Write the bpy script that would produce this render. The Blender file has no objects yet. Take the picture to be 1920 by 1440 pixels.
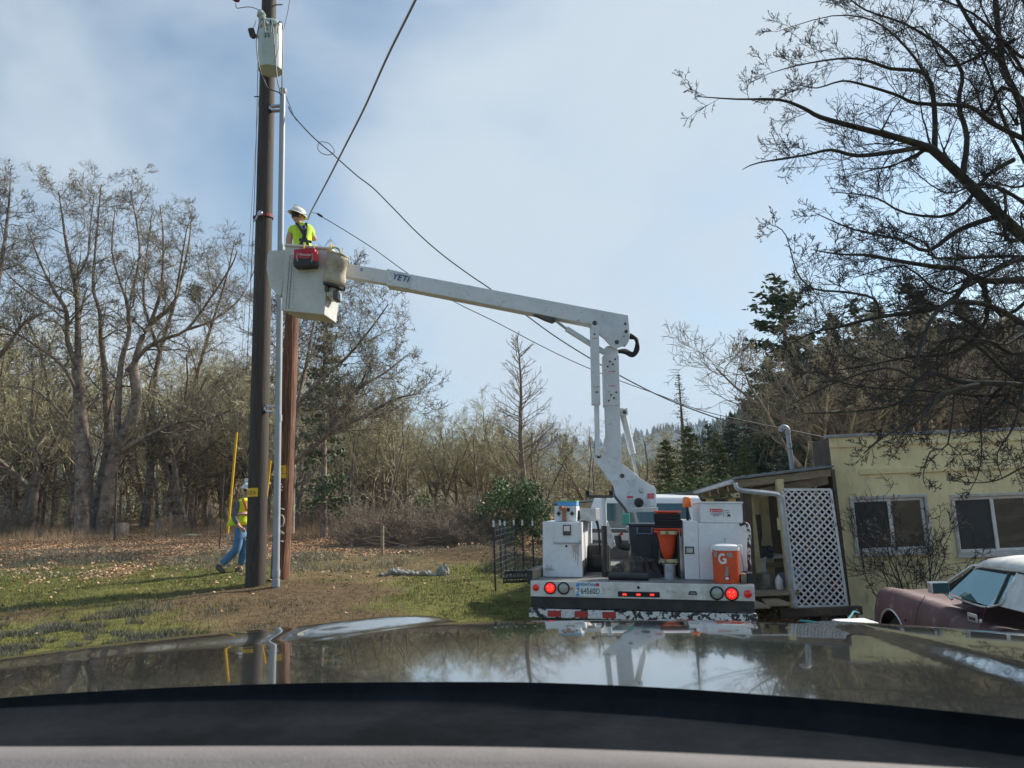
import bpy, math, random
import numpy as np
from mathutils import Vector as V, Matrix

# ------------------------------------------------------------------ camera
S = bpy.context.scene
COL = S.collection
FPX = 1400.0
EYE = V((0.0, 0.0, 1.75))
PITCH, ROLL = math.radians(9.2), math.radians(2.2)
_r0 = V((1, 0, 0)); _f = V((0, math.cos(PITCH), math.sin(PITCH))); _u0 = V((0, -math.sin(PITCH), math.cos(PITCH)))
RIGHT = _r0 * math.cos(ROLL) - _u0 * math.sin(ROLL)
UP = _u0 * math.cos(ROLL) + _r0 * math.sin(ROLL)
cam_data = bpy.data.cameras.new("camera")
cam = bpy.data.objects.new("camera", cam_data); COL.objects.link(cam)
cam.matrix_world = Matrix(((RIGHT.x, UP.x, -_f.x, EYE.x), (RIGHT.y, UP.y, -_f.y, EYE.y), (RIGHT.z, UP.z, -_f.z, EYE.z), (0, 0, 0, 1)))
cam_data.sensor_width = 36; cam_data.lens = 36 * FPX / 1920
cam_data.clip_start = 0.02; cam_data.clip_end = 6000
cam_data.dof.use_dof = True; cam_data.dof.focus_distance = 11.0; cam_data.dof.aperture_fstop = 9.0
S.camera = cam

# ------------------------------------------------------------------ sky, sun, exposure
SUN_AZ, SUN_EL = math.radians(58), math.radians(33)
SUN_DIR = V((math.sin(SUN_AZ) * math.cos(SUN_EL), math.cos(SUN_AZ) * math.cos(SUN_EL), math.sin(SUN_EL)))
W = bpy.data.worlds.new("World"); S.world = W; W.use_nodes = True
nt = W.node_tree; nt.nodes.clear()
out = nt.nodes.new("ShaderNodeOutputWorld"); bg = nt.nodes.new("ShaderNodeBackground")
sky = nt.nodes.new("ShaderNodeTexSky"); sky.sky_type = 'NISHITA'; sky.sun_disc = False
sky.sun_elevation = SUN_EL; sky.sun_rotation = SUN_AZ
sky.air_density = 1.0; sky.dust_density = 0.7; sky.ozone_density = 1.0
tc = nt.nodes.new("ShaderNodeTexCoord")
mp = nt.nodes.new("ShaderNodeMapping"); mp.inputs['Scale'].default_value = (1.0, 1.0, 1.5); mp.inputs['Location'].default_value = (0.35, 0.1, 0.2)
n1 = nt.nodes.new("ShaderNodeTexNoise"); n1.inputs['Scale'].default_value = 1.7; n1.inputs['Detail'].default_value = 5; n1.inputs['Roughness'].default_value = 0.5; n1.inputs['Distortion'].default_value = 0.3
n2 = nt.nodes.new("ShaderNodeTexNoise"); n2.inputs['Scale'].default_value = 6.0; n2.inputs['Detail'].default_value = 5; n2.inputs['Roughness'].default_value = 0.5
nt.links.new(tc.outputs['Generated'], mp.inputs['Vector'])
nt.links.new(mp.outputs['Vector'], n1.inputs['Vector']); nt.links.new(mp.outputs['Vector'], n2.inputs['Vector'])
dot = nt.nodes.new("ShaderNodeVectorMath"); dot.operation = 'DOT_PRODUCT'; dot.inputs[1].default_value = tuple(SUN_DIR)
nt.links.new(tc.outputs['Generated'], dot.inputs[0])
def wmath(op, a, b):
    m = nt.nodes.new("ShaderNodeMath"); m.operation = op
    for i, v in enumerate((a, b)):
        if isinstance(v, (int, float)): m.inputs[i].default_value = v
        else: nt.links.new(v, m.inputs[i])
    return m.outputs[0]
m1 = wmath('MULTIPLY', dot.outputs['Value'], 0.16)            # thin veil gathers towards the sun
m2 = wmath('ADD', n1.outputs['Fac'], m1)
m3 = wmath('MULTIPLY', n2.outputs['Fac'], 0.12)
m4 = wmath('ADD', m2, m3)
for cpx, cpy, spread, amount in ((1120, 420, .93, .17), (1075, 752, .9965, .30), (1212, 812, .9985, .25), (760, 330, .985, .07), (330, 330, .97, -.06), (1180, 640, .985, -.10)):    # banks of cloud and clearer gaps
    d_ = nt.nodes.new("ShaderNodeVectorMath"); d_.operation = 'DOT_PRODUCT'; d_.inputs[1].default_value = tuple((RIGHT * ((cpx - 960) / FPX) + UP * ((720 - cpy) / FPX) + _f).normalized())
    nt.links.new(tc.outputs['Generated'], d_.inputs[0]); r_ = nt.nodes.new("ShaderNodeMapRange"); r_.interpolation_type = 'SMOOTHSTEP'
    r_.inputs['From Min'].default_value = spread; r_.inputs['From Max'].default_value = 1.0; nt.links.new(d_.outputs['Value'], r_.inputs['Value'])
    m4 = wmath('ADD', m4, wmath('MULTIPLY', r_.outputs['Result'], amount))
cr = nt.nodes.new("ShaderNodeValToRGB"); cr.color_ramp.elements[0].position = 0.50; cr.color_ramp.elements[1].position = 0.84
cr.color_ramp.elements[0].color = (0.02, 0.02, 0.02, 1); cr.color_ramp.elements[1].color = (0.93, 0.93, 0.93, 1); cr.color_ramp.interpolation = 'EASE'
nt.links.new(m4, cr.inputs['Fac'])
mix = nt.nodes.new("ShaderNodeMix"); mix.data_type = 'RGBA'
CLOUD = (4.15, 4.75, 5.2, 1)
mix.inputs[7].default_value = CLOUD
tint = nt.nodes.new("ShaderNodeMix"); tint.data_type = 'RGBA'; tint.blend_type = 'MULTIPLY'; tint.inputs[0].default_value = 1; tint.inputs[7].default_value = (.84, .98, .98, 1)
nt.links.new(sky.outputs['Color'], tint.inputs[6]); nt.links.new(cr.outputs['Color'], mix.inputs[0]); nt.links.new(tint.outputs[2], mix.inputs[6])
nt.links.new(mix.outputs[2], bg.inputs['Color']); bg.inputs['Strength'].default_value = 0.102
nt.links.new(bg.outputs[0], out.inputs['Surface'])
sun_d = bpy.data.lights.new("sun", 'SUN'); sun_d.energy = 4.8; sun_d.angle = math.radians(5); sun_d.color = (1.0, 0.93, 0.82)
sun = bpy.data.objects.new("sun", sun_d); COL.objects.link(sun)
sun.rotation_euler = SUN_DIR.to_track_quat('Z', 'Y').to_euler()
S.view_settings.view_transform = 'Standard'; S.view_settings.look = 'None'
S.view_settings.exposure = 0.66; S.view_settings.gamma = 1.0; S.view_settings.use_curve_mapping = False
S.cycles.max_bounces = 6; S.cycles.transparent_max_bounces = 12; S.cycles.volume_bounces = 0
S.cycles.caustics_reflective = False; S.cycles.caustics_refractive = False
S.render.engine = 'CYCLES'
try: S.cycles.use_denoising = True
except Exception: pass

HAZE = 0.00032
# ------------------------------------------------------------------ helpers
R = random.Random(7)
def ray(px, py):
    return RIGHT * ((px - 960) / FPX) + UP * ((720 - py) / FPX) + _f
def P(px, py, D):
    d = ray(px, py); return EYE + d * (D / d.y)
def PZ(px, py, z):
    d = ray(px, py); return EYE + d * ((z - EYE.z) / d.z)
class Frame:
    def __init__(s, o, x, y):
        s.o = V(o); s.x = V(x).normalized(); y = V(y); s.z = s.x.cross(y).normalized(); s.y = s.z.cross(s.x).normalized()
        s.M = Matrix(((s.x.x, s.y.x, s.z.x, s.o.x), (s.x.y, s.y.y, s.z.y, s.o.y), (s.x.z, s.y.z, s.z.z, s.o.z), (0, 0, 0, 1)))
        s.I = s.M.inverted()
    def hit(s, px, py, ax, val):
        d = s.I.to_3x3() @ ray(px, py); e = s.I @ EYE
        return e + d * ((val - e[ax]) / d[ax])
    def __call__(s, *a): return s.M @ V(a)

def link(o, parent=None):
    COL.objects.link(o)
    if parent is not None:
        o.parent = parent; o.matrix_parent_inverse = parent.matrix_basis.inverted() if parent.parent is None else (parent.matrix_world.inverted())
    return o
def tag(o, label=None, cat=None, group=None, kind=None):
    if label: o['label'] = label
    if cat: o['category'] = cat
    if group: o['group'] = group
    if kind: o['kind'] = kind
    return o
def thing(name, label, cat, loc=(0, 0, 0), group=None):
    o = bpy.data.objects.new(name, None); o.empty_display_size = 0.2
    COL.objects.link(o); o.location = V(loc); tag(o, label, cat, group); return o
def mesh_obj(name, me, parent=None, loc=None):
    o = bpy.data.objects.new(name, me); COL.objects.link(o)
    if loc is not None: o.location = loc
    if parent is not None:
        o.parent = parent
        if parent.type == 'EMPTY' or parent.parent is None:
            o.matrix_parent_inverse = parent.matrix_basis.inverted()
    return o
def copy_tree(o, loc=None, rz=None, sc=None, parent=None, label=None):
    c = o.copy(); COL.objects.link(c)
    if parent is not None: c.parent = parent
    if loc is not None: c.location = loc
    if rz is not None: c.rotation_euler = (0, 0, rz)
    if sc is not None: c.scale = (sc, sc, sc) if isinstance(sc, (int, float)) else sc
    if label: c['label'] = label
    for ch in list(o.children): copy_tree(ch, parent=c)
    return c

class MB:
    def __init__(s, M=None): s.v = []; s.f = []; s.m = []; s.M = M
    def add(s, vs, fs, m=0):
        b = len(s.v)
        s.v += [(s.M @ V(p)) if s.M is not None else V(p) for p in vs]
        s.f += [tuple(i + b for i in f) for f in fs]; s.m += [m] * len(fs); return s
    def mm(s, x0, x1, y0, y1, z0, z1, m=0):
        return s.add([(x0, y0, z0), (x1, y0, z0), (x1, y1, z0), (x0, y1, z0), (x0, y0, z1), (x1, y0, z1), (x1, y1, z1), (x0, y1, z1)],
                     [(0, 3, 2, 1), (4, 5, 6, 7), (0, 1, 5, 4), (1, 2, 6, 5), (2, 3, 7, 6), (3, 0, 4, 7)], m)
    def beam(s, p0, p1, w, h, up=(0, 0, 1), m=0, w1=None, h1=None):
        p0, p1 = V(p0), V(p1); d = (p1 - p0).normalized(); sx = d.cross(V(up)).normalized(); sz = sx.cross(d)
        w1 = w if w1 is None else w1; h1 = h if h1 is None else h1; vs = []
        for p, a, b in ((p0, w, h), (p1, w1, h1)):
            vs += [p - sx * a / 2 - sz * b / 2, p + sx * a / 2 - sz * b / 2, p + sx * a / 2 + sz * b / 2, p - sx * a / 2 + sz * b / 2]
        return s.add(vs, [(0, 1, 2, 3), (4, 7, 6, 5), (0, 4, 5, 1), (1, 5, 6, 2), (2, 6, 7, 3), (3, 7, 4, 0)], m)
    def tube(s, pts, r, n=8, caps=True, m=0):
        pts = [V(p) for p in pts]; k = len(pts)
        rs = r if isinstance(r, (list, tuple)) else [r] * k
        vs = []; prev = None
        for i in range(k):
            t = (pts[min(i + 1, k - 1)] - pts[max(i - 1, 0)]).normalized()
            if prev is None:
                a = V((0, 0, 1)) if abs(t.z) < .9 else V((1, 0, 0)); a = t.cross(a).normalized()
            else:
                a = (prev - t * prev.dot(t)).normalized()
            prev = a; b = t.cross(a)
            for j in range(n):
                q = 2 * math.pi * j / n; vs.append(pts[i] + (a * math.cos(q) + b * math.sin(q)) * rs[i])
        fs = [(i * n + j, i * n + (j + 1) % n, (i + 1) * n + (j + 1) % n, (i + 1) * n + j) for i in range(k - 1) for j in range(n)]
        if caps: fs += [tuple(reversed(range(n))), tuple((k - 1) * n + j for j in range(n))]
        return s.add(vs, fs, m)
    def cyl(s, p0, p1, r0, r1=None, n=16, m=0): return s.tube([p0, p1], [r0, r0 if r1 is None else r1], n, True, m)
    def lathe(s, prof, c, ax=(0, 0, 1), n=24, m=0, caps=True):
        c = V(c); t = V(ax).normalized(); a = V((0, 0, 1)) if abs(t.z) < .9 else V((1, 0, 0)); a = t.cross(a).normalized(); b = t.cross(a)
        vs = [c + t * z + (a * math.cos(2 * math.pi * j / n) + b * math.sin(2 * math.pi * j / n)) * r for r, z in prof for j in range(n)]
        k = len(prof)
        fs = [(i * n + j, i * n + (j + 1) % n, (i + 1) * n + (j + 1) % n, (i + 1) * n + j) for i in range(k - 1) for j in range(n)]
        if caps: fs += [tuple(reversed(range(n))), tuple((k - 1) * n + j for j in range(n))]
        return s.add(vs, fs, m)
    def prism(s, pts, off, m=0):
        pts = [V(p) for p in pts]; off = V(off); k = len(pts)
        fs = [tuple(range(k)), tuple(reversed(range(k, 2 * k)))] + [(i, i + k, (i + 1) % k + k, (i + 1) % k) for i in range(k)]
        return s.add(pts + [p + off for p in pts], fs, m)
    def quad(s, a, b, c, d, m=0): return s.add([a, b, c, d], [(0, 1, 2, 3)], m)
    def grid(s, rows, m=0):
        h = len(rows); w = len(rows[0])
        return s.add([p for r in rows for p in r], [(i * w + j, i * w + j + 1, (i + 1) * w + j + 1, (i + 1) * w + j) for i in range(h - 1) for j in range(w - 1)], m)
    def build(s, name, mats, parent=None, smooth=False, bevel=0, seg=2, recalc=True, solid=0):
        me = bpy.data.meshes.new(name); me.from_pydata([tuple(p) for p in s.v], [], s.f)
        if not isinstance(mats, (list, tuple)): mats = [mats]
        for m in mats: me.materials.append(m)
        me.polygons.foreach_set('material_index', s.m)
        if recalc:
            import bmesh
            b = bmesh.new(); b.from_mesh(me); bmesh.ops.recalc_face_normals(b, faces=b.faces); b.to_mesh(me); b.free()
        if smooth: me.polygons.foreach_set('use_smooth', [True] * len(me.polygons))
        me.update()
        o = mesh_obj(name, me, parent)
        if solid:
            k = o.modifiers.new('solid', 'SOLIDIFY'); k.thickness = solid; k.offset = 0
        if bevel:
            k = o.modifiers.new('bevel', 'BEVEL'); k.width = bevel; k.segments = seg; k.limit_method = 'ANGLE'; k.angle_limit = math.radians(40)
            if smooth == 'auto': pass
        if smooth:
            try: me.set_sharp_from_angle(angle=math.radians(40))
            except Exception: pass
        return o

def smooth_pts(pts, k=4):
    pts = [V(p) for p in pts]
    if len(pts) < 3: return pts
    o = []
    for i in range(len(pts) - 1):
        p0 = pts[max(i - 1, 0)]; p1 = pts[i]; p2 = pts[i + 1]; p3 = pts[min(i + 2, len(pts) - 1)]
        for j in range(k):
            t = j / k
            o.append(0.5 * ((2 * p1) + (p2 - p0) * t + (2 * p0 - 5 * p1 + 4 * p2 - p3) * t * t + (3 * p1 - p0 - 3 * p2 + p3) * t ** 3))
    o.append(pts[-1]); return o

def text(s, size, M, mat, name, parent=None, ext=0.0008, align='CENTER', sx=1.0, shear=0):
    c = bpy.data.curves.new(name, 'FONT'); c.body = s; c.size = size; c.align_x = align; c.align_y = 'CENTER'; c.extrude = ext; c.shear = shear; c.resolution_u = 3
    t = bpy.data.objects.new(name, c); COL.objects.link(t)
    dg = bpy.context.evaluated_depsgraph_get()
    me = bpy.data.meshes.new_from_object(t.evaluated_get(dg)); bpy.data.objects.remove(t); bpy.data.curves.remove(c)
    me.transform(M @ Matrix.Diagonal((sx, 1, 1, 1))); me.materials.clear(); me.materials.append(mat)
    return mesh_obj(name, me, parent)
def facing(o, x, up):      # text frame: x to the right, up, normal = x cross up
    x = V(x).normalized(); n = x.cross(V(up)).normalized(); u = n.cross(x)
    return Matrix(((x.x, u.x, n.x, o[0]), (x.y, u.y, n.y, o[1]), (x.z, u.z, n.z, o[2]), (0, 0, 0, 1)))

# ------------------------------------------------------------------ materials
def mat(name, c, rough=0.6, metal=0.0, c2=None, scale=4.0, bump=0.0, bscale=40.0, lo=0.4, hi=0.65, c3=None, s3=20.0, lo3=0.55, hi3=0.7,
        stretch=None, coat=0.0, emit=None, estr=1.0, alpha=None, trans=0.0, spec=None, detail=6, fine=0.12, bright=1.25):
    m = bpy.data.materials.new(name); m.use_nodes = True; t = m.node_tree; b = t.nodes['Principled BSDF']
    K = bright
    c, c2, c3 = [None if q is None else tuple(min(.8, x * K) for x in q) for q in (c, c2, c3)]
    b.inputs['Roughness'].default_value = rough; b.inputs['Metallic'].default_value = metal
    b.inputs['Base Color'].default_value = (*c, 1)
    if coat: b.inputs['Coat Weight'].default_value = coat; b.inputs['Coat Roughness'].default_value = 0.03
    if spec is not None: b.inputs['Specular IOR Level'].default_value = spec
    if trans: b.inputs['Transmission Weight'].default_value = trans
    if emit: b.inputs['Emission Color'].default_value = (*emit, 1); b.inputs['Emission Strength'].default_value = estr
    co = t.nodes.new('ShaderNodeTexCoord'); vec = co.outputs['Object']
    if stretch:
        mp = t.nodes.new('ShaderNodeMapping'); mp.inputs['Scale'].default_value = stretch; t.links.new(vec, mp.inputs['Vector']); vec = mp.outputs['Vector']
    cur = None
    def noise(sc, det=detail):
        n = t.nodes.new('ShaderNodeTexNoise'); n.inputs['Scale'].default_value = sc; n.inputs['Detail'].default_value = det; n.inputs['Roughness'].default_value = .6
        t.links.new(vec, n.inputs['Vector']); return n.outputs['Fac']
    def ramp(f, a, z):
        r = t.nodes.new('ShaderNodeMapRange'); r.inputs['From Min'].default_value = a; r.inputs['From Max'].default_value = z; t.links.new(f, r.inputs['Value']); return r.outputs['Result']
    def mixc(f, a, bb):
        x = t.nodes.new('ShaderNodeMix'); x.data_type = 'RGBA'; t.links.new(f, x.inputs[0])
        for i, q in ((6, a), (7, bb)):
            if isinstance(q, tuple): x.inputs[i].default_value = (*q, 1)
            else: t.links.new(q, x.inputs[i])
        return x.outputs[2]
    cur = c
    if c2: cur = mixc(ramp(noise(scale), lo, hi), cur, c2)
    if c3: cur = mixc(ramp(noise(s3), lo3, hi3), cur, c3)
    if fine and not isinstance(cur, tuple) or fine and bump:
        f = ramp(noise(bscale * 1.3, 3), .3, .7)
        hs = t.nodes.new('ShaderNodeMix'); hs.data_type = 'RGBA'; hs.blend_type = 'MULTIPLY'; hs.inputs[0].default_value = 1
        g = t.nodes.new('ShaderNodeMapRange'); g.inputs['To Min'].default_value = 1 - fine; g.inputs['To Max'].default_value = 1 + fine; t.links.new(f, g.inputs['Value'])
        cc = t.nodes.new('ShaderNodeCombineColor')
        for i in range(3): t.links.new(g.outputs['Result'], cc.inputs[i])
        if isinstance(cur, tuple): hs.inputs[6].default_value = (*cur, 1)
        else: t.links.new(cur, hs.inputs[6])
        t.links.new(cc.outputs[0], hs.inputs[7]); cur = hs.outputs[2]
    if not isinstance(cur, tuple): t.links.new(cur, b.inputs['Base Color'])
    if bump:
        bp = t.nodes.new('ShaderNodeBump'); bp.inputs['Strength'].default_value = bump; bp.inputs['Distance'].default_value = 0.02
        t.links.new(noise(bscale), bp.inputs['Height']); t.links.new(bp.outputs[0], b.inputs['Normal'])
    return m

m_white = mat('truck_white', (.66, .68, .70), .38, c2=(.56, .57, .57), scale=3, lo=.5, hi=.75, c3=(.22, .15, .10), s3=38, lo3=.70, hi3=.74, bump=.03, bscale=15, spec=.5, fine=.05)
m_tail = mat('tail_white', (.60, .59, .56), .5, c2=(.42, .40, .37), scale=5, c3=(.2, .12, .08), s3=30, lo3=.68, hi3=.74, fine=.06)
m_boom = mat('boom_grey', (.56, .585, .60), .42, c2=(.48, .50, .51), scale=2.5, bump=.02, bscale=12, spec=.45, fine=.04, c3=(.30, .30, .29), s3=16, lo3=.62, hi3=.72)
m_fibre = mat('fibreglass', (.48, .49, .47), .5, c2=(.40, .41, .39), scale=3, c3=(.2, .2, .19), s3=24, lo3=.66, hi3=.74, fine=.05, bump=.03, bscale=14)
m_black = mat('black', (.018, .018, .02), .55, c2=(.035, .035, .036), scale=6, fine=.1)
m_rubber = mat('rubber', (.012, .012, .013), .75)
m_darkmetal = mat('dark_metal', (.06, .062, .065), .45, .5, c2=(.1, .08, .07), scale=9)
m_steel = mat('steel', (.42, .43, .44), .35, .85, c2=(.3, .3, .3), scale=12)
m_chrome = mat('chrome', (.7, .7, .7), .12, 1.0)
m_chrome2 = mat('dull_chrome', (.62, .62, .60), .3, .6, c2=(.45, .44, .42), scale=20)
m_deck = mat('deck_plate', (.17, .17, .165), .6, c2=(.10, .10, .10), scale=5, bump=.15, bscale=60)
m_peel = mat('peeling_white', (.55, .55, .53), .6, c2=(.025, .025, .027), scale=17, lo=.49, hi=.51, detail=8, fine=0)
m_redtape = mat('red_tape', (.42, .035, .03), .35, c2=(.3, .03, .03), scale=30)
m_whitetape = mat('white_tape', (.6, .61, .62), .35, c2=(.4, .4, .4), scale=30)
m_redlit = mat('lit_red_lens', (.6, .01, .01), .2, emit=(1, .03, .02), estr=0.45, coat=.5)
m_redhot = mat('lamp_core', (.9, .05, .04), .2, emit=(1, .12, .09), estr=1.7)
m_redlens = mat('red_lens', (.42, .012, .012), .2, coat=.6, emit=(.5, .01, .01), estr=.12)
m_clear = mat('clear_lens', (.33, .34, .31), .18, c2=(.25, .26, .24), scale=50, coat=.7)
m_amber = mat('amber_lens', (.75, .16, .02), .25, coat=.5, c2=(.6, .11, .01), scale=20)
m_orange = mat('orange_plastic', (.78, .075, .02), .5, c2=(.62, .06, .02), scale=5)
m_cooler = mat('cooler_orange', (.62, .085, .025), .42, c2=(.54, .07, .02), scale=4)
m_cgrey = mat('cooler_grey', (.25, .24, .24), .5)
m_coolwhite = mat('cooler_white', (.66, .70, .76), .45)
m_hiviz = mat('hi_vis_cloth', (.50, .88, .03), .75, c2=(.40, .74, .03), scale=7, bump=.5, bscale=9)
m_hivest = mat('hi_vis_vest', (.62, .85, .03), .75, c2=(.5, .7, .02), scale=7, bump=.4, bscale=12)
m_vorange = mat('vest_orange', (.8, .17, .05), .7)
m_silver = mat('reflective_silver', (.5, .5, .52), .4, .3)
m_skin = mat('skin', (.42, .23, .16), .55)
m_hair = mat('hair', (.03, .02, .015), .7)
m_hat = mat('hard_hat', (.66, .66, .62), .35, c2=(.5, .49, .44), scale=12)
m_jeans = mat('denim', (.055, .14, .27), .85, c2=(.09, .20, .34), scale=6, bump=.5, bscale=14)
m_grey = mat('grey_sleeve', (.10, .095, .10), .85, c2=(.15, .14, .15), scale=9, bump=.3, bscale=20)
m_boot = mat('boot', (.075, .06, .05), .7, c2=(.11, .09, .07), scale=20)
m_redbag = mat('red_bag', (.34, .012, .028), .6, c2=(.45, .015, .03), scale=5, bump=.2, bscale=30)
m_bright_red = mat('bright_red', (.75, .02, .02), .5)
m_canvas = mat('canvas', (.38, .33, .25), .85, c2=(.27, .23, .17), scale=6, bump=.4, bscale=25)
m_pole = mat('pole_wood_dark', (.052, .039, .031), .8, c2=(.028, .023, .020), scale=2, stretch=(6, 6, .35), bump=.5, bscale=14, c3=(.085, .062, .046), s3=9, lo3=.55, hi3=.7)
m_pole2 = mat('pole_wood_red', (.135, .054, .029), .8, c2=(.055, .034, .024), scale=2.4, stretch=(7, 7, .3), bump=.7, bscale=12, c3=(.24, .12, .06), s3=6, lo3=.52, hi3=.62)
m_pvc = mat('pvc_grey', (.27, .29, .31), .5, c2=(.23, .25, .27), scale=3, fine=.03)
m_trafo = mat('transformer_paint', (.40, .47, .45), .4, c2=(.34, .41, .39), scale=4, fine=.04)
m_ceramic = mat('ceramic', (.30, .36, .33), .25)
m_wire = mat('wire', (.06, .06, .065), .6)
m_wirel = mat('light_wire', (.18, .18, .18), .55, .4)
m_yellow = mat('yellow_plastic', (.72, .38, .01), .45, c2=(.6, .3, .01), scale=8)
m_tagy = mat('yellow_tag', (.68, .40, .01), .5)
m_ink = mat('black_ink', (.01, .01, .01), .6)
m_blueink = mat('blue_ink', (.02, .06, .22), .6)
m_redink = mat('red_ink', (.55, .02, .02), .5)
m_chalk = mat('white_paint_marks', (.5, .47, .44), .8, c2=(.2, .16, .13), scale=40, lo=.5, hi=.7)
m_strap = mat('dark_red_strap', (.16, .02, .02), .7)
m_plate = mat('plate_paint', (.60, .68, .76), .4, c2=(.45, .58, .74), scale=14, lo=.45, hi=.6)
m_stucco = mat('yellow_stucco', (.66, .57, .33), .9, c2=(.55, .475, .27), scale=1.8, stretch=(1, 1, .45), bump=.7, bscale=8, c3=(.33, .29, .18), s3=4, lo3=.58, hi3=.76, fine=.07)
m_stucco_t = mat('pale_stucco_trim', (.46, .45, .42), .9, c2=(.36, .35, .32), scale=3, bump=.4, bscale=9)
m_trimgrey = mat('parapet_cap', (.20, .22, .24), .6, c2=(.28, .29, .3), scale=5)
m_window = mat('window_frame', (.60, .60, .59), .5, c2=(.48, .48, .46), scale=6)
m_glass = mat('dark_glass', (.022, .036, .034), .03, spec=.9, coat=.5, c2=(.06, .075, .065), scale=1.2, stretch=(.6, 1, 2.2), lo=.5, hi=.62, fine=0)
m_screen = mat('window_screen', (.026, .029, .029), .6)
m_beam = mat('weathered_beam', (.27, .22, .15), .85, c2=(.17, .14, .10), scale=5, stretch=(1, 1, 3), bump=.3, bscale=20)
m_olive = mat('pale_yellow_post', (.50, .43, .25), .8, c2=(.38, .32, .18), scale=5, bump=.2, bscale=18)
m_darkwood = mat('dark_wood', (.055, .042, .034), .85, c2=(.09, .07, .05), scale=6, bump=.3, bscale=20)
m_roof = mat('metal_roof', (.10, .125, .14), .45, .2, c2=(.15, .175, .19), scale=5)
m_gutter = mat('gutter_white', (.36, .39, .41), .5, c2=(.27, .29, .30), scale=6)
m_lattice = mat('lattice_white', (.62, .63, .64), .55, c2=(.48, .49, .49), scale=8)
m_maroon = mat('faded_maroon', (.105, .062, .064), .62, c2=(.08, .042, .045), scale=2.2, c3=(.20, .155, .155), s3=7, lo3=.56, hi3=.74, bump=.05, bscale=50, fine=.1, spec=.35)
m_vinyl = mat('white_vinyl_roof', (.56, .56, .54), .75, c2=(.44, .44, .42), scale=8, bump=.2, bscale=60, c3=(.12, .11, .10), s3=26, lo3=.72, hi3=.76)
m_carglass = mat('tinted_car_glass', (.06, .17, .17), .05, spec=.9, coat=1.0, metal=.5, c2=(.13, .26, .25), scale=1.5, fine=0)
m_cabglass = mat('cab_glass', (.03, .07, .08), .06, spec=.8, coat=.6)
m_stone = mat('stone', (.26, .25, .23), .9, c2=(.17, .17, .15), scale=6, bump=.7, bscale=14, c3=(.30, .31, .22), s3=9, lo3=.58, hi3=.68)
m_bin = mat('blue_grey_bin', (.035, .046, .058), .5, c2=(.046, .058, .07), scale=4)
m_binblue = mat('bin_handle', (.10, .17, .26), .5)
m_tarp = mat('black_tarp', (.006, .006, .007), .42, bump=.9, bscale=9)
m_teal = mat('green_plastic', (.06, .30, .24), .35)
m_card = mat('white_carton', (.62, .63, .64), .7, c2=(.52, .53, .54), scale=5)
m_rust = mat('rusty_copper', (.33, .15, .07), .6, .3, c2=(.22, .09, .04), scale=14)
m_blue = mat('blue_print', (.10, .28, .55), .6)
m_green = mat('green_print', (.15, .42, .10), .6)
m_hose = mat('garden_hose', (.03, .24, .28), .45)
m_cab = mat('cab_white', (.66, .67, .68), .25, coat=.6)
m_cream = mat('chipped_yellow', (.50, .42, .20), .7, c2=(.16, .13, .1), scale=20, lo=.5, hi=.56)
m_alu = mat('checker_aluminium', (.48, .49, .50), .4, .7, c2=(.34, .35, .36), scale=18, bump=.4, bscale=80)
m_hood = mat('dark_car_paint', (.050, .056, .054), .10, coat=1.0, spec=.8, metal=.55, c2=(.062, .066, .062), scale=180, fine=.0)
m_hood.node_tree.nodes['Principled BSDF'].inputs['Coat IOR'].default_value = 1.75
m_cowl = mat('cowl_plastic', (.010, .0115, .013), .9, spec=.0, c2=(.018, .020, .023), scale=3, fine=.1)
m_frit = mat('windscreen_black', (.006, .006, .007), .9, spec=.0)
m_dash = mat('dashboard_top', (.17, .155, .15), .75, c2=(.15, .138, .133), scale=30, bump=.2, bscale=300)
m_bush = mat('green_leaf', (.06, .105, .035), .6, c2=(.10, .15, .045), scale=2.5, lo=.35, hi=.65)

# ------------------------------------------------------------------ ground
E = EYE.z
_pts = [P(478, 1100, 14), P(440, 1074, 15.6), P(180, 1006, 30), P(0, 1000, 32), P(600, 985, 32), P(800, 1030, 24), P(930, 1085, 14.5)]
CT = [tuple(p) for p in _pts] + [(1.3, 8.5, -.12), (-7, 8, .22), (0, 0, 0), (5, 8.5, -.42), (6.5, 13.3, -.42), (11, 15, -.45), (3.5, 13, -.36), (3, 25, .25),
     (-25, 15, 1.0), (0, 42, 1.3), (12, 32, .2), (-30, 42, 1.7), (8, 0, -.3), (-10, 0, .1), (25, 12, -.2), (-4, 5, .05), (22, 40, .9), (0, 20, .52), (30, -5, 0), (-30, -5, .6)]
CX = np.array([(a, b) for a, b, c in CT]); CZ = np.array([c for a, b, c in CT])
def _phi(r): return r * r * np.log(r + 1e-9)
_n = len(CT); _A = np.zeros((_n + 3, _n + 3))
_A[:_n, :_n] = _phi(np.hypot(CX[:, None, 0] - CX[None, :, 0], CX[:, None, 1] - CX[None, :, 1])) + np.eye(_n) * 1.5
_A[:_n, _n] = 1; _A[:_n, _n + 1:] = CX; _A[_n, :_n] = 1; _A[_n + 1:, :_n] = CX.T
_w = np.linalg.solve(_A, np.concatenate([CZ, np.zeros(3)]))
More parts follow.
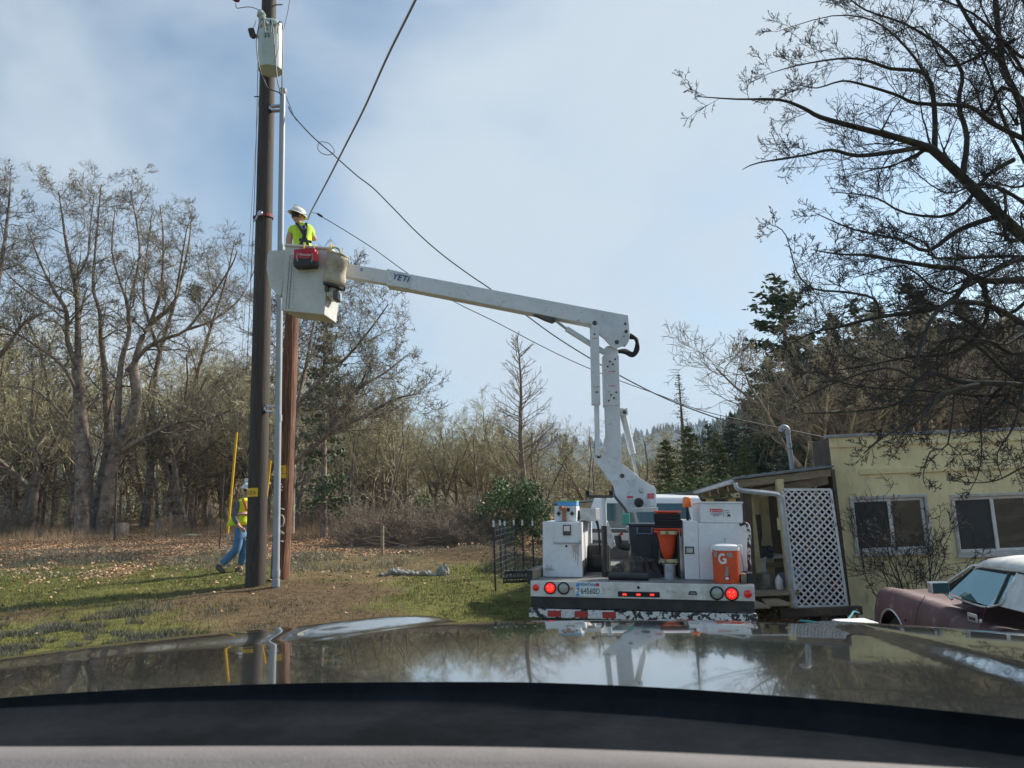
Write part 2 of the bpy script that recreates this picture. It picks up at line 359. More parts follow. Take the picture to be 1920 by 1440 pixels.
def height(x, y):
    x = np.atleast_1d(np.asarray(x, float)); y = np.atleast_1d(np.asarray(y, float))
    xc = np.clip(x, -32, 28); yc = np.clip(y, -6, 44)
    r = np.hypot(xc[:, None] - CX[None, :, 0], yc[:, None] - CX[None, :, 1])
    z = _phi(r) @ _w[:_n] + _w[_n] + xc * _w[_n + 1] + yc * _w[_n + 2]
    z += .34 * np.exp(-((x + 1.0) ** 2 / 1.2 + (y - 17.5) ** 2 / 1.1))
    z += .025 * np.sin(x * 1.7 + .6 * y) * np.sin(y * 1.3 - x * .4) + .015 * np.sin(x * 4.1 + 1) * np.sin(y * 3.7)
    return z
def gz(x, y): return float(height(x, y)[0])
def G(px, py):
    d = ray(px, py); lo = 3.0
    t = lo
    while t < 120:
        p = EYE + d * t
        if p.z < gz(p.x, p.y): break
        t += .12
    for _ in range(6):
        p = EYE + d * t; t += (p.z - gz(p.x, p.y)) / (-d.z + 1e-6) * .8
    return EYE + d * t

def axis(lo, hi, step, far, g=1.25):
    a = list(np.arange(lo, hi + 1e-6, step)); s = step; x = hi; y = lo; L = []; H = []
    while x < far: s *= g; x += s; H.append(x)
    s = step
    while y > -far: s *= g; y -= s; L.append(y)
    return np.array(L[::-1] + a + H)
gx = axis(-22, 14, .17, 3000); gy = axis(2.5, 34, .17, 3000)
GX, GY = np.meshgrid(gx, gy); fx, fy = GX.ravel(), GY.ravel(); fz = np.concatenate([height(fx[i:i + 20000], fy[i:i + 20000]) for i in range(0, len(fx), 20000)])
def vnoise(x, y, s, seed):
    rs = np.random.RandomState(seed); t = rs.rand(64, 64); X = x / s; Y = y / s
    i = np.floor(X).astype(int); j = np.floor(Y).astype(int); u = X - i; v = Y - j; u = u * u * (3 - 2 * u); v = v * v * (3 - 2 * v)
    g = lambda a, b: t[a % 64, b % 64]
    return (g(i, j) * (1 - u) + g(i + 1, j) * u) * (1 - v) + (g(i, j + 1) * (1 - u) + g(i + 1, j + 1) * u) * v
def fbm(x, y, s, seed): return .5 * vnoise(x, y, s, seed) + .3 * vnoise(x, y, s / 2.3, seed + 1) + .2 * vnoise(x, y, s / 5.1, seed + 2)
fz = fz + np.where((np.abs(fx) < 30) & (fy < 40), (fbm(fx, fy, .9, 91) - .5) * .07, 0)
def sst(a, b, x): t = np.clip((x - a) / (b - a), 0, 1); return t * t * (3 - 2 * t)
def zones(x, y):
    n = fbm(x, y, 3.2, 11); n2 = fbm(x, y, 1.1, 21)
    leaf = np.clip(sst(16.6, 20.5, y + x * .06 + (n - .5) * 10), 0, 1)
    leaf = np.maximum(leaf, sst(2.2, 3.6, x) * sst(6, 7, y) * .8 * (n2 > .45))
    dirt = np.exp(-((x + 4.2) ** 2 / 3.0 + (y - 13.2) ** 2 / 1.3)) * 1.2 + np.exp(-((x + 2.6) ** 2 / 3.6 + (y - 9.8) ** 2 / 1.6)) * .95 + np.exp(-((x + 1.0) ** 2 / 1.3 + (y - 17.3) ** 2 / 1.2)) * 1.1
    dirt += np.exp(-((x + 5.0) ** 2 / 14 + (y - 11.6) ** 2 / 1.2)) * .75 * (n2 + .3)
    dirt += sst(1.8, 3.4, x) * .9
    dirt = np.clip(dirt * (.55 + n2 * .8), 0, 1) * (1 - leaf * .6)
    grass = np.clip(sst(.42, .66, n) + .9 * np.exp(-((x - .2) ** 2 / 4.5 + (y - 12) ** 2 / 14)) + .2 * np.exp(-((x + 8) ** 2 / 20 + (y - 16) ** 2 / 8)), 0, 1) * (1 - dirt) * (1 - leaf * .9)
    return leaf, grass, dirt
me = bpy.data.meshes.new('ground')
nx, ny = len(gx), len(gy)
me.vertices.add(nx * ny); me.vertices.foreach_set('co', np.stack([fx, fy, fz], 1).ravel())
idx = np.arange(nx * ny).reshape(ny, nx); q = np.stack([idx[:-1, :-1], idx[:-1, 1:], idx[1:, 1:], idx[1:, :-1]], -1).reshape(-1, 4)
me.loops.add(q.size); me.loops.foreach_set('vertex_index', q.ravel()); me.polygons.add(len(q))
me.polygons.foreach_set('loop_start', np.arange(len(q)) * 4); me.polygons.foreach_set('loop_total', np.full(len(q), 4)); me.polygons.foreach_set('use_smooth', np.ones(len(q), bool))
me.update(); me.validate()
lf, gr, di = zones(fx, fy)
at = me.color_attributes.new('zone', 'FLOAT_COLOR', 'POINT'); at.data.foreach_set('color', np.stack([lf, gr, di, np.ones_like(lf)], 1).astype(np.float32).ravel())
gm = bpy.data.materials.new('ground_cover'); gm.use_nodes = True; t = gm.node_tree; b = t.nodes['Principled BSDF']; b.inputs['Roughness'].default_value = .95; b.inputs['Specular IOR Level'].default_value = .15
def gn(kind, **k):
    n = t.nodes.new(kind)
    for a, v in k.items(): n.inputs[a].default_value = v
    return n
co = gn('ShaderNodeTexCoord'); va = gn('ShaderNodeVertexColor'); va.layer_name = 'zone'; sp = gn('ShaderNodeSeparateColor'); t.links.new(va.outputs[0], sp.inputs[0])
def gnoise(s, d=6):
    n = gn('ShaderNodeTexNoise', Scale=s, Detail=d, Roughness=.65); t.links.new(co.outputs['Object'], n.inputs['Vector']); return n.outputs['Fac']
def gramp(f, stops):
    r = gn('ShaderNodeValToRGB'); e = r.color_ramp.elements
    while len(e) < len(stops): e.new(.5)
    for i, (p, c) in enumerate(stops): e[i].position = p; e[i].color = (*c, 1)
    t.links.new(f, r.inputs[0]); return r.outputs[0]
def gmix(f, a, c):
    x = gn('ShaderNodeMix'); x.data_type = 'RGBA'; t.links.new(f, x.inputs[0]); t.links.new(a, x.inputs[6]); t.links.new(c, x.inputs[7]); return x.outputs[2]
def gmath(op, a, c):
    x = gn('ShaderNodeMath'); x.operation = op; x.use_clamp = True
    for i, q_ in enumerate((a, c)):
        if isinstance(q_, (float, int)): x.inputs[i].default_value = q_
        else: t.links.new(q_, x.inputs[i])
    return x.outputs[0]
base = gramp(gnoise(5), [(.3, (.095, .075, .036)), (.5, (.20, .150, .075)), (.7, (.31, .235, .13))])
grs = gramp(gnoise(7), [(.3, (.068, .072, .022)), (.5, (.150, .158, .040)), (.68, (.25, .22, .08))])
dirt = gramp(gnoise(9), [(.3, (.070, .046, .026)), (.5, (.150, .102, .056)), (.7, (.23, .165, .095))])
leaves = gramp(gnoise(30, 4), [(.32, (.12, .072, .040)), (.5, (.32, .20, .11)), (.6, (.48, .33, .19)), (.72, (.58, .46, .30))])
w_ = lambda ch, k: gmath('MULTIPLY', gmath('SUBTRACT', gmath('ADD', sp.outputs[ch], gmath('MULTIPLY', gnoise(k), .7)), .6), 3.0)
c = gmix(w_(1, 4.0), base, grs); c = gmix(w_(2, 3.0), c, dirt); c = gmix(w_(0, 6.0), c, leaves)
t.links.new(c, b.inputs['Base Color'])
bp = gn('ShaderNodeBump', Strength=1.0, Distance=.07); t.links.new(gnoise(22, 8), bp.inputs['Height']); t.links.new(bp.outputs[0], b.inputs['Normal'])
me.materials.append(gm)
tag(mesh_obj('ground', me), kind='structure')

# ------------------------------------------------------------------ tree growing
def raw_mesh(name, verts, faces, mats, mi=None, smooth=True):      # numpy verts (n,3), faces (m,k)
    me = bpy.data.meshes.new(name); k = faces.shape[1]
    me.vertices.add(len(verts)); me.vertices.foreach_set('co', verts.astype(np.float32).ravel())
    me.loops.add(faces.size); me.loops.foreach_set('vertex_index', faces.astype(np.int32).ravel()); me.polygons.add(len(faces))
    me.polygons.foreach_set('loop_start', np.arange(len(faces)) * k); me.polygons.foreach_set('loop_total', np.full(len(faces), k))
    if smooth: me.polygons.foreach_set('use_smooth', np.ones(len(faces), bool))
    for m in (mats if isinstance(mats, (list, tuple)) else [mats]): me.materials.append(m)
    if mi is not None: me.polygons.foreach_set('material_index', mi)
    me.update(); return me
class Tree:
    def __init__(s, seed, split=.05): s.r = random.Random(seed); s.P = ([], []); s.E = ([], []); s.split = split
    def path(s, pts, rad):
        b = 0 if rad[0] > s.split else 1; L = s.P[b]; i0 = len(L); k = len(pts)
        for i in range(k):
            a = pts[max(i - 1, 0)]; c = pts[min(i + 1, k - 1)]
            L.append((*pts[i], c[0] - a[0], c[1] - a[1], c[2] - a[2], rad[i]))
            if i: s.E[b].append(i0 + i - 1)
    def mesh(s, b, name, m, n, verts_only=False):
        A = np.array(s.P[b]); e = np.array(s.E[b]); T = A[:, 3:6]; T /= np.linalg.norm(T, axis=1)[:, None] + 1e-9
        ref = np.where(np.abs(T[:, 2:3]) > .9, [[1., 0, 0]], [[0, 0, 1.]]); U = np.cross(T, ref); U /= np.linalg.norm(U, axis=1)[:, None] + 1e-9; Wv = np.cross(T, U)
        q = np.arange(n) * 2 * math.pi / n
        v = A[:, None, :3] + (U[:, None] * np.cos(q)[None, :, None] + Wv[:, None] * np.sin(q)[None, :, None]) * A[:, None, 6:7]
        j = np.arange(n); j2 = (j + 1) % n
        f = np.stack([e[:, None] * n + j, e[:, None] * n + j2, (e[:, None] + 1) * n + j2, (e[:, None] + 1) * n + j], -1).reshape(-1, 4)
        if verts_only: return v.reshape(-1, 3), f
        return raw_mesh(name, v.reshape(-1, 3), f, m)
    def grow(s, p, d, L, r, lv, par):
        rr = s.r; n = par['n'][lv]; wig = par['wig'][lv]; up = par['up'][lv]; st = L / n; rmin = par['rmin']; last = lv == par['max']
        x, y, z = p; dx, dy, dz = d; pts = [(x, y, z)]; rad = [r]; dirs = [(dx, dy, dz)]
        g = rr.gauss
        for i in range(n):
            dx += g(0, wig); dy += g(0, wig); dz += g(0, wig) + up
            l = math.sqrt(dx * dx + dy * dy + dz * dz) or 1; dx /= l; dy /= l; dz /= l
            x += dx * st; y += dy * st; z += dz * st
            pts.append((x, y, z)); rad.append(max(rmin, r * (1 - par['tap'] * (i + 1) / n))); dirs.append((dx, dy, dz))
        s.path(pts, rad)
        if not last: s.kids(pts, rad, dirs, L, lv, par, par['k'][lv])
    def kids(s, pts, rad, dirs, L, lv, par, k, t0=None):
        rr = s.r; n = len(pts) - 1; t0 = par['t0'][lv] if t0 is None else t0
        for _ in range(k):
            t = t0 + (1 - t0) * rr.random(); f = t * n; i = min(int(f), n - 1); u = f - i
            a = pts[i]; c = pts[i + 1]; q = (a[0] + (c[0] - a[0]) * u, a[1] + (c[1] - a[1]) * u, a[2] + (c[2] - a[2]) * u)
            D = dirs[i + 1]; ang = rr.uniform(*par['ang']); vx, vy, vz = rr.gauss(0, 1), rr.gauss(0, 1), rr.gauss(0, 1) + par.get('vup', 0)
            dt = vx * D[0] + vy * D[1] + vz * D[2]; vx -= dt * D[0]; vy -= dt * D[1]; vz -= dt * D[2]; l = math.sqrt(vx * vx + vy * vy + vz * vz) or 1
            ca, sa = math.cos(ang), math.sin(ang) / l
            nd = (D[0] * ca + vx * sa, D[1] * ca + vy * sa, D[2] * ca + vz * sa)
            cr = max(par['rmin'], min(par.get('rmax', 9), (rad[i] * (1 - u) + rad[i + 1] * u) * rr.uniform(*par.get('cr', (.4, .7)))))
            s.grow(q, nd, L * par['lr'][lv] * rr.uniform(.55, 1.15) * (1.15 - (par.get('ltap', .5) if lv == 0 else .5) * t), cr, lv + 1, par)
    def limb(s, pts, r0, r1, par, k, L=None, lv=0, t0=.15, sm=3):
        pts = [tuple(p) for p in smooth_pts(pts, sm)]; n = len(pts); rr = s.r
        rad = [r0 + (r1 - r0) * (i / (n - 1)) ** .85 for i in range(n)]
        dirs = [tuple((V(pts[min(i + 1, n - 1)]) - V(pts[max(i - 1, 0)])).normalized()) for i in range(n)]
        s.path(pts, rad)
        ln = sum((V(pts[i + 1]) - V(pts[i])).length for i in range(n - 1))
        s.kids(pts, rad, dirs, L or ln, lv, par, k, t0)
    def tris(s): return [len(e) for e in s.E]
m_bark = mat('oak_bark', (.22, .17, .135), .95, c2=(.075, .058, .046), scale=3, bump=.9, bscale=18, c3=(.25, .25, .185), s3=7, lo3=.54, hi3=.64)
m_twig = mat('lichen_twigs', (.135, .110, .082), .95, c2=(.48, .46, .27), scale=1.9, lo=.40, hi=.62, fine=0)
m_crown = mat('oak_crown_twigs', (.11, .09, .072), .95, c2=(.33, .305, .20), scale=1.7, lo=.46, hi=.68, fine=0)
m_twigd = mat('brown_twigs', (.15, .12, .09), .95, c2=(.21, .17, .13), scale=2, fine=0)
m_mossbark = mat('mossy_dark_bark', (.028, .024, .020), .95, c2=(.055, .062, .022), scale=5, lo=.5, hi=.66, bump=.9, bscale=30)
m_darktwig = mat('dark_twigs', (.030, .025, .023), .9, c2=(.045, .042, .03), scale=4, fine=0)
m_fir = mat('fir_needles', (.042, .070, .034), .8, c2=(.085, .110, .045), scale=1.1, lo=.4, hi=.62, fine=0)
m_fir2 = mat('yellow_green_foliage', (.085, .115, .032), .8, c2=(.13, .15, .048), scale=1.5, fine=0)  # yellow-green leaf colour of the cedars and low bushes
m_hillfir = mat('hill_forest', (.020, .040, .026), .9, c2=(.040, .060, .032), scale=.12, fine=0)

OAK = dict(max=4, n=[7, 6, 5, 4, 3], wig=[.14, .2, .24, .26, .28], up=[.05, .05, .03, .01, .0], tap=.72, rmin=.008, k=[9, 9, 7, 5, 0], t0=[.25, .2, .15, .1, 0], ang=(.45, 1.15), lr=[.52, .5, .46, .45, .4], vup=.25)
def tree_parts(T, name, label, cat, loc, group=None, trunk_m=m_bark, twig_m=m_twig, n0=8, n1=3):
    o = thing(name, label, cat, (0, 0, 0), group)
    if T.E[0]: mesh_obj('trunk', T.mesh(0, 'trunk', trunk_m, n0), o)
    if T.E[1]: mesh_obj('crown', T.mesh(1, 'crown', twig_m, n1), o)
    o.location = loc
    for c in o.children: c.matrix_parent_inverse = Matrix.Identity(4)
    return o
def oak_tree(seed, h, par, lean=.12, stems=3, r=.17):
    T = Tree(seed, .045); rr = T.r; fork = h * rr.uniform(.12, .3)
    base = [(0, 0, -.15), (rr.gauss(0, .06), rr.gauss(0, .06), fork * .5), (rr.gauss(0, .12), rr.gauss(0, .12), fork)]
    T.path([tuple(p) for p in smooth_pts(base, 3)], [r * (1.25 - .35 * i / 6) for i in range(7)])
    for i in range(stems):
        a = i * 6.283 / stems + rr.uniform(-.5, .5); tl = rr.uniform(.18, .55)
        d = V((math.cos(a) * tl, math.sin(a) * tl, 1)).normalized()
        T.grow(tuple(base[-1]), tuple(d), (h - fork) * rr.uniform(.72, 1.0), r * .72, 0, par)
    return T

# ------------------------------------------------------------------ leaf / needle clouds
def leaf_quads(c, size, seed, flat=0.0, aspect=.45):
    rs = np.random.RandomState(seed); n = len(c)
    a = rs.normal(size=(n, 3)); a[:, 2] *= 1 - flat; a /= np.linalg.norm(a, axis=1)[:, None]
    b_ = rs.normal(size=(n, 3)); b_[:, 2] *= 1 - flat; b_ -= (b_ * a).sum(1)[:, None] * a; b_ /= np.linalg.norm(b_, axis=1)[:, None] + 1e-9
    s = (size * rs.uniform(.6, 1.3, n))[:, None]
    v = np.stack([c - a * s * .5, c + b_ * s * aspect * .5, c + a * s * .5, c - b_ * s * aspect * .5], 1).reshape(-1, 3)
    return v, np.arange(len(v)).reshape(-1, 4)
def conifer(seed, h, w, nm='fir', needle=m_fir, gap=.35, droop=-.25, dens=26, size=.16, top=.02, bare=.12, curve=.8, sparse=0.0):
    T = Tree(seed, .03); rr = T.r; rs = np.random.RandomState(seed)
    T.path([(0, 0, -.2), (0, 0, h * .5), (0, 0, h)], [h * .017 + .03, h * .01 + .02, .012]); pts = []
    z = h * bare
    while z < h * .99:
        f = (h - z) / h; L = w * (f ** curve) * rr.uniform(.75, 1.1) + .12
        for k in range(5 if gap > .3 else 4):
            if rr.random() < sparse: continue
            a = rr.uniform(0, 6.28); l = L * rr.uniform(.65, 1.1); n = 4; zz = z + rr.uniform(-gap, gap) * .5
            P_ = [(0, 0, zz)]
            for i in range(1, n + 1):
                t_ = i / n; P_.append((math.cos(a) * l * t_, math.sin(a) * l * t_, zz + droop * l * t_ + .22 * l * t_ * t_))
            T.path(P_, [.012 + .012 * f, .012, .01, .008, .006])
            m = max(4, int(dens * l)); t_ = rs.uniform(.12, 1.05, m); q = np.stack([np.cos(a) * l * t_, np.sin(a) * l * t_, zz + droop * l * t_ + .22 * l * t_ * t_], 1)
            q += rs.normal(size=(m, 3)) * np.array([.14, .14, .07]) * (l * .5 + .3); pts.append(q)
        z += gap * (1 - .5 * (1 - f))
    c = np.concatenate(pts); v, f = leaf_quads(c, size, seed, .5, .5)
    o = thing(nm, None, None)
    mesh_obj('trunk', T.mesh(0, 'trunk', m_bark, 7), o)
    tag(mesh_obj('branches', T.mesh(1, 'branches', m_twigd, 3), o), kind='stuff')
    mesh_obj('foliage', raw_mesh('foliage', v, f, needle, smooth=False), o)
    for ch in o.children: ch.matrix_parent_inverse = Matrix.Identity(4)
    return o
def put(proto, first, x, y, rz, sc, label, group, cat=None, dz=0):
    o = proto if first else copy_tree(proto)
    o.location = (x, y, gz(x, y) + dz); o.rotation_euler = (0, 0, rz); o.scale = (sc, sc, sc) if isinstance(sc, (int, float)) else sc
    o['label'] = label
    if group: o['group'] = group
    elif 'group' in o: del o['group']
    if cat: o['category'] = cat
    return o

# ------------------------------------------------------------------ hills
def hill(name, prof, D0, D1, drop, seed, m, px=None):
    xs = np.linspace(prof[0][0], prof[-1][0], 120); zt = np.interp(xs, [p[0] for p in prof], [p[1] for p in prof]); rows = []
    for k in range(26):
        t_ = k / 25; y = D0 + (D1 - D0) * t_; s_ = math.sin(min(t_ * 1.25, 1) * math.pi / 2) if t_ < .8 else 1 - (t_ - .8) * 1.2
        zz = zt * s_ + (fbm(xs + 500, np.full_like(xs, y), 40, seed) - .5) * .16 * zt - 2
        sc_ = y / ((D0 + D1) / 2) if True else 1
        rows.append([(x * (.75 + .25 * t_ * 1.25), y, z) for x, z in zip(xs, zz)])
    b_ = MB().grid(rows); o = b_.build(name, m, smooth=True, recalc=False); tag(o, kind='structure'); return rows
hr = hill('hillside', [(14, -2), (34, 4), (50, 10), (66, 19), (86, 30), (120, 40), (180, 52), (300, 62)], 95, 300, 12, 5, m_hillfir)
rr_ = hill('distant_ridge', [(-1300, 95), (-900, 105), (-500, 80), (-250, 96), (-150, 92), (-20, 84), (60, 92), (120, 84), (300, 110), (700, 140), (1500, 150)], 700, 1250, 12, 9, m_hillfir)
rs = np.random.RandomState(3)
def cone_forest(rows, n, h0, h1, seed, name, kind_m, tmin=.0):
    rs = np.random.RandomState(seed); A = np.array(rows); ny_, nx_ = A.shape[:2]; VS = []; FS = []; b0 = 0
    lay = 5; side = 6
    for _ in range(n):
        i = rs.uniform(tmin, .86) * (ny_ - 1); j = rs.rand() * (nx_ - 1); ii, jj = int(i), int(j); p = A[ii, jj] * (1 - (j - jj)) + A[ii, min(jj + 1, nx_ - 1)] * (j - jj)
        p = p * (1 - (i - ii)) + A[min(ii + 1, ny_ - 1), jj] * (i - ii)
        h = rs.uniform(h0, h1); w = h * rs.uniform(.2, .3)
        for l in range(lay):
            zb = h * (.08 + .17 * l); zt_ = min(h, zb + h * .34); r_ = w * (1 - l / (lay + .4)); q = rs.rand() * 6
            an = q + np.arange(side) * 6.283 / side
            v = np.stack([p[0] + np.cos(an) * r_ * rs.uniform(.6, 1.25, side), p[1] + np.sin(an) * r_ * rs.uniform(.6, 1.25, side), p[2] + zb + rs.uniform(-.06, .04, side) * h], 1)
            VS.append(v); VS.append(np.array([[p[0], p[1], p[2] + zt_]]))
            FS.append(np.stack([b0 + np.arange(side), b0 + (np.arange(side) + 1) % side, np.full(side, b0 + side)], 1)); b0 += side + 1
    o = mesh_obj(name, raw_mesh(name, np.concatenate(VS), np.concatenate(FS), kind_m, smooth=False)); tag(o, 'dark conifer forest covering the hillside beyond the shed and truck' if 'hill' in name else 'far blue conifer forest along the low ridge', 'forest', kind='stuff')
cone_forest(hr, 3400, 6, 10, 4, 'hill_conifer_forest', m_hillfir)
cone_forest(rr_[8:], 2200, 9, 15, 8, 'ridge_conifer_forest', m_hillfir, .3)

# ------------------------------------------------------------------ the three big oaks, left of the poles
def px_tree(seed, limbs, D, label, name='oak_tree', par=None, kk=1.0, split=.05, cat='tree', group=None, dj=1.2, tm=m_bark, tw=m_twig, n1=3):
    T = Tree(seed, split); rr = T.r; par = par or OAK
    for L in limbs:
        pts, r0, r1, k = L[:4]; d0 = L[4] if len(L) > 4 else rr.uniform(-dj, dj) * .5; d1 = L[5] if len(L) > 5 else rr.uniform(-dj, dj) * 1.6
        n = len(pts); pp = [P(a, b_, D + d0 + (d1 - d0) * i / (n - 1)) for i, (a, b_) in enumerate(pts)]
        T.limb(pp, r0 * (.85 if par is BO else 1), r1, par, int(k * kk * (1.25 if par is BO else 1)), L=L[6] if len(L) > 6 else None)
    b0 = P(*limbs[0][0][0], D); base = V((b0.x, b0.y, gz(b0.x, b0.y)))
    o = tree_parts(T, name, label, cat, base, group, tm, m_crown if par is BO else tw, 9, n1)
    for c in o.children: c.matrix_parent_inverse = Matrix.Translation(-base)
    return o
BO = dict(OAK, k=[10, 10, 7, 0], rmin=.0062, lr=[.66, .54, .50, .5], n=[7, 6, 4, 3], wig=[.14, .20, .26, .32], up=[.03, .03, .02, .01], ang=(.55, 1.3), max=3, cr=(.3, .55), rmax=.05)
px_tree(101, [
    ([(155, 1014), (155, 913), (155, 835), (150, 750), (146, 690)], .36, .22, 3, 0, 0, 3.2),
    ([(146, 690), (127, 640), (125, 586), (105, 551), (85, 513), (67, 470), (50, 420)], .15, .02, 15, 0, -1.5, 3.6),
    ([(146, 690), (146, 572), (140, 528), (125, 461), (116, 400), (110, 360)], .17, .02, 16, 0, 1, 3.6),
    ([(150, 750), (120, 690), (70, 650), (20, 620), (-30, 600)], .10, .02, 14, 0, -2.5, 3.2),
    ([(140, 528), (165, 480), (170, 420), (178, 360)], .08, .015, 11, .5, 2, 3.0),
    ([(155, 835), (110, 770), (60, 730), (10, 725)], .08, .015, 10, 0, 2, 3.2),
    ([(125, 586), (70, 560), (20, 520), (-10, 480)], .07, .015, 10, 0, 1.5, 3.0),
    ([(172, 1012), (168, 913), (168, 850), (160, 790)], .2, .1, 3, .4, .4, 2)], 30, 'tall bare oak on the left with an upright pale trunk and mossy forked crown', par=BO)
px_tree(102, [
    ([(188, 1014), (202, 921), (218, 847), (241, 797), (257, 750), (250, 690)], .36, .20, 4, 0, 0, 3.2),
    ([(179, 1000), (184, 930), (202, 835), (200, 758), (196, 690), (190, 639), (187, 583), (175, 543), (178, 480), (185, 400), (190, 345)], .24, .02, 22, .5, 1.5, 3.4),
    ([(218, 847), (222, 758), (227, 680), (242, 627), (239, 572), (225, 528), (210, 470), (215, 400)], .18, .02, 18, 0, -1, 3.2),
    ([(250, 690), (268, 630), (283, 604), (303, 537), (306, 443), (300, 385)], .17, .02, 18, 0, .5, 3.2),
    ([(283, 604), (324, 569), (338, 502), (350, 430)], .12, .02, 14, .2, -1, 3.0),
    ([(239, 697), (271, 656), (306, 636), (350, 618), (394, 560), (432, 502), (445, 470)], .13, .02, 18, 0, -1.5, 3.2),
    ([(222, 850), (264, 824), (330, 793), (389, 785), (430, 770)], .14, .03, 14, 0, -2, 2.8),
    ([(245, 560), (262, 480), (255, 410), (245, 360)], .08, .02, 12, 0, 1.5, 3.0)], 30.5, 'bare oak leaning right with two reddish trunks and a long low limb', par=BO)
px_tree(103, [
    ([(268, 1000), (280, 913), (284, 835), (288, 738), (300, 660), (330, 560), (352, 470), (360, 400)], .27, .02, 24, 0, 1, 3.4),
    ([(303, 1002), (323, 913), (342, 835), (362, 758), (373, 690), (400, 600), (425, 520), (440, 450)], .22, .02, 24, 0, -1, 3.4),
    ([(342, 835), (390, 740), (430, 700), (470, 690)], .09, .02, 12, 0, 2, 3.0),
    ([(300, 660), (270, 570), (275, 480), (285, 400)], .10, .02, 13, 0, 1, 3.2),
    ([(350, 618), (400, 600), (450, 560), (480, 500)], .09, .02, 13, 0, 2, 3.0)], 33, 'pair of darker bare oak stems rising just left of the walking worker', par=BO)
px_tree(104, [
    ([(-40, 1014), (-30, 850), (-25, 700), (-10, 560)], .3, .15, 4, 0, 0, 3),
    ([(-10, 560), (5, 480), (15, 400), (20, 340)], .14, .02, 18, 0, 1, 3.2),
    ([(-25, 700), (20, 640), (50, 600), (80, 590)], .12, .02, 14, 0, -1, 3.2),
    ([(-10, 560), (-30, 470), (-10, 400), (0, 350)], .1, .02, 12, 0, 1, 3.2)], 29, 'bare oak crown reaching in at the left edge', par=BO)
px_tree(105, [
    ([(546, 1000), (547, 925), (548, 880), (550, 850), (552, 840)], .12, .11, 3, 0, 0, 2.4),
    ([(545, 870), (598, 828), (637, 801), (688, 778), (735, 750), (785, 738)], .13, .02, 24, 0, -2, 2.9),
    ([(550, 840), (556, 766), (600, 715), (650, 670), (700, 610), (728, 570)], .12, .015, 24, 0, -1, 3.2),
    ([(556, 840), (545, 700), (560, 620), (600, 560), (650, 540)], .11, .015, 20, 0, 1, 3.2),
    ([(556, 766), (575, 680), (590, 600), (620, 530)], .09, .015, 16, 0, 2, 3.0),
    ([(600, 830), (660, 740), (720, 700), (765, 665)], .09, .015, 20, 0, 1.5, 2.8),
    ([(550, 700), (530, 640), (520, 560)], .09, .015, 14, 0, 1.5, 2.8)], 24, 'bare spreading oak behind the poles with limbs sweeping right', par=BO)

# ------------------------------------------------------------------ woodland of single trees
M3 = dict(OAK, max=3, k=[10, 8, 6, 0], n=[6, 5, 4, 2], t0=[.15, .15, .1, 0], lr=[.55, .52, .5, .4], rmin=.008, cr=(.3, .6), rmax=.06)
protos = []
for i in range(5):
    T = oak_tree(200 + i, 8.4, M3, stems=R.choice((3, 4)), r=.12 + .02 * i)
    protos.append(tree_parts(T, 'oak_tree', '-', 'tree', (0, 0, 0), None, m_bark, m_twig, 6, 3))
thinP = []
for i in range(3):
    T = Tree(300 + i, .03)
    T.grow((0, 0, -.1), (R.uniform(-.1, .1), 0, 1), 6.5, .09, 0, dict(OAK, max=2, k=[16, 8, 0], n=[9, 5, 3], t0=[.2, .1, 0], lr=[.27, .45, .4], rmin=.010, wig=[.06, .22, .25], up=[.03, .02, 0], ang=(.6, 1.3)))
    thinP.append(tree_parts(T, 'slender_tree', '-', 'tree', (0, 0, 0), None, m_bark, m_twig, 6, 3))
protoB = []
for i in range(2):
    T = oak_tree(230 + i, 8.4, M3, stems=4, r=.14)
    protoB.append(tree_parts(T, 'oak_tree', '-', 'tree', (0, 0, 0), None, m_bark, m_crown, 6, 3))
usedp = set()
def plant(pr, *a, **k):
    f = pr.name not in usedp; usedp.add(pr.name); return put(pr, f, *a, **k)
rw = random.Random(5)
def where(px_, y, ym):
    L = ((60, ', at the left edge'), (135, ', left of the tall upright oak'), (200, ', behind the tall upright oak'), (262, ', behind the right-leaning oak'), (350, ', behind the darker twin stems'), (430, ', near the yellow guard'), (520, ', behind the tall pole'), (600, ', just right of the poles'), (680, ', left of the brush'), (760, ', over the brush'), (860, ', right of the brush'), (960, ', by the leafless conical tree'), (1080, ', left of the boom'), (1240, ', behind the boom'), (1480, ', above the lean-to'), (1600, ', above the building corner'), (1760, ', above the first window'), (3000, ', above the second window'))
    s = [t for a, t in L if px_ < a][0]
    return s + (', front row' if y < ym else ', back row')
def scatter(n, x0, x1, y0, y1, hs, label, group, pr, avoid=None):
    for i in range(n):
        y = rw.uniform(y0, y1); px_ = rw.uniform(x0, x1); x = (px_ - 960) / FPX * y * 1.01; f = hs(px_) * rw.uniform(.82, 1.12)
        plant(pr[i % len(pr)], x, y, rw.uniform(0, 6.28), f, label + where(px_, y, (y0 + y1) / 2), group)
hl = lambda p: np.interp(p, [-100, 100, 450, 560, 700, 860, 1000, 1200], [1.15, 1.12, .98, .86, .62, .58, .60, .62])
scatter(34, -60, 520, 33, 47, hl, 'bare lichen-grey oak', 'oaks in the left woodland', protos)
scatter(16, 520, 760, 30, 44, hl, 'bare woodland oak', 'oaks right of the poles', protos)
scatter(20, 740, 1240, 31, 46, hl, 'low bare lichen-grey oak', 'oaks behind the truck', protos)
scatter(22, -60, 620, 31, 38, lambda p: 1.0, 'slender crooked bare tree', 'slender trees at the woodland edge', thinP)
scatter(12, 640, 1150, 29, 36, lambda p: .62, 'slender bare sapling', 'saplings above the brush', thinP)
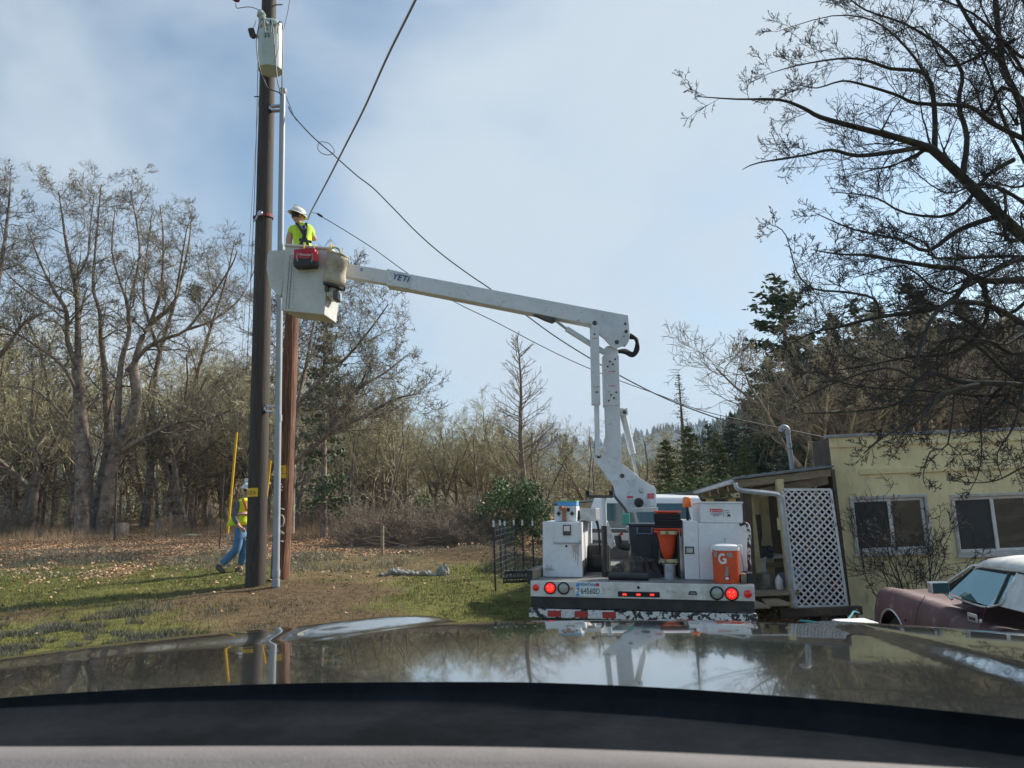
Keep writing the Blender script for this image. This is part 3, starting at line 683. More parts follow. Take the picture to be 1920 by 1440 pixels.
scatter(11, 1480, 2060, 21, 34, lambda p: np.interp(p, [1230, 1400, 1500, 2050], [.5, .66, .92, 1.0]), 'bare twiggy oak', 'oaks behind the building', protoB)
# woodland mass behind them
def merge_forest(n, seed, name, x0, x1, y0, y1, hs):
    T = Tree(seed, .03); T.grow((0, 0, -.1), (0, .02, 1), 6.8, .13, 0, dict(OAK, max=2, k=[15, 10, 0], n=[7, 4, 3], t0=[.2, .1, 0], lr=[.40, .45, .4], rmin=.017, wig=[.1, .24, .25], up=[.02, .03, 0]))
    v0, f0 = T.mesh(0, '', None, 5, True); v1, f1 = T.mesh(1, '', None, 3, True); v = np.concatenate([v0, v1]); f = np.concatenate([f0, f1 + len(v0)])
    rs = np.random.RandomState(seed); VS, FS, b0 = [], [], 0
    for _ in range(n):
        y = rs.uniform(y0, y1); px_ = rs.uniform(x0, x1); x = (px_ - 960) / FPX * y; a = rs.uniform(0, 6.28); s_ = hs(px_) * rs.uniform(.85, 1.15)
        ca, sa = math.cos(a) * s_, math.sin(a) * s_
        VS.append(np.stack([v[:, 0] * ca - v[:, 1] * sa + x, v[:, 0] * sa + v[:, 1] * ca + y, v[:, 2] * s_ * 1.05 + gz(x, y)], 1)); FS.append(f + b0); b0 += len(v)
    return tag(mesh_obj(name, raw_mesh(name, np.concatenate(VS), np.concatenate(FS), m_twig)), 'deep bare woodland massed behind the nearer oaks', 'woodland', kind='stuff')
merge_forest(64, 41, 'woodland', -150, 1300, 46, 66, lambda p: np.interp(p, [0, 450, 700, 1300], [1.25, 1.2, .66, .62]))

rs = np.random.RandomState(12); n_ = 46000; y = rs.uniform(41, 60, n_); x = rs.uniform(-.75, .28, n_) * y; z = np.concatenate([height(x[i:i + 20000], y[i:i + 20000]) for i in range(0, n_, 20000)]) + rs.rand(n_) ** 1.5 * 2.7
v, f = leaf_quads(np.stack([x, y, z], 1), .55, 13, -.4, .09)
tag(mesh_obj('undergrowth', raw_mesh('undergrowth', v, f, m_twig, smooth=False)), 'dense dark undergrowth closing the view between the far trunks', 'undergrowth', kind='stuff')
# named conifers
firA = conifer(401, 11, 2.3, 'fir_tree', m_fir, .42, -.22, 30, .24, sparse=.15)
def con(pr, px_, D, ztop_y, label, wide=1.0, cat='tree', group=None, first=False):
    p = P(px_, ztop_y, D); g0 = gz(p.x, D); h = p.z - g0
    o = pr if first else copy_tree(pr); base_h = pr.get('h', 11); s_ = h / base_h
    o.location = (p.x, D, g0); o.rotation_euler = (0, 0, rw.uniform(0, 6.28)); o.scale = (s_ * wide, s_ * wide, s_); o['label'] = label; o['category'] = cat
    if group: o['group'] = group
    return o
con(firA, 608, 27, 548, 'sparse dark fir rising behind the bare oak right of the poles', .8, first=True)
for i, (px_, D, yt) in enumerate([(20, 52, 640), (60, 50, 690), (-10, 48, 600), (100, 54, 720)]):
    con(firA, px_, D, yt, 'dark fir half hidden deep in the woods at the left edge', 1.25, group='dark firs at the left edge')
for i, (px_, D, yt) in enumerate([(395, 50, 690), (375, 54, 740), (660, 52, 720), (430, 52, 730)]):
    con(firA, px_, D, yt, 'dark fir half hidden in the woods near the poles', 1.2, group='dark firs near the poles')
for i, (px_, D, yt) in enumerate([(1325, 50, 790), (940, 55, 800), (1060, 50, 815)]):
    con(firA, px_, D, yt, 'small fir standing in the thicket behind the truck', 1.3, group='firs behind the truck')
ced = conifer(402, 7, 1.9, 'cedar_tree', m_fir2, .26, -.3, 60, .17, bare=.02, curve=.7)
ced['h'] = 7
con(ced, 1342, 30, 806, 'yellow-green conical cedar right of the tall spire fir', 1.0, first=True)
con(ced, 1290, 29, 796, 'yellow-green cedar with its top just right of the tall spire fir', 1.1)
con(ced, 1248, 31, 822, 'bushy yellow-green cedar left of the tall spire fir', 1.2)
con(ced, 1395, 28, 830, 'yellow-green cedar behind the ridge of the lean-to roof', 1.0)
spf = conifer(403, 12, 1.5, 'spire_fir', m_fir, .34, -.1, 10, .14, bare=.2, curve=.75, sparse=.1); spf['h'] = 12
con(spf, 1272, 33, 698, 'tall thin spire-topped fir between the boom and the hillside', 1.2, first=True)
pine = conifer(404, 10, 2.0, 'pine_tree', m_fir, .6, .1, 46, .26, bare=.35, curve=.35, sparse=.25); pine['h'] = 10
con(pine, 1462, 30, 530, 'tall dark pine with ragged crown behind the bare foreground branches', 1.15, first=True)
for px_, D, yt in [(1600, 34, 560), (1700, 32, 520), (1780, 36, 600), (1545, 30, 640)]:
    con(firA, px_, D, yt, 'dark fir in the tangle of trees behind the yellow building', 1.3, group='firs behind the building')

firB = conifer(409, 11, 3.0, 'fir_tree', m_fir, .36, -.2, 62, .30, bare=.04, curve=.8); firB['h'] = 11; fb = [True]
for px_, D, yt in [(1350, 56, 800), (1425, 50, 735), (1500, 44, 690), (1575, 48, 660), (1660, 44, 650), (1740, 46, 640), (1830, 44, 640), (1910, 46, 640), (1405, 60, 700), (1440, 52, 640), (1485, 58, 600), (1520, 46, 620), (1560, 62, 560), (1590, 50, 610), (1640, 58, 540), (1675, 48, 600), (1720, 64, 520), (1760, 52, 570), (1805, 60, 530), (1850, 50, 590), (1890, 62, 560), (1940, 55, 540), (1370, 64, 745)]:
    con(firB, px_, D, yt + 30, 'dark fir on the slope' + where(px_, D, 54), 1.15, group='firs on the slope', first=fb.pop() if fb else False)
# dead larch-like tree with upswept branches
T = Tree(55, .03); b0 = P(985, 985, 30); tp = P(981, 612, 30); H = tp.z - b0.z
T.path([tuple(V((.06 * math.sin(i), 0, -.3 + (H + .3) * i / 10))) for i in range(11)], [.17 * (1 - .93 * i / 10) for i in range(11)])
for i in range(74):
    z_ = H * (.32 + .67 * (i / 74)); f = 1 - (z_ / H); a = T.r.uniform(0, 6.28); L = 1.75 * (f * 1.6) ** .6 * T.r.uniform(.7, 1.1) + .15
    T.grow((0, 0, z_), tuple(V((math.cos(a), math.sin(a), .12 + .5 * (1 - f))).normalized()), L, .022, 1, dict(OAK, max=2, n=[0, 6, 4], k=[0, 7, 0], wig=[0, .07, .14], up=[0, .07, .03], t0=[0, .2, 0], lr=[0, .32, .3], rmin=.008, ang=(.4, .8)))
tree_parts(T, 'dead_tree', 'leafless conical tree with upswept branches left of the boom', 'tree', V((b0.x, b0.y, gz(b0.x, b0.y))), None, m_twigd, m_twigd)

# ------------------------------------------------------------------ the big bare tree leaning in from the right
NT = dict(OAK, max=3, n=[8, 7, 4, 2], k=[10, 10, 6, 0], wig=[.14, .15, .2, .26], up=[.0, .012, .03, .10], t0=[.15, .12, .2, 0], lr=[.54, .50, .34, .4], ltap=.86, rmin=.0030, ang=(.5, 1.1), tap=.75, cr=(.22, .4), rmax=.03)
L8 = [([(2060, 1120), (2055, 900), (2030, 700), (2000, 560), (1950, 470)], .30, .24, 0, 0, 0),
    ([(1950, 470), (1875, 404), (1804, 332), (1752, 284), (1733, 274), (1671, 255), (1607, 239), (1539, 220), (1507, 203), (1461, 187), (1381, 186), (1308, 181)], .16, .006, 24, 0, -1.2, 2.2),
    ([(1733, 274), (1681, 284), (1607, 292), (1558, 281), (1510, 291), (1423, 305), (1392, 318)], .055, .005, 15, -.4, -1.4, 1.8),
    ([(1752, 284), (1752, 207), (1736, 139), (1671, 129), (1623, 113), (1574, 110), (1494, 123), (1439, 139)], .08, .005, 20, -.2, -.6, 2.0),
    ([(1804, 332), (1813, 258), (1797, 194), (1804, 136), (1768, 90), (1697, 45), (1623, 19), (1584, -10)], .085, .012, 20, 0, .8, 2.2),
    ([(1960, 280), (1862, 232), (1817, 200), (1720, 194), (1681, 178), (1616, 158), (1578, 152), (1532, 165), (1500, 160)], .08, .006, 18, .4, -.6, 2.0),
    ([(1950, 470), (1930, 300), (1913, 194), (1880, 120), (1865, -20)], .12, .05, 20, 0, 1, 2.2),
    ([(1880, 120), (1830, 60), (1790, -10)], .05, .03, 12, .5, .5, 1.8),
    ([(1736, 139), (1700, 90), (1640, 40), (1560, 30), (1455, 60)], .035, .005, 14, -.5, -1, 1.8),
    ([(1990, 540), (1920, 526), (1842, 526), (1797, 503), (1752, 500), (1671, 487), (1620, 478), (1578, 477), (1530, 470)], .11, .008, 20, 0, -1.4, 2.0),
    ([(1817, 523), (1768, 574), (1649, 594), (1574, 613), (1526, 623), (1470, 650)], .055, .006, 20, -.5, -1.2, 2.0),
    ([(2010, 640), (1920, 607), (1881, 584), (1833, 568), (1784, 568), (1752, 590), (1729, 639), (1715, 690)], .09, .02, 16, 0, -1.6, 1.8),
    ([(1649, 594), (1639, 561), (1584, 548), (1526, 542), (1494, 510), (1474, 442), (1452, 422)], .035, .005, 16, -1.1, -1.6, 1.5),
    ([(2030, 740), (1920, 723), (1849, 718), (1800, 716), (1752, 700), (1720, 713), (1687, 755), (1607, 771), (1510, 775)], .10, .008, 20, 0, -1.6, 1.8),
    ([(1833, 723), (1768, 739), (1736, 775), (1704, 794), (1655, 820), (1620, 850)], .06, .008, 18, -.6, -2, 1.6),
    ([(1860, 722), (1840, 770), (1841, 850), (1832, 893), (1814, 927)], .022, .005, 10, -.9, -1.3, .8),
    ([(1790, 740), (1777, 832), (1744, 847), (1731, 893), (1738, 915)], .020, .005, 10, -.9, -1.3, .8),
    ([(1777, 832), (1800, 850), (1812, 880)], .012, .005, 6, -.9, -1, .7),
    ([(1990, 860), (1930, 870), (1870, 900), (1820, 905), (1780, 900)], .03, .005, 12, 0, -1, 1.0),
    ([(1875, 404), (1800, 430), (1740, 470), (1690, 450), (1600, 430), (1530, 400)], .06, .006, 20, 0, -1, 2.0),
    ([(1842, 526), (1850, 600), (1790, 660), (1700, 670), (1600, 690), (1500, 700)], .05, .006, 20, -.2, .4, 1.9),
    ([(1900, 300), (1850, 330), (1790, 400), (1700, 400), (1640, 370), (1560, 360)], .05, .006, 20, .2, -.8, 1.9),
    ([(1720, 713), (1660, 690), (1560, 720), (1480, 760)], .03, .006, 14, -1, -1.5, 1.5),
    ([(1920, 723), (1900, 800), (1870, 850), (1880, 900)], .03, .005, 12, -.3, -.8, 1.0)]
LX = random.Random(44)
for sx_, sy_, ex_, ey_ in ((1930, 330, 1760, 20), (1950, 430, 1790, 360), (1940, 400, 1700, 320), (1960, 250, 1840, -30), (1960, 500, 1760, 560), (1930, 200, 1760, 150), (1980, 600, 1800, 640), (1990, 640, 1720, 800), (1960, 480, 1640, 420), (1980, 690, 1780, 660), (1930, 150, 1700, -20), (1950, 560, 1700, 540), (1985, 760, 1700, 745), (1900, 90, 1650, 70), (1950, 100, 1800, 80), (1960, 330, 1830, 300), (1970, 420, 1850, 470), (1985, 560, 1860, 540), (1980, 640, 1650, 600), (1980, 700, 1600, 640), (1985, 720, 1500, 690), (1990, 800, 1820, 800), (1960, 10, 1830, -40), (1960, 180, 1850, 220), (1970, 500, 1600, 520)):
    L8.append(([(sx_ + (ex_ - sx_) * t_ + (LX.gauss(0, 16) if 0 < t_ < 1 else 0), sy_ + (ey_ - sy_) * t_ + 34 * math.sin(3.1 * t_) * LX.choice((-1, 1)) + LX.gauss(0, 8)) for t_ in (0, .25, .5, .75, 1)], .045, .006, 17, LX.uniform(-.3, .8), LX.uniform(-1.2, 1.8), 1.8))
L8 = [(a_, (r0_ * (.5 if r0_ > .06 else .7) if i_ else r0_ * .7), r1_ * .8, int(k_ * .86), *rest_) for i_, (a_, r0_, r1_, k_, *rest_) in enumerate(L8)]
px_tree(777, L8, 9.6, 'large leafless tree with dark mossy limbs reaching in from the right over the building', 'bare_tree', NT, 1.0, .03, tm=m_mossbark, tw=m_darktwig)

# ------------------------------------------------------------------ shrubs and brush
SH = dict(OAK, max=2, n=[7, 5, 3], k=[7, 6, 0], wig=[.13, .22, .28], up=[.01, .02, .02], t0=[.2, .15, 0], lr=[.5, .5, .4], rmin=.005, ang=(.3, .9))
def shrub(seed, h, n, spread, r, tm, par=SH, name='shrub'):
    T = Tree(seed, .002)
    for i in range(n):
        a = T.r.uniform(0, 6.28); q = T.r.uniform(.05, spread); T.grow((math.cos(a) * q * .25, math.sin(a) * q * .25, -.05), tuple(V((math.cos(a) * q, math.sin(a) * q, 1)).normalized()), h * T.r.uniform(.6, 1.1), r * T.r.uniform(.6, 1.2), 0, par)
    o = thing(name, '-', 'shrub'); mesh_obj('stems', T.mesh(0, 'stems', tm, 3), o)
    for c in o.children: c.matrix_parent_inverse = Matrix.Identity(4)
    return o
sp_ = [shrub(500, 1.7, 22, 1.1, .012, m_twigd, dict(SH, rmin=.006)), shrub(501, 1.5, 22, 1.5, .012, m_twigd, dict(SH, rmin=.006))]
for i in range(26):
    px_ = 655 + 265 * (i / 25) + rw.uniform(-12, 12); y = 23.5 + rw.uniform(0, 5) - (i / 25) * 1.6; x = (px_ - 960) / FPX * y
    plant(sp_[i % 2], x, y, rw.uniform(0, 6), rw.uniform(.62, 1.0), 'brown leafless shrub in the thicket' + where(px_, y, 26), 'brown shrubs in the thicket')
for i in range(16):
    px_ = rw.choice((rw.uniform(560, 700), rw.uniform(900, 1240), rw.uniform(0, 420))); y = rw.uniform(29, 32); x = (px_ - 960) / FPX * y
    plant(sp_[i % 2], x, y, rw.uniform(0, 6), rw.uniform(.5, .85), 'brown shrub at the woodland foot' + where(px_, y, 30.5), 'shrubs at the woodland foot')
ws = shrub(510, 2.25, 17, .85, .016, m_darktwig, dict(SH, max=3, n=[8, 6, 4, 3], k=[6, 5, 4, 0], lr=[.45, .5, .5, .4], t0=[.3, .2, .1, 0], wig=[.11, .2, .25, .3], up=[0, .02, .02, 0], rmin=.0035), 'leafless_shrub')
p_ = P(1700, 1128, 12.2); ws.location = (p_.x, p_.y, gz(p_.x, p_.y)); ws['label'] = 'dark leafless many-stemmed shrub growing in front of the building window'
# green leafy shrub
def leafy(px_, py_, D, w, h, label, n, seed, m=m_bush, size=.11):
    rs = np.random.RandomState(seed); p = P(px_, py_, D); g0 = gz(p.x, D)
    cl = rs.normal(size=(40, 3)); cl /= np.linalg.norm(cl, axis=1)[:, None]; cl *= rs.uniform(.35, 1.25, (40, 1)) ** .8; cl = cl * np.array([w / 2, w / 2, h / 2]) + np.array([0, 0, h * .52])
    c = cl[rs.randint(0, 40, n)] + rs.normal(size=(n, 3)) * np.array([w, w, h]) * .075
    v, f = leaf_quads(c, size * .8, seed, .2, .6); o = thing('leafy_shrub', label, 'shrub', (p.x, D, g0))
    k = mesh_obj('foliage', raw_mesh('foliage', v, f, m, smooth=False), o); k.matrix_parent_inverse = Matrix.Identity(4)
    T = Tree(seed, .001)
    for i in range(14): q = cl[i]; T.path([(0, 0, -.1), tuple(q * np.array([.4, .4, .5])), tuple(q)], [.03, .02, .01])
    k = mesh_obj('stems', T.mesh(0, 'stems', m_twigd, 4), o); k.matrix_parent_inverse = Matrix.Identity(4)
leafy(955, 960, 24, 2.0, 2.15, 'glossy green leafy shrub behind the black garden stakes', 5200, 71, size=.13)
leafy(1010, 960, 25.5, 1.3, 1.4, 'smaller green shrub right of the glossy leafy one', 1600, 72, size=.13)
leafy(790, 960, 27, 1.9, 1.5, 'yellow-green shrub above the brown thicket', 2200, 73, m_fir2, .13)
leafy(1330, 900, 22, 4.5, 2.1, 'low yellow-green bushes behind the lean-to roof', 4000, 74, m_fir2, .13)
leafy(1160, 930, 24, 3.6, 1.7, 'olive bushes left of the truck cab beyond the shed', 2600, 75, m_fir2, .12)
# mistletoe ball
rs = np.random.RandomState(9); c = rs.normal(size=(900, 3)); c /= np.linalg.norm(c, axis=1)[:, None]; c = c * rs.uniform(.3, 1, (900, 1)) * .48; v, f = leaf_quads(c, .10, 3)
o = thing('mistletoe', 'round dark mistletoe clump high in the bare oak left of the poles', 'mistletoe', P(366, 548, 32)); k = mesh_obj('foliage', raw_mesh('foliage', v, f, m_fir, smooth=False), o); k.matrix_parent_inverse = Matrix.Identity(4)

# ------------------------------------------------------------------ leaf litter, grass, weeds
def scat(n, seed, fn, x0, x1, y0, y1):
    rs = np.random.RandomState(seed); x = rs.uniform(x0, x1, n); y = y0 + (y1 - y0) * rs.rand(n) ** .9; k = (np.abs(x) < y * .74 + 1.0) & (rs.rand(n) < fn(x, y)); x, y = x[k], y[k]
    z = np.concatenate([height(x[i:i + 20000], y[i:i + 20000]) for i in range(0, len(x), 20000)]) if len(x) else x
    return x, y, z, rs
m_leaf = mat('dry_leaf', (.30, .165, .085), .85, c2=(.52, .37, .23), scale=40, lo=.4, hi=.6, detail=1, fine=0, c3=(.11, .055, .03), s3=37, lo3=.55, hi3=.6)
x, y, z, rs = scat(230000, 1, lambda x, y: np.clip(zones(x, y)[0] * .9 + .008 + .13 * sst(12, 17, y) * (fbm(x, y, 1.4, 61) > .46) + .12 * (x > 2), 0, 1), -24, 16, 8, 33)
c = np.stack([x, y, z + .035 + rs.uniform(0, .03, len(x))], 1); v, f = leaf_quads(c, .068, 5, .55, .7)
tag(mesh_obj('leaf_litter', raw_mesh('leaf_litter', v, f, m_leaf, smooth=False)), 'dry tan oak leaves scattered over the clearing floor', 'leaf litter', kind='stuff'); nleaf = len(x)
def blades(name, n, seed, fn, box, h, w, m, label, cat, lean=.5):
    x, y, z, rs = scat(n, seed, fn, *box); k = len(x); hh = h * rs.uniform(.4, 1.3, k); a = rs.uniform(0, 6.28, k); q = rs.normal(size=(k, 2)) * lean
    dx, dy = np.cos(a) * w / 2, np.sin(a) * w / 2
    v = np.stack([np.stack([x - dx, y - dy, z - .01], 1), np.stack([x + dx, y + dy, z - .01], 1), np.stack([x + q[:, 0] * hh, y + q[:, 1] * hh, z + hh], 1)], 1).reshape(-1, 3)
    tag(mesh_obj(name, raw_mesh(name, v, np.arange(len(v)).reshape(-1, 3), m, smooth=False)), label, cat, kind='stuff'); return k
m_grass = mat('short_grass', (.082, .088, .028), .8, c2=(.18, .165, .058), scale=1.2, fine=0, spec=.2)
m_weed = mat('dead_weeds', (.20, .18, .14), .95, c2=(.12, .13, .08), scale=1.4, fine=0)
m_heath = mat('dark_ground_cover', (.055, .06, .045), .95, c2=(.14, .135, .105), scale=3, fine=0)
m_straw = mat('dry_straw', (.36, .26, .16), .95, c2=(.25, .18, .11), scale=1.1, fine=0)
k1 = blades('grass', 260000, 2, lambda x, y: zones(x, y)[1] * .9 + .07 * (y < 22), (-16, 6, 6.5, 24), .045, .010, m_grass, 'short mossy grass in the clearing', 'grass')
heath = lambda x, y: (np.exp(-((x + 4.1 + (y - 8.2) * .4) ** 2 / 1.7 + (y - 8.3) ** 2 / .45)) + np.exp(-((x + 6.6) ** 2 / 2.4 + (y - 9.4) ** 2 / .5)) + np.exp(-((x + 7.5) ** 2 / 2 + (y - 8.2) ** 2 / .5)) + np.exp(-((x + 7.2) ** 2 / 3 + (y - 11.0) ** 2 / .3)) + .6 * np.exp(-((x + 4.9) ** 2 / .8 + (y - 9.6) ** 2 / .3)) + .25 * np.exp(-((x + 6.5) ** 2 / 9 + (y - 10.) ** 2 / 9))) * (fbm(x, y, .5, 55) > .53)
k2 = blades('ground_cover', 260000, 3, lambda x, y: np.clip(heath(x, y) * .9, 0, 1), (-10, -1.5, 7.0, 12.5), .075, .009, m_heath, 'dark twiggy ground cover in patches at the lower left', 'ground cover', .4)
k3 = blades('weeds', 160000, 4, lambda x, y: np.clip((fbm(x, y, 1.3, 77) - .42) * 5, 0, 1) * sst(14.8, 16.5, y) * (1 - sst(22, 25, y)) * .6 * (x < 1), (-16, 2, 14, 25), .14, .010, m_weed, 'grey dead weeds behind the walking worker', 'weeds')
k4 = blades('dry_grass', 60000, 6, lambda x, y: np.clip((fbm(x, y, 2.3, 99) - .42) * 5, 0, 1) * sst(25, 29, y) * .8, (-25, 7, 25, 34), .40, .014, m_straw, 'tall straw-coloured grass along the woodland edge', 'dry grass', .3)
k5 = blades('porch_weeds', 30000, 8, lambda x, y: sst(2.3, 3.4, x) * .25 * (fbm(x, y, .5, 31) > .5), (2, 9, 6, 13), .06, .010, m_grass, 'sparse green weeds in front of the lattice', 'weeds')
print('leaf', nleaf, 'grass', k1, k2, k3, k4, k5)

# ------------------------------------------------------------------ utility poles
def pole(name, px0, py0, px1, py1, D, r0, r1, label, m, cap=True, D1=None):
    b0 = P(px0, py0, D); t1 = P(px1, py1, D if D1 is None else D1); base = V((b0.x, b0.y, gz(b0.x, b0.y) - .25)); rs_ = random.Random(int(px0))
    n = 18; k = 22; rows = []
    for i in range(k):
        f = i / (k - 1); c = base + (t1 - base) * f; rr = r0 + (r1 - r0) * f; rows.append([c + V((math.cos(j * 2 * math.pi / n), math.sin(j * 2 * math.pi / n), 0)) * rr * (1 + .025 * math.sin(j * 7 + .3) + rs_.uniform(-.012, .012)) for j in range(n + 1)])
    for r_ in rows: r_[-1] = r_[0]
    o = thing(name, label, 'utility pole', (base.x, base.y, base.z + .25))
    b = MB(); b.grid(rows); b.add(rows[-1][:-1], [tuple(range(n))]); b.build('shaft', m, o, smooth=True)
    return o, base, t1
PD = 14.0
new_pole, npb, npt = pole('utility_pole', 479, 1100, 506, -60, PD, .178, .14, 'tall dark brown utility pole carrying the transformer', m_pole)
old_pole, opb, opt = pole('utility_pole', 524, 1102, 549, 575, PD + .55, .175, .13, 'shorter reddish weathered utility pole cut off behind the bucket', m_pole2)
def on_pole(base, top, z): f = (z - base.z) / (top.z - base.z); return base + (top - base) * f
def tagplate(par, px0, py0, px1, py1, base, top, r, txt, name='tag', D=PD):
    a = P(px0, py0, D); c = P(px1, py1, D); z0, z1 = c.z, a.z; cen = on_pole(base, top, (z0 + z1) / 2); b = MB(); n = 8
    a0 = math.asin(max(-.95, min(.95, (a.x - cen.x) / r))); a1 = math.asin(max(-.95, min(.95, (c.x - cen.x) / r)))
    rows = [[V((cen.x + math.sin(a0 + (a1 - a0) * j / n) * (r + .006), cen.y - math.cos(a0 + (a1 - a0) * j / n) * (r + .006), z)) for j in range(n + 1)] for z in (z0, z1)]
    b.grid(rows).build(name, m_tagy, par, solid=.003)
    if txt: text(txt, (z1 - z0) * .62, facing((cen.x + math.sin((a0 + a1) / 2) * (r + .012), cen.y - r - .012, (z0 + z1) / 2 - .01), (math.cos((a0 + a1) / 2), math.sin((a0 + a1) / 2), 0), (0, 0, 1)), m_ink, 'digits', par, sx=.9)
tagplate(new_pole, 464, 916, 489, 931, npb, npt, .172, '111Z16')
tagplate(old_pole, 520, 874, 541, 888, opb, opt, .165, '11112', D=PD + .55)
tagplate(old_pole, 520, 890, 541, 897, opb, opt, .165, '', 'small_tag', PD + .55)
b = MB(); p = P(468, 900, PD); c = on_pole(npb, npt, p.z); b.beam(V((p.x - .03, c.y - .175, p.z)), V((p.x + .04, c.y - .196, p.z)), .01, .05).build('paper_tag', m_white, new_pole)
# painted marks on the old pole
b = MB()
for px_, py_ in ((528, 908), (529.5, 913), (528.5, 919)):
    p = P(px_, py_, PD + .55 - .165); b.lathe([(.012, 0), (.016, .008), (.001, .012)], p, (0, -1, 0), 10)
b.build('white_button', m_white, old_pole)
def marks(pl):
    b = MB()
    for L in pl:
        pp = [P(x, y, PD + .55 - .165) for x, y in L]; pp = [V((q.x, on_pole(opb, opt, q.z).y - math.sqrt(max(0, .165 ** 2 - (q.x - on_pole(opb, opt, q.z).x) ** 2)) - .002, q.z)) for q in smooth_pts(pp, 3)]
        b.tube(pp, .014, 5)
    b.build('painted_number', m_chalk, old_pole)
marks([[(522, 955), (527, 953.5), (533, 955.5)], [(523, 967), (529, 966), (532, 973), (531, 983), (527, 987), (522, 985)], [(523, 994), (528, 997), (532, 1001)], [(532, 1001), (528, 1000), (523, 996)], [(522, 1015), (527, 1014.5), (531, 1016)]])
b = MB(); b.tube([P(548, 590, PD + .4), P(546, 760, PD + .38), P(541, 900, PD + .36), P(536, 1000, PD + .36), P(531, 1060, PD + .36), P(531, 1104, PD + .36)], .013, 6); b.build('ground_rod_moulding', m_pole2, old_pole, smooth=True)
# conduit riser
p0 = P(517, 1110, PD - .28); p0.z = gz(p0.x, p0.y) - .05; p1 = P(530, 176, PD - .18)
co_ = thing('conduit', 'grey plastic conduit riser standing in front of the two poles', 'conduit', (p0.x, p0.y, p0.z + .05))
b = MB(); b.cyl(p0, p1, .062, .055, 16); b.build('pipe', m_pvc, co_, smooth=True)
for z_ in (.0, .17): q = p0 + V((0, 0, z_ + .06)); b = MB(); b.cyl(q, q + V((0, 0, .13)), .072, .072, 16); b.build('coupling', m_pvc, co_, smooth=True)
for py_ in (470, 790): q = P(522 if py_ > 500 else 527, py_, PD - .24); b = MB(); b.cyl(q, q + V((0, 0, .12)), .067, .067, 16); b.build('coupling', m_pvc, co_, smooth=True)
b = MB(); b.lathe([(.06, 0), (.075, .03), (.07, .1), (.03, .13)], p1, (.1, 0, 1), 14); b.build('weatherhead', m_pvc, co_, smooth=True)
b = MB()
for px_, py_ in ((505, 768), (514, 205)):
    q = P(px_, py_, PD - .12); b = MB(); b.mm(q.x - .09, q.x + .16, q.y - .05, q.y + .04, q.z - .05, q.z - .02); b.mm(q.x - .09, q.x + .16, q.y - .05, q.y + .04, q.z + .05, q.z + .08); b.mm(q.x - .09, q.x - .05, q.y - .05, q.y + .04, q.z - .05, q.z + .08); b.build('standoff_bracket', m_steel, new_pole)
# transformer (hangs on the pole, a thing of its own)
tcn = P(507, 133, PD - .46); tz0 = tcn.z; tz1 = P(505, 52, PD - .50).z; tr = .235
tf = thing('transformer', 'pale green cylindrical pole transformer marked 25', 'transformer', (tcn.x, tcn.y, tz0))
b = MB(); b.lathe([(tr * .97, 0), (tr, .02), (tr, tz1 - tz0), (tr * 1.05, tz1 - tz0 + .005), (tr * 1.05, tz1 - tz0 + .05), (tr * .9, tz1 - tz0 + .09), (.05, tz1 - tz0 + .14)], (tcn.x, tcn.y, tz0), n=32); b.build('tank', m_trafo, tf, smooth=True)
text('4', .075, facing((tcn.x, tcn.y - tr - .006, tz1 - .17), (1, 0, 0), (0, 0, 1)), m_ink, 'number', tf)
text('25', .13, facing((tcn.x, tcn.y - tr - .006, tz1 - .30), (1, 0, 0), (0, 0, 1)), m_ink, 'number', tf)
b = MB()
for dx in (-.14, .0, .14): b.lathe([(.03, 0), (.045, .02), (.03, .05), (.012, .08)], (tcn.x + dx, tcn.y - math.sqrt(tr ** 2 - dx ** 2), tz1 - .06), (0, -1, 0), 12)
b.build('secondary_bushing', m_ceramic, tf, smooth=True)
b = MB(); q = V((tcn.x - .13, tcn.y + .02, tz1 + .06)); b.lathe([(.05, 0), (.085, .03), (.06, .07), (.085, .11), (.06, .15), (.08, .19), (.05, .23), (.09, .27), (.06, .36), (.02, .40)], q, (-.28, 0, 1), 16); b.build('primary_bushing', m_ceramic, tf, smooth=True)
b = MB(); q = P(471, 62, PD - .5); b.cyl(q + V((0, 0, .08)), q + V((.05, 0, -.1)), .05, .045, 10)
for k in range(4): b.lathe([(.04, 0), (.065, .012), (.04, .025)], q + V((.012 * k, 0, .06 - .045 * k)), (-.2, 0, 1), 12)
b.beam(q + V((.03, 0, -.03)), V((tcn.x - tr * .9, tcn.y, q.z - .08)), .04, .05); b.build('surge_arrester', m_darkmetal, tf, smooth=True)
b = MB(); b.mm(tcn.x - .05, tcn.x + .05, tcn.y + tr - .03, npt.y - .12, tz0 + .1, tz0 + .2); b.mm(tcn.x - .05, tcn.x + .05, tcn.y + tr - .03, npt.y - .12, tz1 - .2, tz1 - .1); b.build('mounting_lug', m_trafo, tf)
b = MB()
def wires(L): 
    for pl, r_ in L: b.tube(smooth_pts([P(x, y, d) for x, y, d in pl], 4), r_, 5)
D_ = PD - .85
wires([([(497, 60, D_), (494, 36, D_), (488, 42, D_), (483, 60, D_), (481, 85, D_), (486, 125, D_), (495, 150, D_), (504, 166, D_), (520, 172, D_), (528, 178, D_)], .012),
       ([(508, 60, D_), (507, 38, D_), (511, 50, D_), (515, 90, D_), (518, 130, D_), (521, 155, D_), (527, 176, D_)], .012),
       ([(521, 62, D_ + .2), (522, 46, D_ + .2), (525, 41, D_ + .2), (530, 50, D_ + .2), (530, 100, D_ + .2), (529, 140, D_ + .2), (529, 176, D_ + .3)], .014),
       ([(523, 63, D_ + .2), (522, 90, D_), (514, 115, D_), (513, 120, D_)], .005),
       ([(480, 38, D_ + .5), (476, 50, D_ + .3), (471, 55, D_ + .4)], .006)])
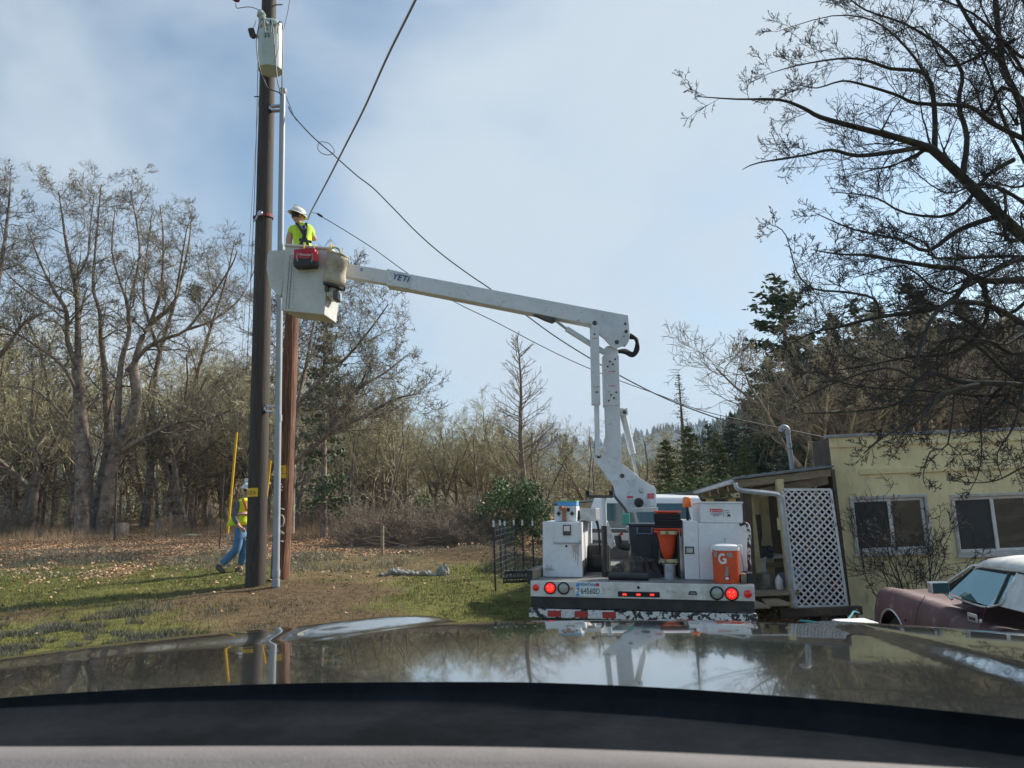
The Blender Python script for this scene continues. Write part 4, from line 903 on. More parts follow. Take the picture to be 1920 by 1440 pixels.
b.build('lead_wire', m_wire, tf, smooth=True)
cl = thing('cutout', 'porcelain fuse cutout at the top edge left of the pole', 'fuse cutout', P(443, 2, PD - .4))
b = MB(); q = P(443, 2, PD - .4)
b.cyl(q, q + V((.02, 0, .3)), .045, .045, 10)
for k in range(5): b.lathe([(.04, 0), (.07, .012), (.04, .025)], q + V((.003 * k, 0, .01 + .05 * k)), (0, 0, 1), 12)
b.build('insulator', m_strap, cl, smooth=True)
b = MB(); wires([([(442, 7, PD - .4), (444, 15, PD - .4), (455, 14, PD - .4), (468, 13, PD - .4), (482, 17, PD - .3), (490, 23, PD - .25)], .008)]); b.build('lead_wire', m_wire, cl, smooth=True)
b = MB(); q = P(521, 9, PD - .02); b.cyl(q - V((.1, 0, 0)), q + V((.1, 0, -.0)), .012, .012, 6); q = P(484, 181, PD - .02); b.cyl(q - V((.08, 0, 0)), q + V((.1, 0, -.0)), .012, .012, 6); b.build('pole_step', m_darkmetal, new_pole)
# ratchet strap on the pole
zc = P(493, 408, PD).z; c = on_pole(npb, npt, zc); b = MB(); n = 20; st_ = thing('ratchet_strap', 'dark red ratchet strap wrapped around the tall pole beside the bucket', 'strap', c)
rows = [[V((c.x + math.cos(j * 6.2832 / n) * .168, c.y + math.sin(j * 6.2832 / n) * .168, zc + dz + .02 * math.cos(j * 6.2832 / n))) for j in range(n + 1)] for dz in (-.035, .035)]
b.grid(rows).build('webbing', m_strap, st_, solid=.02)
b = MB(); b.lathe([(.05, 0), (.05, .05)], (c.x + .0, c.y - .2, zc), (0, -1, 0), 14); b.beam((c.x - .01, c.y - .24, zc), (c.x - .11, c.y - .25, zc - .18), .03, .025); b.build('ratchet', m_steel, st_, bevel=.005)
b = MB(); b.beam((c.x - .19, c.y - .05, zc), (c.x - .19, c.y + .05, zc), .03, .06); b.build('hook', m_black, st_)

# guy wires and yellow guards, cable, service drops
def guy(pt, yt, yb, gb, lab_y, lab_w):
    o = thing('guy_guard', lab_y, 'guy guard', gb); b = MB(); b.tube([yb, yt], .026, 8); b.build('guard', m_yellow, o, smooth=True)
    b = MB(); b.tube([gb, yb], .012, 6); b.build('anchor_rod', m_steel, o)
    b = MB(); b.tube([yt, pt], .006, 5); w = b.build('guy_wire', m_wirel); tag(w, lab_w, 'wire'); return w
g1 = P(424, 1040, 15.95); g1.z = gz(g1.x, g1.y) - .05
guy(on_pole(npb, npt, P(490, 180, PD).z) + V((-.16, 0, 0)), P(444, 811, 15.9), P(427, 1000, 15.95), g1, 'yellow plastic guy guard standing left of the tall pole behind the worker', 'thin guy wire running down the left side of the tall pole')
g2 = P(488, 1045, 15.6); g2.z = gz(g2.x, g2.y) - .05
guy(on_pole(opb, opt, P(540, 640, PD + .5).z) + V((-.1, .1, 0)), P(507, 864, 15.3), P(492, 1000, 15.5), g2, 'yellow plastic guy guard between the two poles', 'thin guy wire hidden between the two poles')
def wire(name, pl, r_, label, cat='wire', m=m_wire, k=6):
    b = MB(); b.tube(smooth_pts([P(x, y, d) for x, y, d in pl], k), r_, 6); return tag(b.build(name, m, smooth=True), label, cat)
wire('cable', [(830, -110, 5.0), (779, 0, 5.9), (727, 105, 6.9), (683, 203, 8.0), (648, 272, 9.0), (616, 335, 10.1), (592, 380, 11.0), (583, 397, 11.3), (577, 412, 11.5)], .0125, 'thick grey cable sweeping down from overhead to the worker in the bucket', 'cable', m_wirel)
sd = [(541, 200), (548, 214), (575, 245), (598, 267), (622, 287), (636, 300), (670, 330), (700, 353), (735, 388), (783, 437), (830, 478), (880, 515), (920, 542), (985, 590), (1040, 630), (1100, 668), (1160, 703), (1243, 745), (1330, 779), (1400, 801), (1462, 823)]
wire('service_drop', [(x, y, 13.9 - .2 * i / 20) for i, (x, y) in enumerate(sd)], .012, 'twisted black service line falling from the tall pole to the roof mast', 'wire')
wire('wire_loop', [(598, 267, 13.88), (596, 280, 13.8), (607, 289, 13.8), (620, 290, 13.8), (627, 283, 13.8), (618, 270, 13.8), (606, 266, 13.8), (598, 267, 13.88)], .007, 'oval loop of wire on the twisted service line', 'wire')
wire('service_drop', [(x, y, 13.9) for x, y in [(534, 176), (540, 190), (546, 205), (551, 218), (556, 226)]], .008, 'short black tap wire curling down from the conduit head', 'wire')
wire('telephone_wire', [(583, 399, 11.5), (590, 399, 11.6), (598, 403, 11.7), (640, 428, 12.0), (700, 466, 12.2), (755, 506, 12.4), (800, 535, 12.5), (860, 570, 12.6), (930, 604, 12.7), (1010, 646, 12.8), (1080, 680, 12.9), (1160, 713, 13), (1240, 742, 13), (1310, 768, 13.1), (1400, 790, 13.3), (1475, 805, 13.4), (1556, 822, 13.5)], .0075, 'thin black wire running from the bucket to the building corner', 'wire')
wire('wire_splice', [(596, 401, 11.65), (604, 406, 11.72)], .02, 'small black splice on the thin wire beside the worker', 'splice', m_rubber, 1)
wire('power_line', [(546, -20, 13.6), (540, 20, 13.6), (531, 58, 13.5)], .006, 'thin line dropping to the transformer from above the frame', 'wire')
wire('hand_line', [(486, 20, 13.9), (480, 280, 14.2), (475, 420, 14.4), (469, 560, 14.5), (462, 700, 14.8)], .007, 'thin dark line hanging beside the left edge of the tall pole', 'line')

# ------------------------------------------------------------------ the boom truck
lo_, hi_ = 6.0, 12.0; cth, sth = math.cos(math.radians(9.5)), math.sin(math.radians(9.5))
for _ in range(40):
    mid = (lo_ + hi_) / 2
    if (P(1414, 1096, mid - .40) - P(995, 1088, mid)).length < 2.44: lo_ = mid
    else: hi_ = mid
Lc = P(995, 1088, mid); Rc = P(1414, 1096, mid - .40)
TF = Frame((Lc + Rc) / 2, Rc - Lc, (sth, cth, -.012))
print('truck', tuple(TF.o), 'D', mid)
def TL(px, py, ly): return TF.hit(px, py, 1, ly)
truck = bpy.data.objects.new('boom_truck', None); COL.objects.link(truck); truck.location = TF(0, 0, -1.0)
tag(truck, 'white flatbed boom truck with its brake lights lit and boom raised towards the pole', 'truck')
def tb(M=True): return MB(TF.M)
def pbox(b, x0, y0, x1, y1, l0, l1, m=0):
    a = TL(x0, y0, l0); c = TL(x1, y1, l0); b.mm(min(a.x, c.x), max(a.x, c.x), l0, l1, min(a.z, c.z), max(a.z, c.z), m); return a, c
HW = 1.22
b = tb(); b.mm(-HW, HW, .0, 3.9, -.09, 0); b.build('deck', m_deck, truck, bevel=.006)
b = tb(); b.mm(-HW, HW, -.012, .03, -.175, -.004); b.build('tailboard', m_tail, truck, bevel=.004)
b = tb(); b.mm(-HW + .005, HW - .005, .012, .10, -.30, -.176); b.build('underframe', m_black, truck, bevel=.004)
b = tb(); b.mm(-HW - .02, HW + .02, .0, .12, -.405, -.31); b.build('bumper_bar', m_peel, truck, bevel=.006)
b = tb(); b.mm(-HW + .12, HW - .1, .06, .2, -.50, -.406); b.build('lower_bumper', m_black, truck, bevel=.006)
xs_ = [TL(v, 1144, 0).x for v in (1027, 1052, 1077.5, 1102.5, 1129.5, 1155)]
for i in range(5):
    b = tb(); b.mm(xs_[i], xs_[i + 1] - .002, -.004, .0, -.392, -.325); b.build('reflective_strip', m_redtape if i % 2 == 0 else m_whitetape, truck)
for i in range(5):
    x0 = .18 + .2 * i; b = tb(); b.mm(x0, x0 + .196, -.003, .0, -.398, -.384); b.build('reflective_strip', m_redtape if i % 2 == 1 else m_whitetape, truck)
def lamp(px_, py_, r_, ms, name, ring=True, core=False):
    c = TL(px_, py_, -.015); rad = r_ / FPX * 8.35
    b = tb()
    if ring: b.lathe([(rad * 1.22, 0), (rad * 1.25, .012), (rad * 1.02, .02), (rad * 1.0, .006)], (c.x, -.012, c.z), (0, -1, 0), 24); o = b.build(name + '_housing' if False else 'lamp_housing', m_rubber, truck, smooth=True)
    b = tb(); b.lathe([(rad, 0), (rad * .98, .008), (rad * .6, .018), (.001, .022)], (c.x, -.016, c.z), (0, -1, 0), 24, caps=False); o = b.build(name, ms, truck, smooth=True)
    if core:
        for dx, dz in ((0, 0), (-.4, .3), (.35, .35), (.1, -.45), (-.35, -.3), (.45, -.15)):
            b = tb(); b.lathe([(rad * .10, 0), (.001, .004)], (c.x + dx * rad, -.036, c.z + dz * rad), (0, -1, 0), 8, caps=False); b.build('light_diode', m_redhot, o)
lamp(1004.6, 1101.6, 6.3, m_redlens, 'side_marker', False)
lamp(1031.6, 1102.3, 9.3, m_redlit, 'brake_light', core=True)
lamp(1056.9, 1102.8, 9.3, m_clear, 'reversing_light')
lamp(1344, 1112, 10, m_clear, 'reversing_light')
lamp(1371.8, 1113.4, 10, m_redlit, 'brake_light', core=True)
lamp(1402, 1113.6, 7, m_redlens, 'side_marker', False)
b = tb(); c = TL(1072.3, 1102.8, -.015); b.lathe([(.014, 0), (.012, .014), (.001, .018)], (c.x, -.012, c.z), (0, -1, 0), 12); o = b.build('plate_lamp', m_amber, truck, smooth=True)
b = tb(); a, c = pbox(b, 1158.6, 1108.7, 1237.3, 1120.5, -.016, -.01); b.build('light_bar', m_rubber, truck, bevel=.003)
for px_ in (1171, 1197, 1222.6):
    c = TL(px_, 1114.6 - (1171 - px_) * .012, -.02); b = tb(); b.mm(c.x - .025, c.x + .025, -.026, -.016, c.z - .013, c.z + .013); o = b.build('marker_light', m_redlit, truck, bevel=.006)
    for q in (-.012, 0, .012): b = tb(); b.mm(c.x + q - .003, c.x + q + .003, -.029, -.027, c.z - .003, c.z + .003); b.build('light_diode', m_redhot, o)
# number plate
b = tb(); a, c = pbox(b, 1077.3, 1092.5, 1128.3, 1119.0, -.020, -.013); pl_ = b.build('number_plate', m_plate, truck, bevel=.003)
pc = ((a.x + c.x) / 2, (a.z + c.z) / 2); TX = TF.x; TZ = TF.z
text('7·64560D', .088, facing(TF(pc[0], -.0225, pc[1] - .018), TX, TZ), m_ink, 'plate_number', truck, sx=.74)
text('MONTANA', .045, facing(TF(pc[0], -.0225, pc[1] + .055), TX, TZ), m_blueink, 'plate_lettering', truck, sx=.9)
b = tb(); b.mm(pc[0] + .09, pc[0] + .125, -.024, -.02, pc[1] + .04, pc[1] + .073); b.build('plate_sticker', m_redink, truck)
b = tb(); b.mm(pc[0] - .14, pc[0] - .10, -.023, -.02, pc[1] - .07, pc[1] - .045); b.mm(pc[0] - .135, pc[0] - .10, -.023, -.02, pc[1] + .03, pc[1] + .07); b.build('plate_emblem', m_blue, truck)
for cx, cy in ((1137, 1105), (1257, 1109)):
    c = TL(cx, cy, -.013)
    for dx in (-.026, .026):
        b = tb(); b.mm(c.x + dx - .023, c.x + dx + .023, -.015, -.012, c.z - .025, c.z + .025); b.build('socket_cover', m_tail, truck, bevel=.002)
        b = tb()
        for q in ((-.01, .01), (.01, .01), (0, 0), (-.01, -.01), (.01, -.01)): b.lathe([(.004, 0), (.001, .002)], (c.x + dx + q[0], -.0155, c.z + q[1]), (0, -1, 0), 6)
        b.build('socket_mark', m_ink, truck)
c = TL(1299, 1112, -.013); b = tb(); b.prism([(c.x + x, -.018, c.z + z) for x, z in ((-.05, -.018), (.05, -.018), (.035, .02), (-.035, .02))], (0, .006, 0)); b.build('step_badge', m_black, truck); b = tb(); b.mm(c.x - .028, c.x + .028, -.021, -.019, c.z - .008, c.z + .006); b.build('badge_face', m_cgrey, truck)
c = TL(1197, 1101.6, -.013); b = tb(); b.lathe([(.016, 0), (.014, .006), (.003, .004)], (c.x, -.012, c.z), (0, -1, 0), 12); b.build('round_socket', m_rubber, truck)
# rear wheels, chassis, cab
for sx in (-.93, .93):
    for off in ((0,) if sx else ()):
        b = tb(); b.lathe([(.27, -.15), (.40, -.16), (.425, -.10), (.43, 0), (.425, .10), (.40, .16), (.27, .15)], (sx, 1.5, -.66), (1, 0, 0), 28); w_o = b.build('wheel', m_rubber, truck, smooth=True); b = tb(); b.lathe([(.26, -.1), (.2, .0), (.08, -.05), (.07, -.14)], (sx, 1.5, -.66), (1 if sx < 0 else -1, 0, 0), 20); b.build('rim', m_steel, w_o, smooth=True)
        b = tb(); b.lathe([(.27, -.12), (.39, -.12), (.41, 0), (.39, .12), (.27, .12)], (sx, 5.2, -.68), (1, 0, 0), 24); b.build('wheel', m_rubber, truck, smooth=True)
b = tb(); b.mm(-.45, -.3, .2, 5.6, -.42, -.1); b.mm(.3, .45, .2, 5.6, -.42, -.1); b.mm(-.85, .85, 1.42, 1.58, -.75, -.6); b.build('chassis', m_black, truck)
# cab
cabM = TF.M @ Matrix.Translation((.12, 0, 0)); b = MB(cabM)
prof = [(4.05, -.45), (4.05, .40), (4.12, .62), (4.3, .99), (4.45, 1.06), (5.9, 1.08), (6.5, .62), (7.6, .50), (7.7, -.4)]
rows = []
for x, ins in ((-.99, .0), (-.97, .02), (0, 0), (.97, .02), (.99, 0)):
    rows.append([(x * (1 if z < .62 else 1 - (z - .62) * .32), y, z - (0 if x == 0 else (.03 if z > 1 else 0))) for y, z in prof])
b.grid(rows)
for x in (-.99, .99): b.add([(x * (1 if z < .62 else 1 - (z - .62) * .32), y, z - (.03 if z > 1 else 0)) for y, z in prof], [tuple(range(len(prof)))])
b.build('cab', m_cab, truck, bevel=.03, seg=3)
b = MB(cabM); b.prism([(-.74, 4.085, .50), (.74, 4.085, .50), (.66, 4.20, .90), (-.66, 4.20, .90)], (0, -.02, 0)); b.build('rear_window', m_cabglass, truck, bevel=.01)
for x in (-1, 1):
    b = MB(cabM); b.prism([(x * .985, 4.4, .55), (x * .985, 5.9, .55), (x * .875, 5.6, .93), (x * .875, 4.45, .93)], (x * .012, 0, 0)); b.build('side_window', m_cabglass, truck)
b = MB(cabM); a = TL(1269.5, 951, 4.4); b = tb(); b.lathe([(.06, 0), (.055, .03), (.03, .07), (.006, .10)], (a.x, 4.4, a.z), n=16); b.build('roof_antenna', m_cab, truck, smooth=True)
# headache rack and beacon
b = tb(); b.mm(-1.05, 1.05, 3.82, 3.88, .42, .48); b.mm(-1.05, -.99, 3.82, 3.88, 0, .45); b.mm(.99, 1.05, 3.82, 3.88, 0, .45); b.mm(-1.0, 1.0, 3.84, 3.86, 0, .3); b.build('bulkhead', m_darkmetal, truck)
a = TL(1288.5, 951, 1.0); b = tb(); b.cyl((a.x, 1.0, .40), (a.x, 1.0, a.z), .018, n=10); b.build('beacon_stalk', m_black, truck)
top = TL(1288, 932, 1.0).z; b = tb(); b.lathe([(.055, 0), (.058, .01), (.05, top - a.z - .01), (.04, top - a.z)], (a.x, 1.0, a.z), n=20); b.build('beacon', m_amber, truck, smooth=True)
# left tool cabinet
b = tb(); a, c = pbox(b, 1017.3, 978, 1092, 1080, .45, 2.3); x0, x1, z0, z1 = a.x, c.x, c.z, a.z; z0 = .003
b = tb(); b.mm(x0, x1, .45, 2.3, z0, z1); lb = b.build('tool_cabinet', m_white, truck, bevel=.006)
a = TL(1039, 980, .45); c = TL(1087, 1018, .45); b = tb(); b.mm(a.x, c.x, .438, .449, c.z, a.z); b.build('drop_door', m_white, lb, bevel=.003)
b = tb(); b.cyl((a.x - .01, .43, c.z), (c.x + .01, .43, c.z), .006, n=8); b.build('hinge', m_steel, lb)
a = TL(1055.5, 984, .43); c = TL(1070.5, 1004, .43); b = tb(); b.mm(a.x, c.x, .425, .437, c.z, a.z); lt = b.build('latch', m_darkmetal, lb, bevel=.004); b = tb(); b.mm(a.x + .012, c.x - .012, .420, .4245, c.z + .05, a.z - .012); b.build('latch_handle', m_chrome2, lt, bevel=.003)
b = tb(); q = TL(1062, 1024, .45); b.lathe([(.014, 0), (.004, .003)], (q.x, .449, q.z), (0, -1, 0), 12); b.build('round_port', m_rubber, lb)
a = TL(1087, 1015, .44); b = tb(); b.mm(a.x - .012, a.x + .012, .43, .448, a.z - .03, a.z + .015); b.build('side_latch', m_steel, lb)
a = TL(1024, 1066, .44); b = tb(); b.mm(a.x - .01, a.x + .09, .425, .448, a.z - .008, a.z + .004); b.cyl((a.x + .01, .43, a.z), (a.x + .01, .43, a.z + .05), .005, n=6); b.cyl((a.x + .06, .43, a.z), (a.x + .06, .43, a.z + .05), .005, n=6); b.build('bracket', m_steel, lb)
b = tb(); b.mm(x1 - .03, x1 + .006, .47, 2.29, z1 - .0, z1 + .012); b.mm(x1, x1 + .006, .46, 2.29, 0.0, .19); b.build('rubber_edge', m_black, lb)
b = tb(); b.mm(-1.215, -1.16, .10, 1.0, .001, .105); b.build('side_board', m_beam, truck, bevel=.004)
b = tb(); b.mm(-1.27, -1.22, .1, .9, -.05, .10); b.build('stake_pocket', m_black, truck); b = tb(); b.mm(1.17, 1.22, .1, .7, .0, .11); b.build('stake_pocket', m_black, truck)
b = tb(); b.mm(1.10, 1.165, .12, 1.2, .001, .10); b.build('side_board', m_beam, truck, bevel=.004)
# right cabinets
b = tb(); a = TL(1281, 977, .42); c = TL(1312.2, 1088, .42); b.mm(a.x, c.x, .42, 2.2, .003, a.z); nb = b.build('narrow_cabinet', m_white, truck, bevel=.006)
a2 = TL(1284, 1024.5, .42); c2 = TL(1301.5, 1038.5, .42); b = tb(); b.mm(a2.x, c2.x, .408, .419, c2.z, a2.z); lt = b.build('latch', m_darkmetal, nb, bevel=.004); b = tb(); b.mm(a2.x + .015, c2.x - .015, .402, .4075, c2.z + .012, a2.z - .014); b.build('latch_handle', m_steel, lt, bevel=.003)
b = tb(); a3 = TL(1402.5, 981, .42); b.mm(c.x + .003, a3.x, .42, 2.2, .003, a3.z); mb_ = b.build('main_cabinet', m_white, truck, bevel=.006)
a4 = TL(1312.5, 944, .42); c4 = TL(1393, 980, .42); b = tb(); b.mm(a4.x, c4.x, .415, 2.0, a3.z + .003, a4.z); ub = b.build('upper_cabinet', m_white, truck, bevel=.005)
b = tb(); b.mm(a4.x - .01, c4.x + .012, .40, 2.01, a4.z + .001, a4.z + .02); b.build('cabinet_lid', m_white, truck, bevel=.004)
a5 = TL(1331, 954, .41); b = tb(); w5 = TL(1354.5, 960.3, .41); b.mm(a5.x, w5.x, .411, .4145, w5.z, a5.z); b.build('danger_label', m_redink, ub)
text('▲DANGER', .030, facing(TF((a5.x + w5.x) / 2, .4095, (a5.z + w5.z) / 2 - .002), TX, TZ), m_white, 'danger_lettering', truck, sx=.85)
for k, ln in enumerate(('STAND CLEAR OF TRUCK', 'AND TRAILER WHEN BOOM', 'IS NEAR LINES')): text(ln, .011, facing(TF((a5.x + w5.x) / 2, .411, w5.z - .014 - .014 * k), TX, TZ), m_ink, 'label_lettering', truck)
b = tb(); q = TL(1362, 963, .412); b.tube([(q.x - .03, .411, q.z - .03), (q.x - .03, .411, q.z + .035), (q.x + .03, .411, q.z + .035)], .0025, 4); b.tube([(q.x, .411, q.z + .02), (q.x + .015, .411, q.z), (q.x + .035, .411, q.z + .015)], .003, 4); b.prism([(q.x, .41, q.z - .032), (q.x + .05, .41, q.z - .032), (q.x + .03, .41, q.z - .002)], (0, .003, 0)); b.build('label_drawing', m_ink, truck)
b = tb(); b.tube(smooth_pts([TL(1388, 984, .36), TL(1394, 981.5, .34), TL(1401, 984, .34), TL(1404, 995, .34), TL(1404.5, 1015, .34), TL(1404, 1040, .36), TL(1406, 1075, .4)], 5), [.022] * 40 if False else .021, 10); b.build('hose_pipe', m_peel, truck, smooth=True)
b = tb(); a = TL(1298, 975, .9); b.lathe([(.10, 0), (.13, .05), (.12, .14), (.05, .18)], (a.x, 1.1, .52), (-.3, -1, 0), 16); b.build('hose_reel', m_black, truck, smooth=True)
# boom rest post
c = TL(1134.5, 1080, .62); t_ = TL(1134.5, 933, .62); md = TL(1134.5, 986, .62); b = tb(); b.cyl((c.x, .62, 0), (c.x, .62, md.z), .036, n=16); b.build('rest_post_sleeve', m_black, truck, smooth=True)
b = tb(); b.cyl((c.x, .62, md.z), (c.x, .62, t_.z), .031, n=16); b.build('rest_post', m_boom, truck, smooth=True)
b = tb(); ax0 = TL(1099, 929, .62); ax1 = TL(1150, 929, .62); b.mm(ax0.x, ax1.x, .58, .66, t_.z - .005, t_.z + .03); b.build('rest_crossbar', m_darkmetal, truck, bevel=.004)
for q0, q1 in ((ax0.x - .005, ax0.x + .045), (ax1.x - .05, ax1.x)):
    b = tb(); b.mm(q0, q1, .57, .67, t_.z + .03, t_.z + .085); b.build('rest_pad', m_rubber, truck, bevel=.006)
# pedestal
pedc = TL(1203, 1075, 2.3); b = tb(); b.mm(pedc.x - .17, pedc.x + .17, 2.15, 2.55, .003, .50); b.mm(pedc.x - .2, pedc.x + .42, 2.1, 2.6, .503, .56); ped = b.build('pedestal', m_fibre, truck, bevel=.012)
b = tb(); b.mm(pedc.x - .02, pedc.x + .30, 2.08, 2.095, .30, .40); b.build('pedestal_grip', m_black, ped, bevel=.004)
print('pedestal D', (TF(pedc.x, 2.3, 0)).y)
BD = TF(pedc.x, 2.35, 0).y      # depth of the boom plane
def plate(name, pts, D, th, m=m_boom, parent=truck, bevel=.006): 
    b = MB(); b.prism([P(x, y, D) for x, y in pts], (0, th, 0)); return b.build(name, m, parent, bevel=bevel)
tp_ = [(1112.5, 851.5), (1117, 847.5), (1123, 846.8), (1129, 849), (1176.6, 876.4), (1202.9, 898), (1228, 914), (1230, 918), (1231, 950), (1176.6, 953.6), (1171, 951), (1156, 936), (1150, 910), (1114, 862), (1112, 856)]
for k_ in range(7):
    q = TL(1073 + k_ * 2.0, 1021, .449); q2 = TL(1073 + k_ * 2.0, 1021 + (9, 24, 14, 30, 18, 40, 22)[k_], .449); b = tb(); b.mm(q.x - .002, q.x + .003, .4485, .4495, q2.z, q.z); b.build('rust_streak', m_rust, lb)
for par_, xs2, zz0, zz1 in ((mb_, (c.x + .012, ), .0, .55),): pass
tur = plate('turret', tp_, BD - .17, .035); plate('turret_side', tp_, BD + .14, .035, parent=tur)
plate('turret_base', [(1176, 953.6), (1234, 951.5), (1234, 959), (1176, 961)], BD - .19, .4, m_fibre)
plate('turret_cross_tube', [(1150, 912), (1160, 936), (1172, 948), (1172, 940), (1164, 930), (1155, 912)], BD - .13, .26, m_darkmetal)
def pin(px_, py_, D, r_, m=m_darkmetal, th=.04, name='pin', par=truck, hole=False):
    q = P(px_, py_, D); b = MB()
    if hole: b.lathe([(r_, 0), (r_, .012), (r_ * .72, .012), (r_ * .72, .002)], q, (0, -1, 0), 20, caps=False)
    else: b.lathe([(r_ * 1.2, 0), (r_ * 1.2, .01), (r_ * .75, .014), (r_ * .7, th), (.001, th + .003)], q, (0, -1, 0), 14)
    b.build(name, m, par, smooth=True)
fp = BD - .172
for q in ((1122.8, 855.3, .026), (1166.3, 892.2, .026)): pin(q[0], q[1], fp, q[2], par=tur)
for q in ((1154.3, 905.3), (1186, 905.8)): pin(q[0], q[1], fp, .045, m_boom, hole=True, name='boss', par=tur)
pin(1202.5, 920, fp, .03, m_steel, .01, 'hole', tur)
pin(1197.7, 942.5, fp, .055, m_black, .09, 'slew_motor', tur)
for (x0, y0, x1, y1, m) in ((1213.5, 925.5, 1226.5, 928, m_redink), (1213.5, 929.2, 1226.5, 931.5, m_redink), (1213.5, 932.7, 1226.5, 934.8, m_redink), (1175.5, 930.5, 1187, 933.5, m_redink), (1176, 935, 1186.5, 949, m_card), (1208, 937, 1226, 947, m_card)):
    a = P(x0, y0, fp - .003); c = P(x1, y1, fp - .003); b = MB(); b.mm(a.x, c.x, fp - .004, fp - .001, c.z, a.z); b.build('warning_label', m, tur)
for k in range(5): q = P(1181, 936.5 + 2.6 * k, fp - .006); text('KEEP HANDS CLEAR', .008, facing(q, (1, 0, 0), (0, 0, 1)), m_ink, 'label_lettering', tur)
for k, s_ in enumerate(('DANGER', 'ELECTROCUTION', 'HAZARD')): q = P(1220, (926.9, 930.4, 933.8)[k], fp - .006); text(s_, .013, facing(q, (1, 0, 0), (0, 0, 1)), m_white, 'label_lettering', tur)
for k in range(3): q = P(1215, 939.5 + 3 * k, fp - .006); text('THIS MACHINE IS', .008, facing(q, (1, 0, 0), (0, 0, 1)), m_ink, 'label_lettering', tur)
# lower boom
def box4(name, tl, tr, br, bl, D, th, m=m_boom, parent=truck, bevel=.008, D2=None):
    D2 = D if D2 is None else D2
    b = MB(); b.prism([P(*tl, D), P(*tr, D2), P(*br, D2), P(*bl, D)], (0, th, 0)); return b.build(name, m, parent, bevel=bevel)
lwb = box4('lower_boom', (1135.8, 752), (1162.5, 752), (1166, 900), (1141, 900), BD - .11, .22)
slv = box4('boom_sleeve', (1131.7, 664), (1160.3, 665.5), (1163.3, 760), (1134, 760.5), BD - .125, .25)
plate('boom_head', [(1134, 667), (1134, 652), (1139, 648), (1152, 650), (1159, 656), (1159.5, 667)], BD - .09, .18)
for dx, dy in ((1153.5, 673.5), (1143.5, 678), (1149, 683), (1139.5, 687.3), (1155.5, 735.7), (1145.5, 740.5), (1151.3, 746.3), (1141.5, 751)): pin(dx, dy, BD - .127, .011, th=.01, name='bolt', par=slv)
for cy in (696.5, 723.5):
    for (cx, w_, D__, par_) in ((1147.3, 11, BD - .127, slv),):
        a = P(cx - w_, cy - 2.8, D__); c = P(cx + w_, cy + 2.8, D__); b = MB(); b.mm(a.x, c.x, D__ - .002, D__ - .0005, c.z, a.z); b.build('warning_label', m_card, par_)
        text('DANGER', .026, facing(P(cx, cy, D__ - .004), (1, 0, 0), (0, 0, 1)), m_redink, 'label_lettering', par_)
b = MB(); q = P(1151.5, 793, BD - .112); b.tube([q + V((math.cos(a) * .055, 0, math.sin(a) * .035)) for a in np.linspace(math.pi, 2 * math.pi, 9)], .005, 5); q = P(1151, 863, BD - .112); b.tube([q + V((math.cos(a) * .06, 0, math.sin(a) * .04)) for a in np.linspace(0, math.pi, 9)], .005, 5); b.build('weld_ring', m_boom, lwb, smooth=True)
ln1 = box4('link_tube', (1107, 612), (1123, 612), (1126, 759), (1110.5, 758.5), BD - .30, .12); box4('link_rod', (1114.8, 757), (1123.5, 757), (1125.5, 855), (1116.5, 853), BD - .285, .08)
pin(1118.7, 735.4, BD - .302, .012, th=.008, name='bolt', par=ln1); pin(1114.6, 626.5, BD - .302, .01, th=.008, name='bolt', par=ln1)
for cy in (634.5, 725.3): text('DANGER', .02, facing(P(1115.5 + (cy - 634) * .03, cy, BD - .303), (1, 0, 0), (0, 0, 1)), m_redink, 'label_lettering', ln1)
b = MB(); D_ = BD + .02; b.cyl(P(1168.5, 777, D_), P(1186, 851.5, D_), .05, n=16); lc = b.build('lift_cylinder', m_boom, truck, smooth=True)
b = MB(); b.cyl(P(1185, 851, D_), P(1194, 895, D_), .022, n=12); b.build('cylinder_rod', m_steel, lc, smooth=True)
plate('cylinder_lug', [(1162, 764), (1171, 766), (1176.5, 765), (1177.5, 777), (1172, 780), (1164, 779)], BD - .09, .18); pin(1170.8, 772.8, BD - .092, .022)
# elbow and upper boom
A0, A1 = BD - .13, BD + .15
UD = BD + .25
ub_ = MB()
for dd in (0,):
    f0 = [P(727.5, 505.7, UD), P(1103, 577, BD - .06), P(1178, 590.8, BD - .09), P(1181.5, 628, BD - .09), P(1176, 645, BD - .09), P(1150, 641, BD - .09), P(1106, 608, BD - .06), P(727.5, 534.5, UD)]
    ub_.prism(f0, (0, .22, 0))
upb = ub_.build('upper_boom', m_boom, truck, bevel=.01)
upi = box4('inner_boom', (640, 492), (735, 508), (735, 533.5), (640, 517), UD + .03, .15, parent=upb)
col = box4('boom_collar', (725.5, 503.5), (767, 513), (767, 541), (724.5, 534.5), UD - .02, .25, parent=upb, D2=UD - .055)
for q in ((733.3, 511), (731, 526.5)): pin(q[0], q[1], UD - .018, .022, m_boom, .02, 'bolt', upb)
text('YETI', .135, facing(P(751, 521.0, UD - .052), (P(800, 531, UD - .045) - P(752, 521.5, UD)), (0, 0, 1)), m_blueink, 'boom_lettering', upb, sx=1.05, shear=.15, ext=.003)
a = P(675.5, 506, UD + .025); b = MB(); b.mm(a.x, a.x + .035, UD + .02, UD + .028, a.z - .02, a.z + .03); b.build('blue_label', m_blue, upb)
eb = plate('elbow_plate', [(1106.5, 606), (1109, 600), (1115, 600.5), (1169, 619), (1180.5, 627), (1180, 637), (1176.6, 645), (1154.8, 653.8), (1147, 651), (1108.5, 610)], BD - .155, .03); plate('elbow_plate', [(1106.5, 606), (1109, 600), (1115, 600.5), (1169, 619), (1180.5, 627), (1180, 637), (1176.6, 645), (1154.8, 653.8), (1147, 651), (1108.5, 610)], BD + .17, .03)
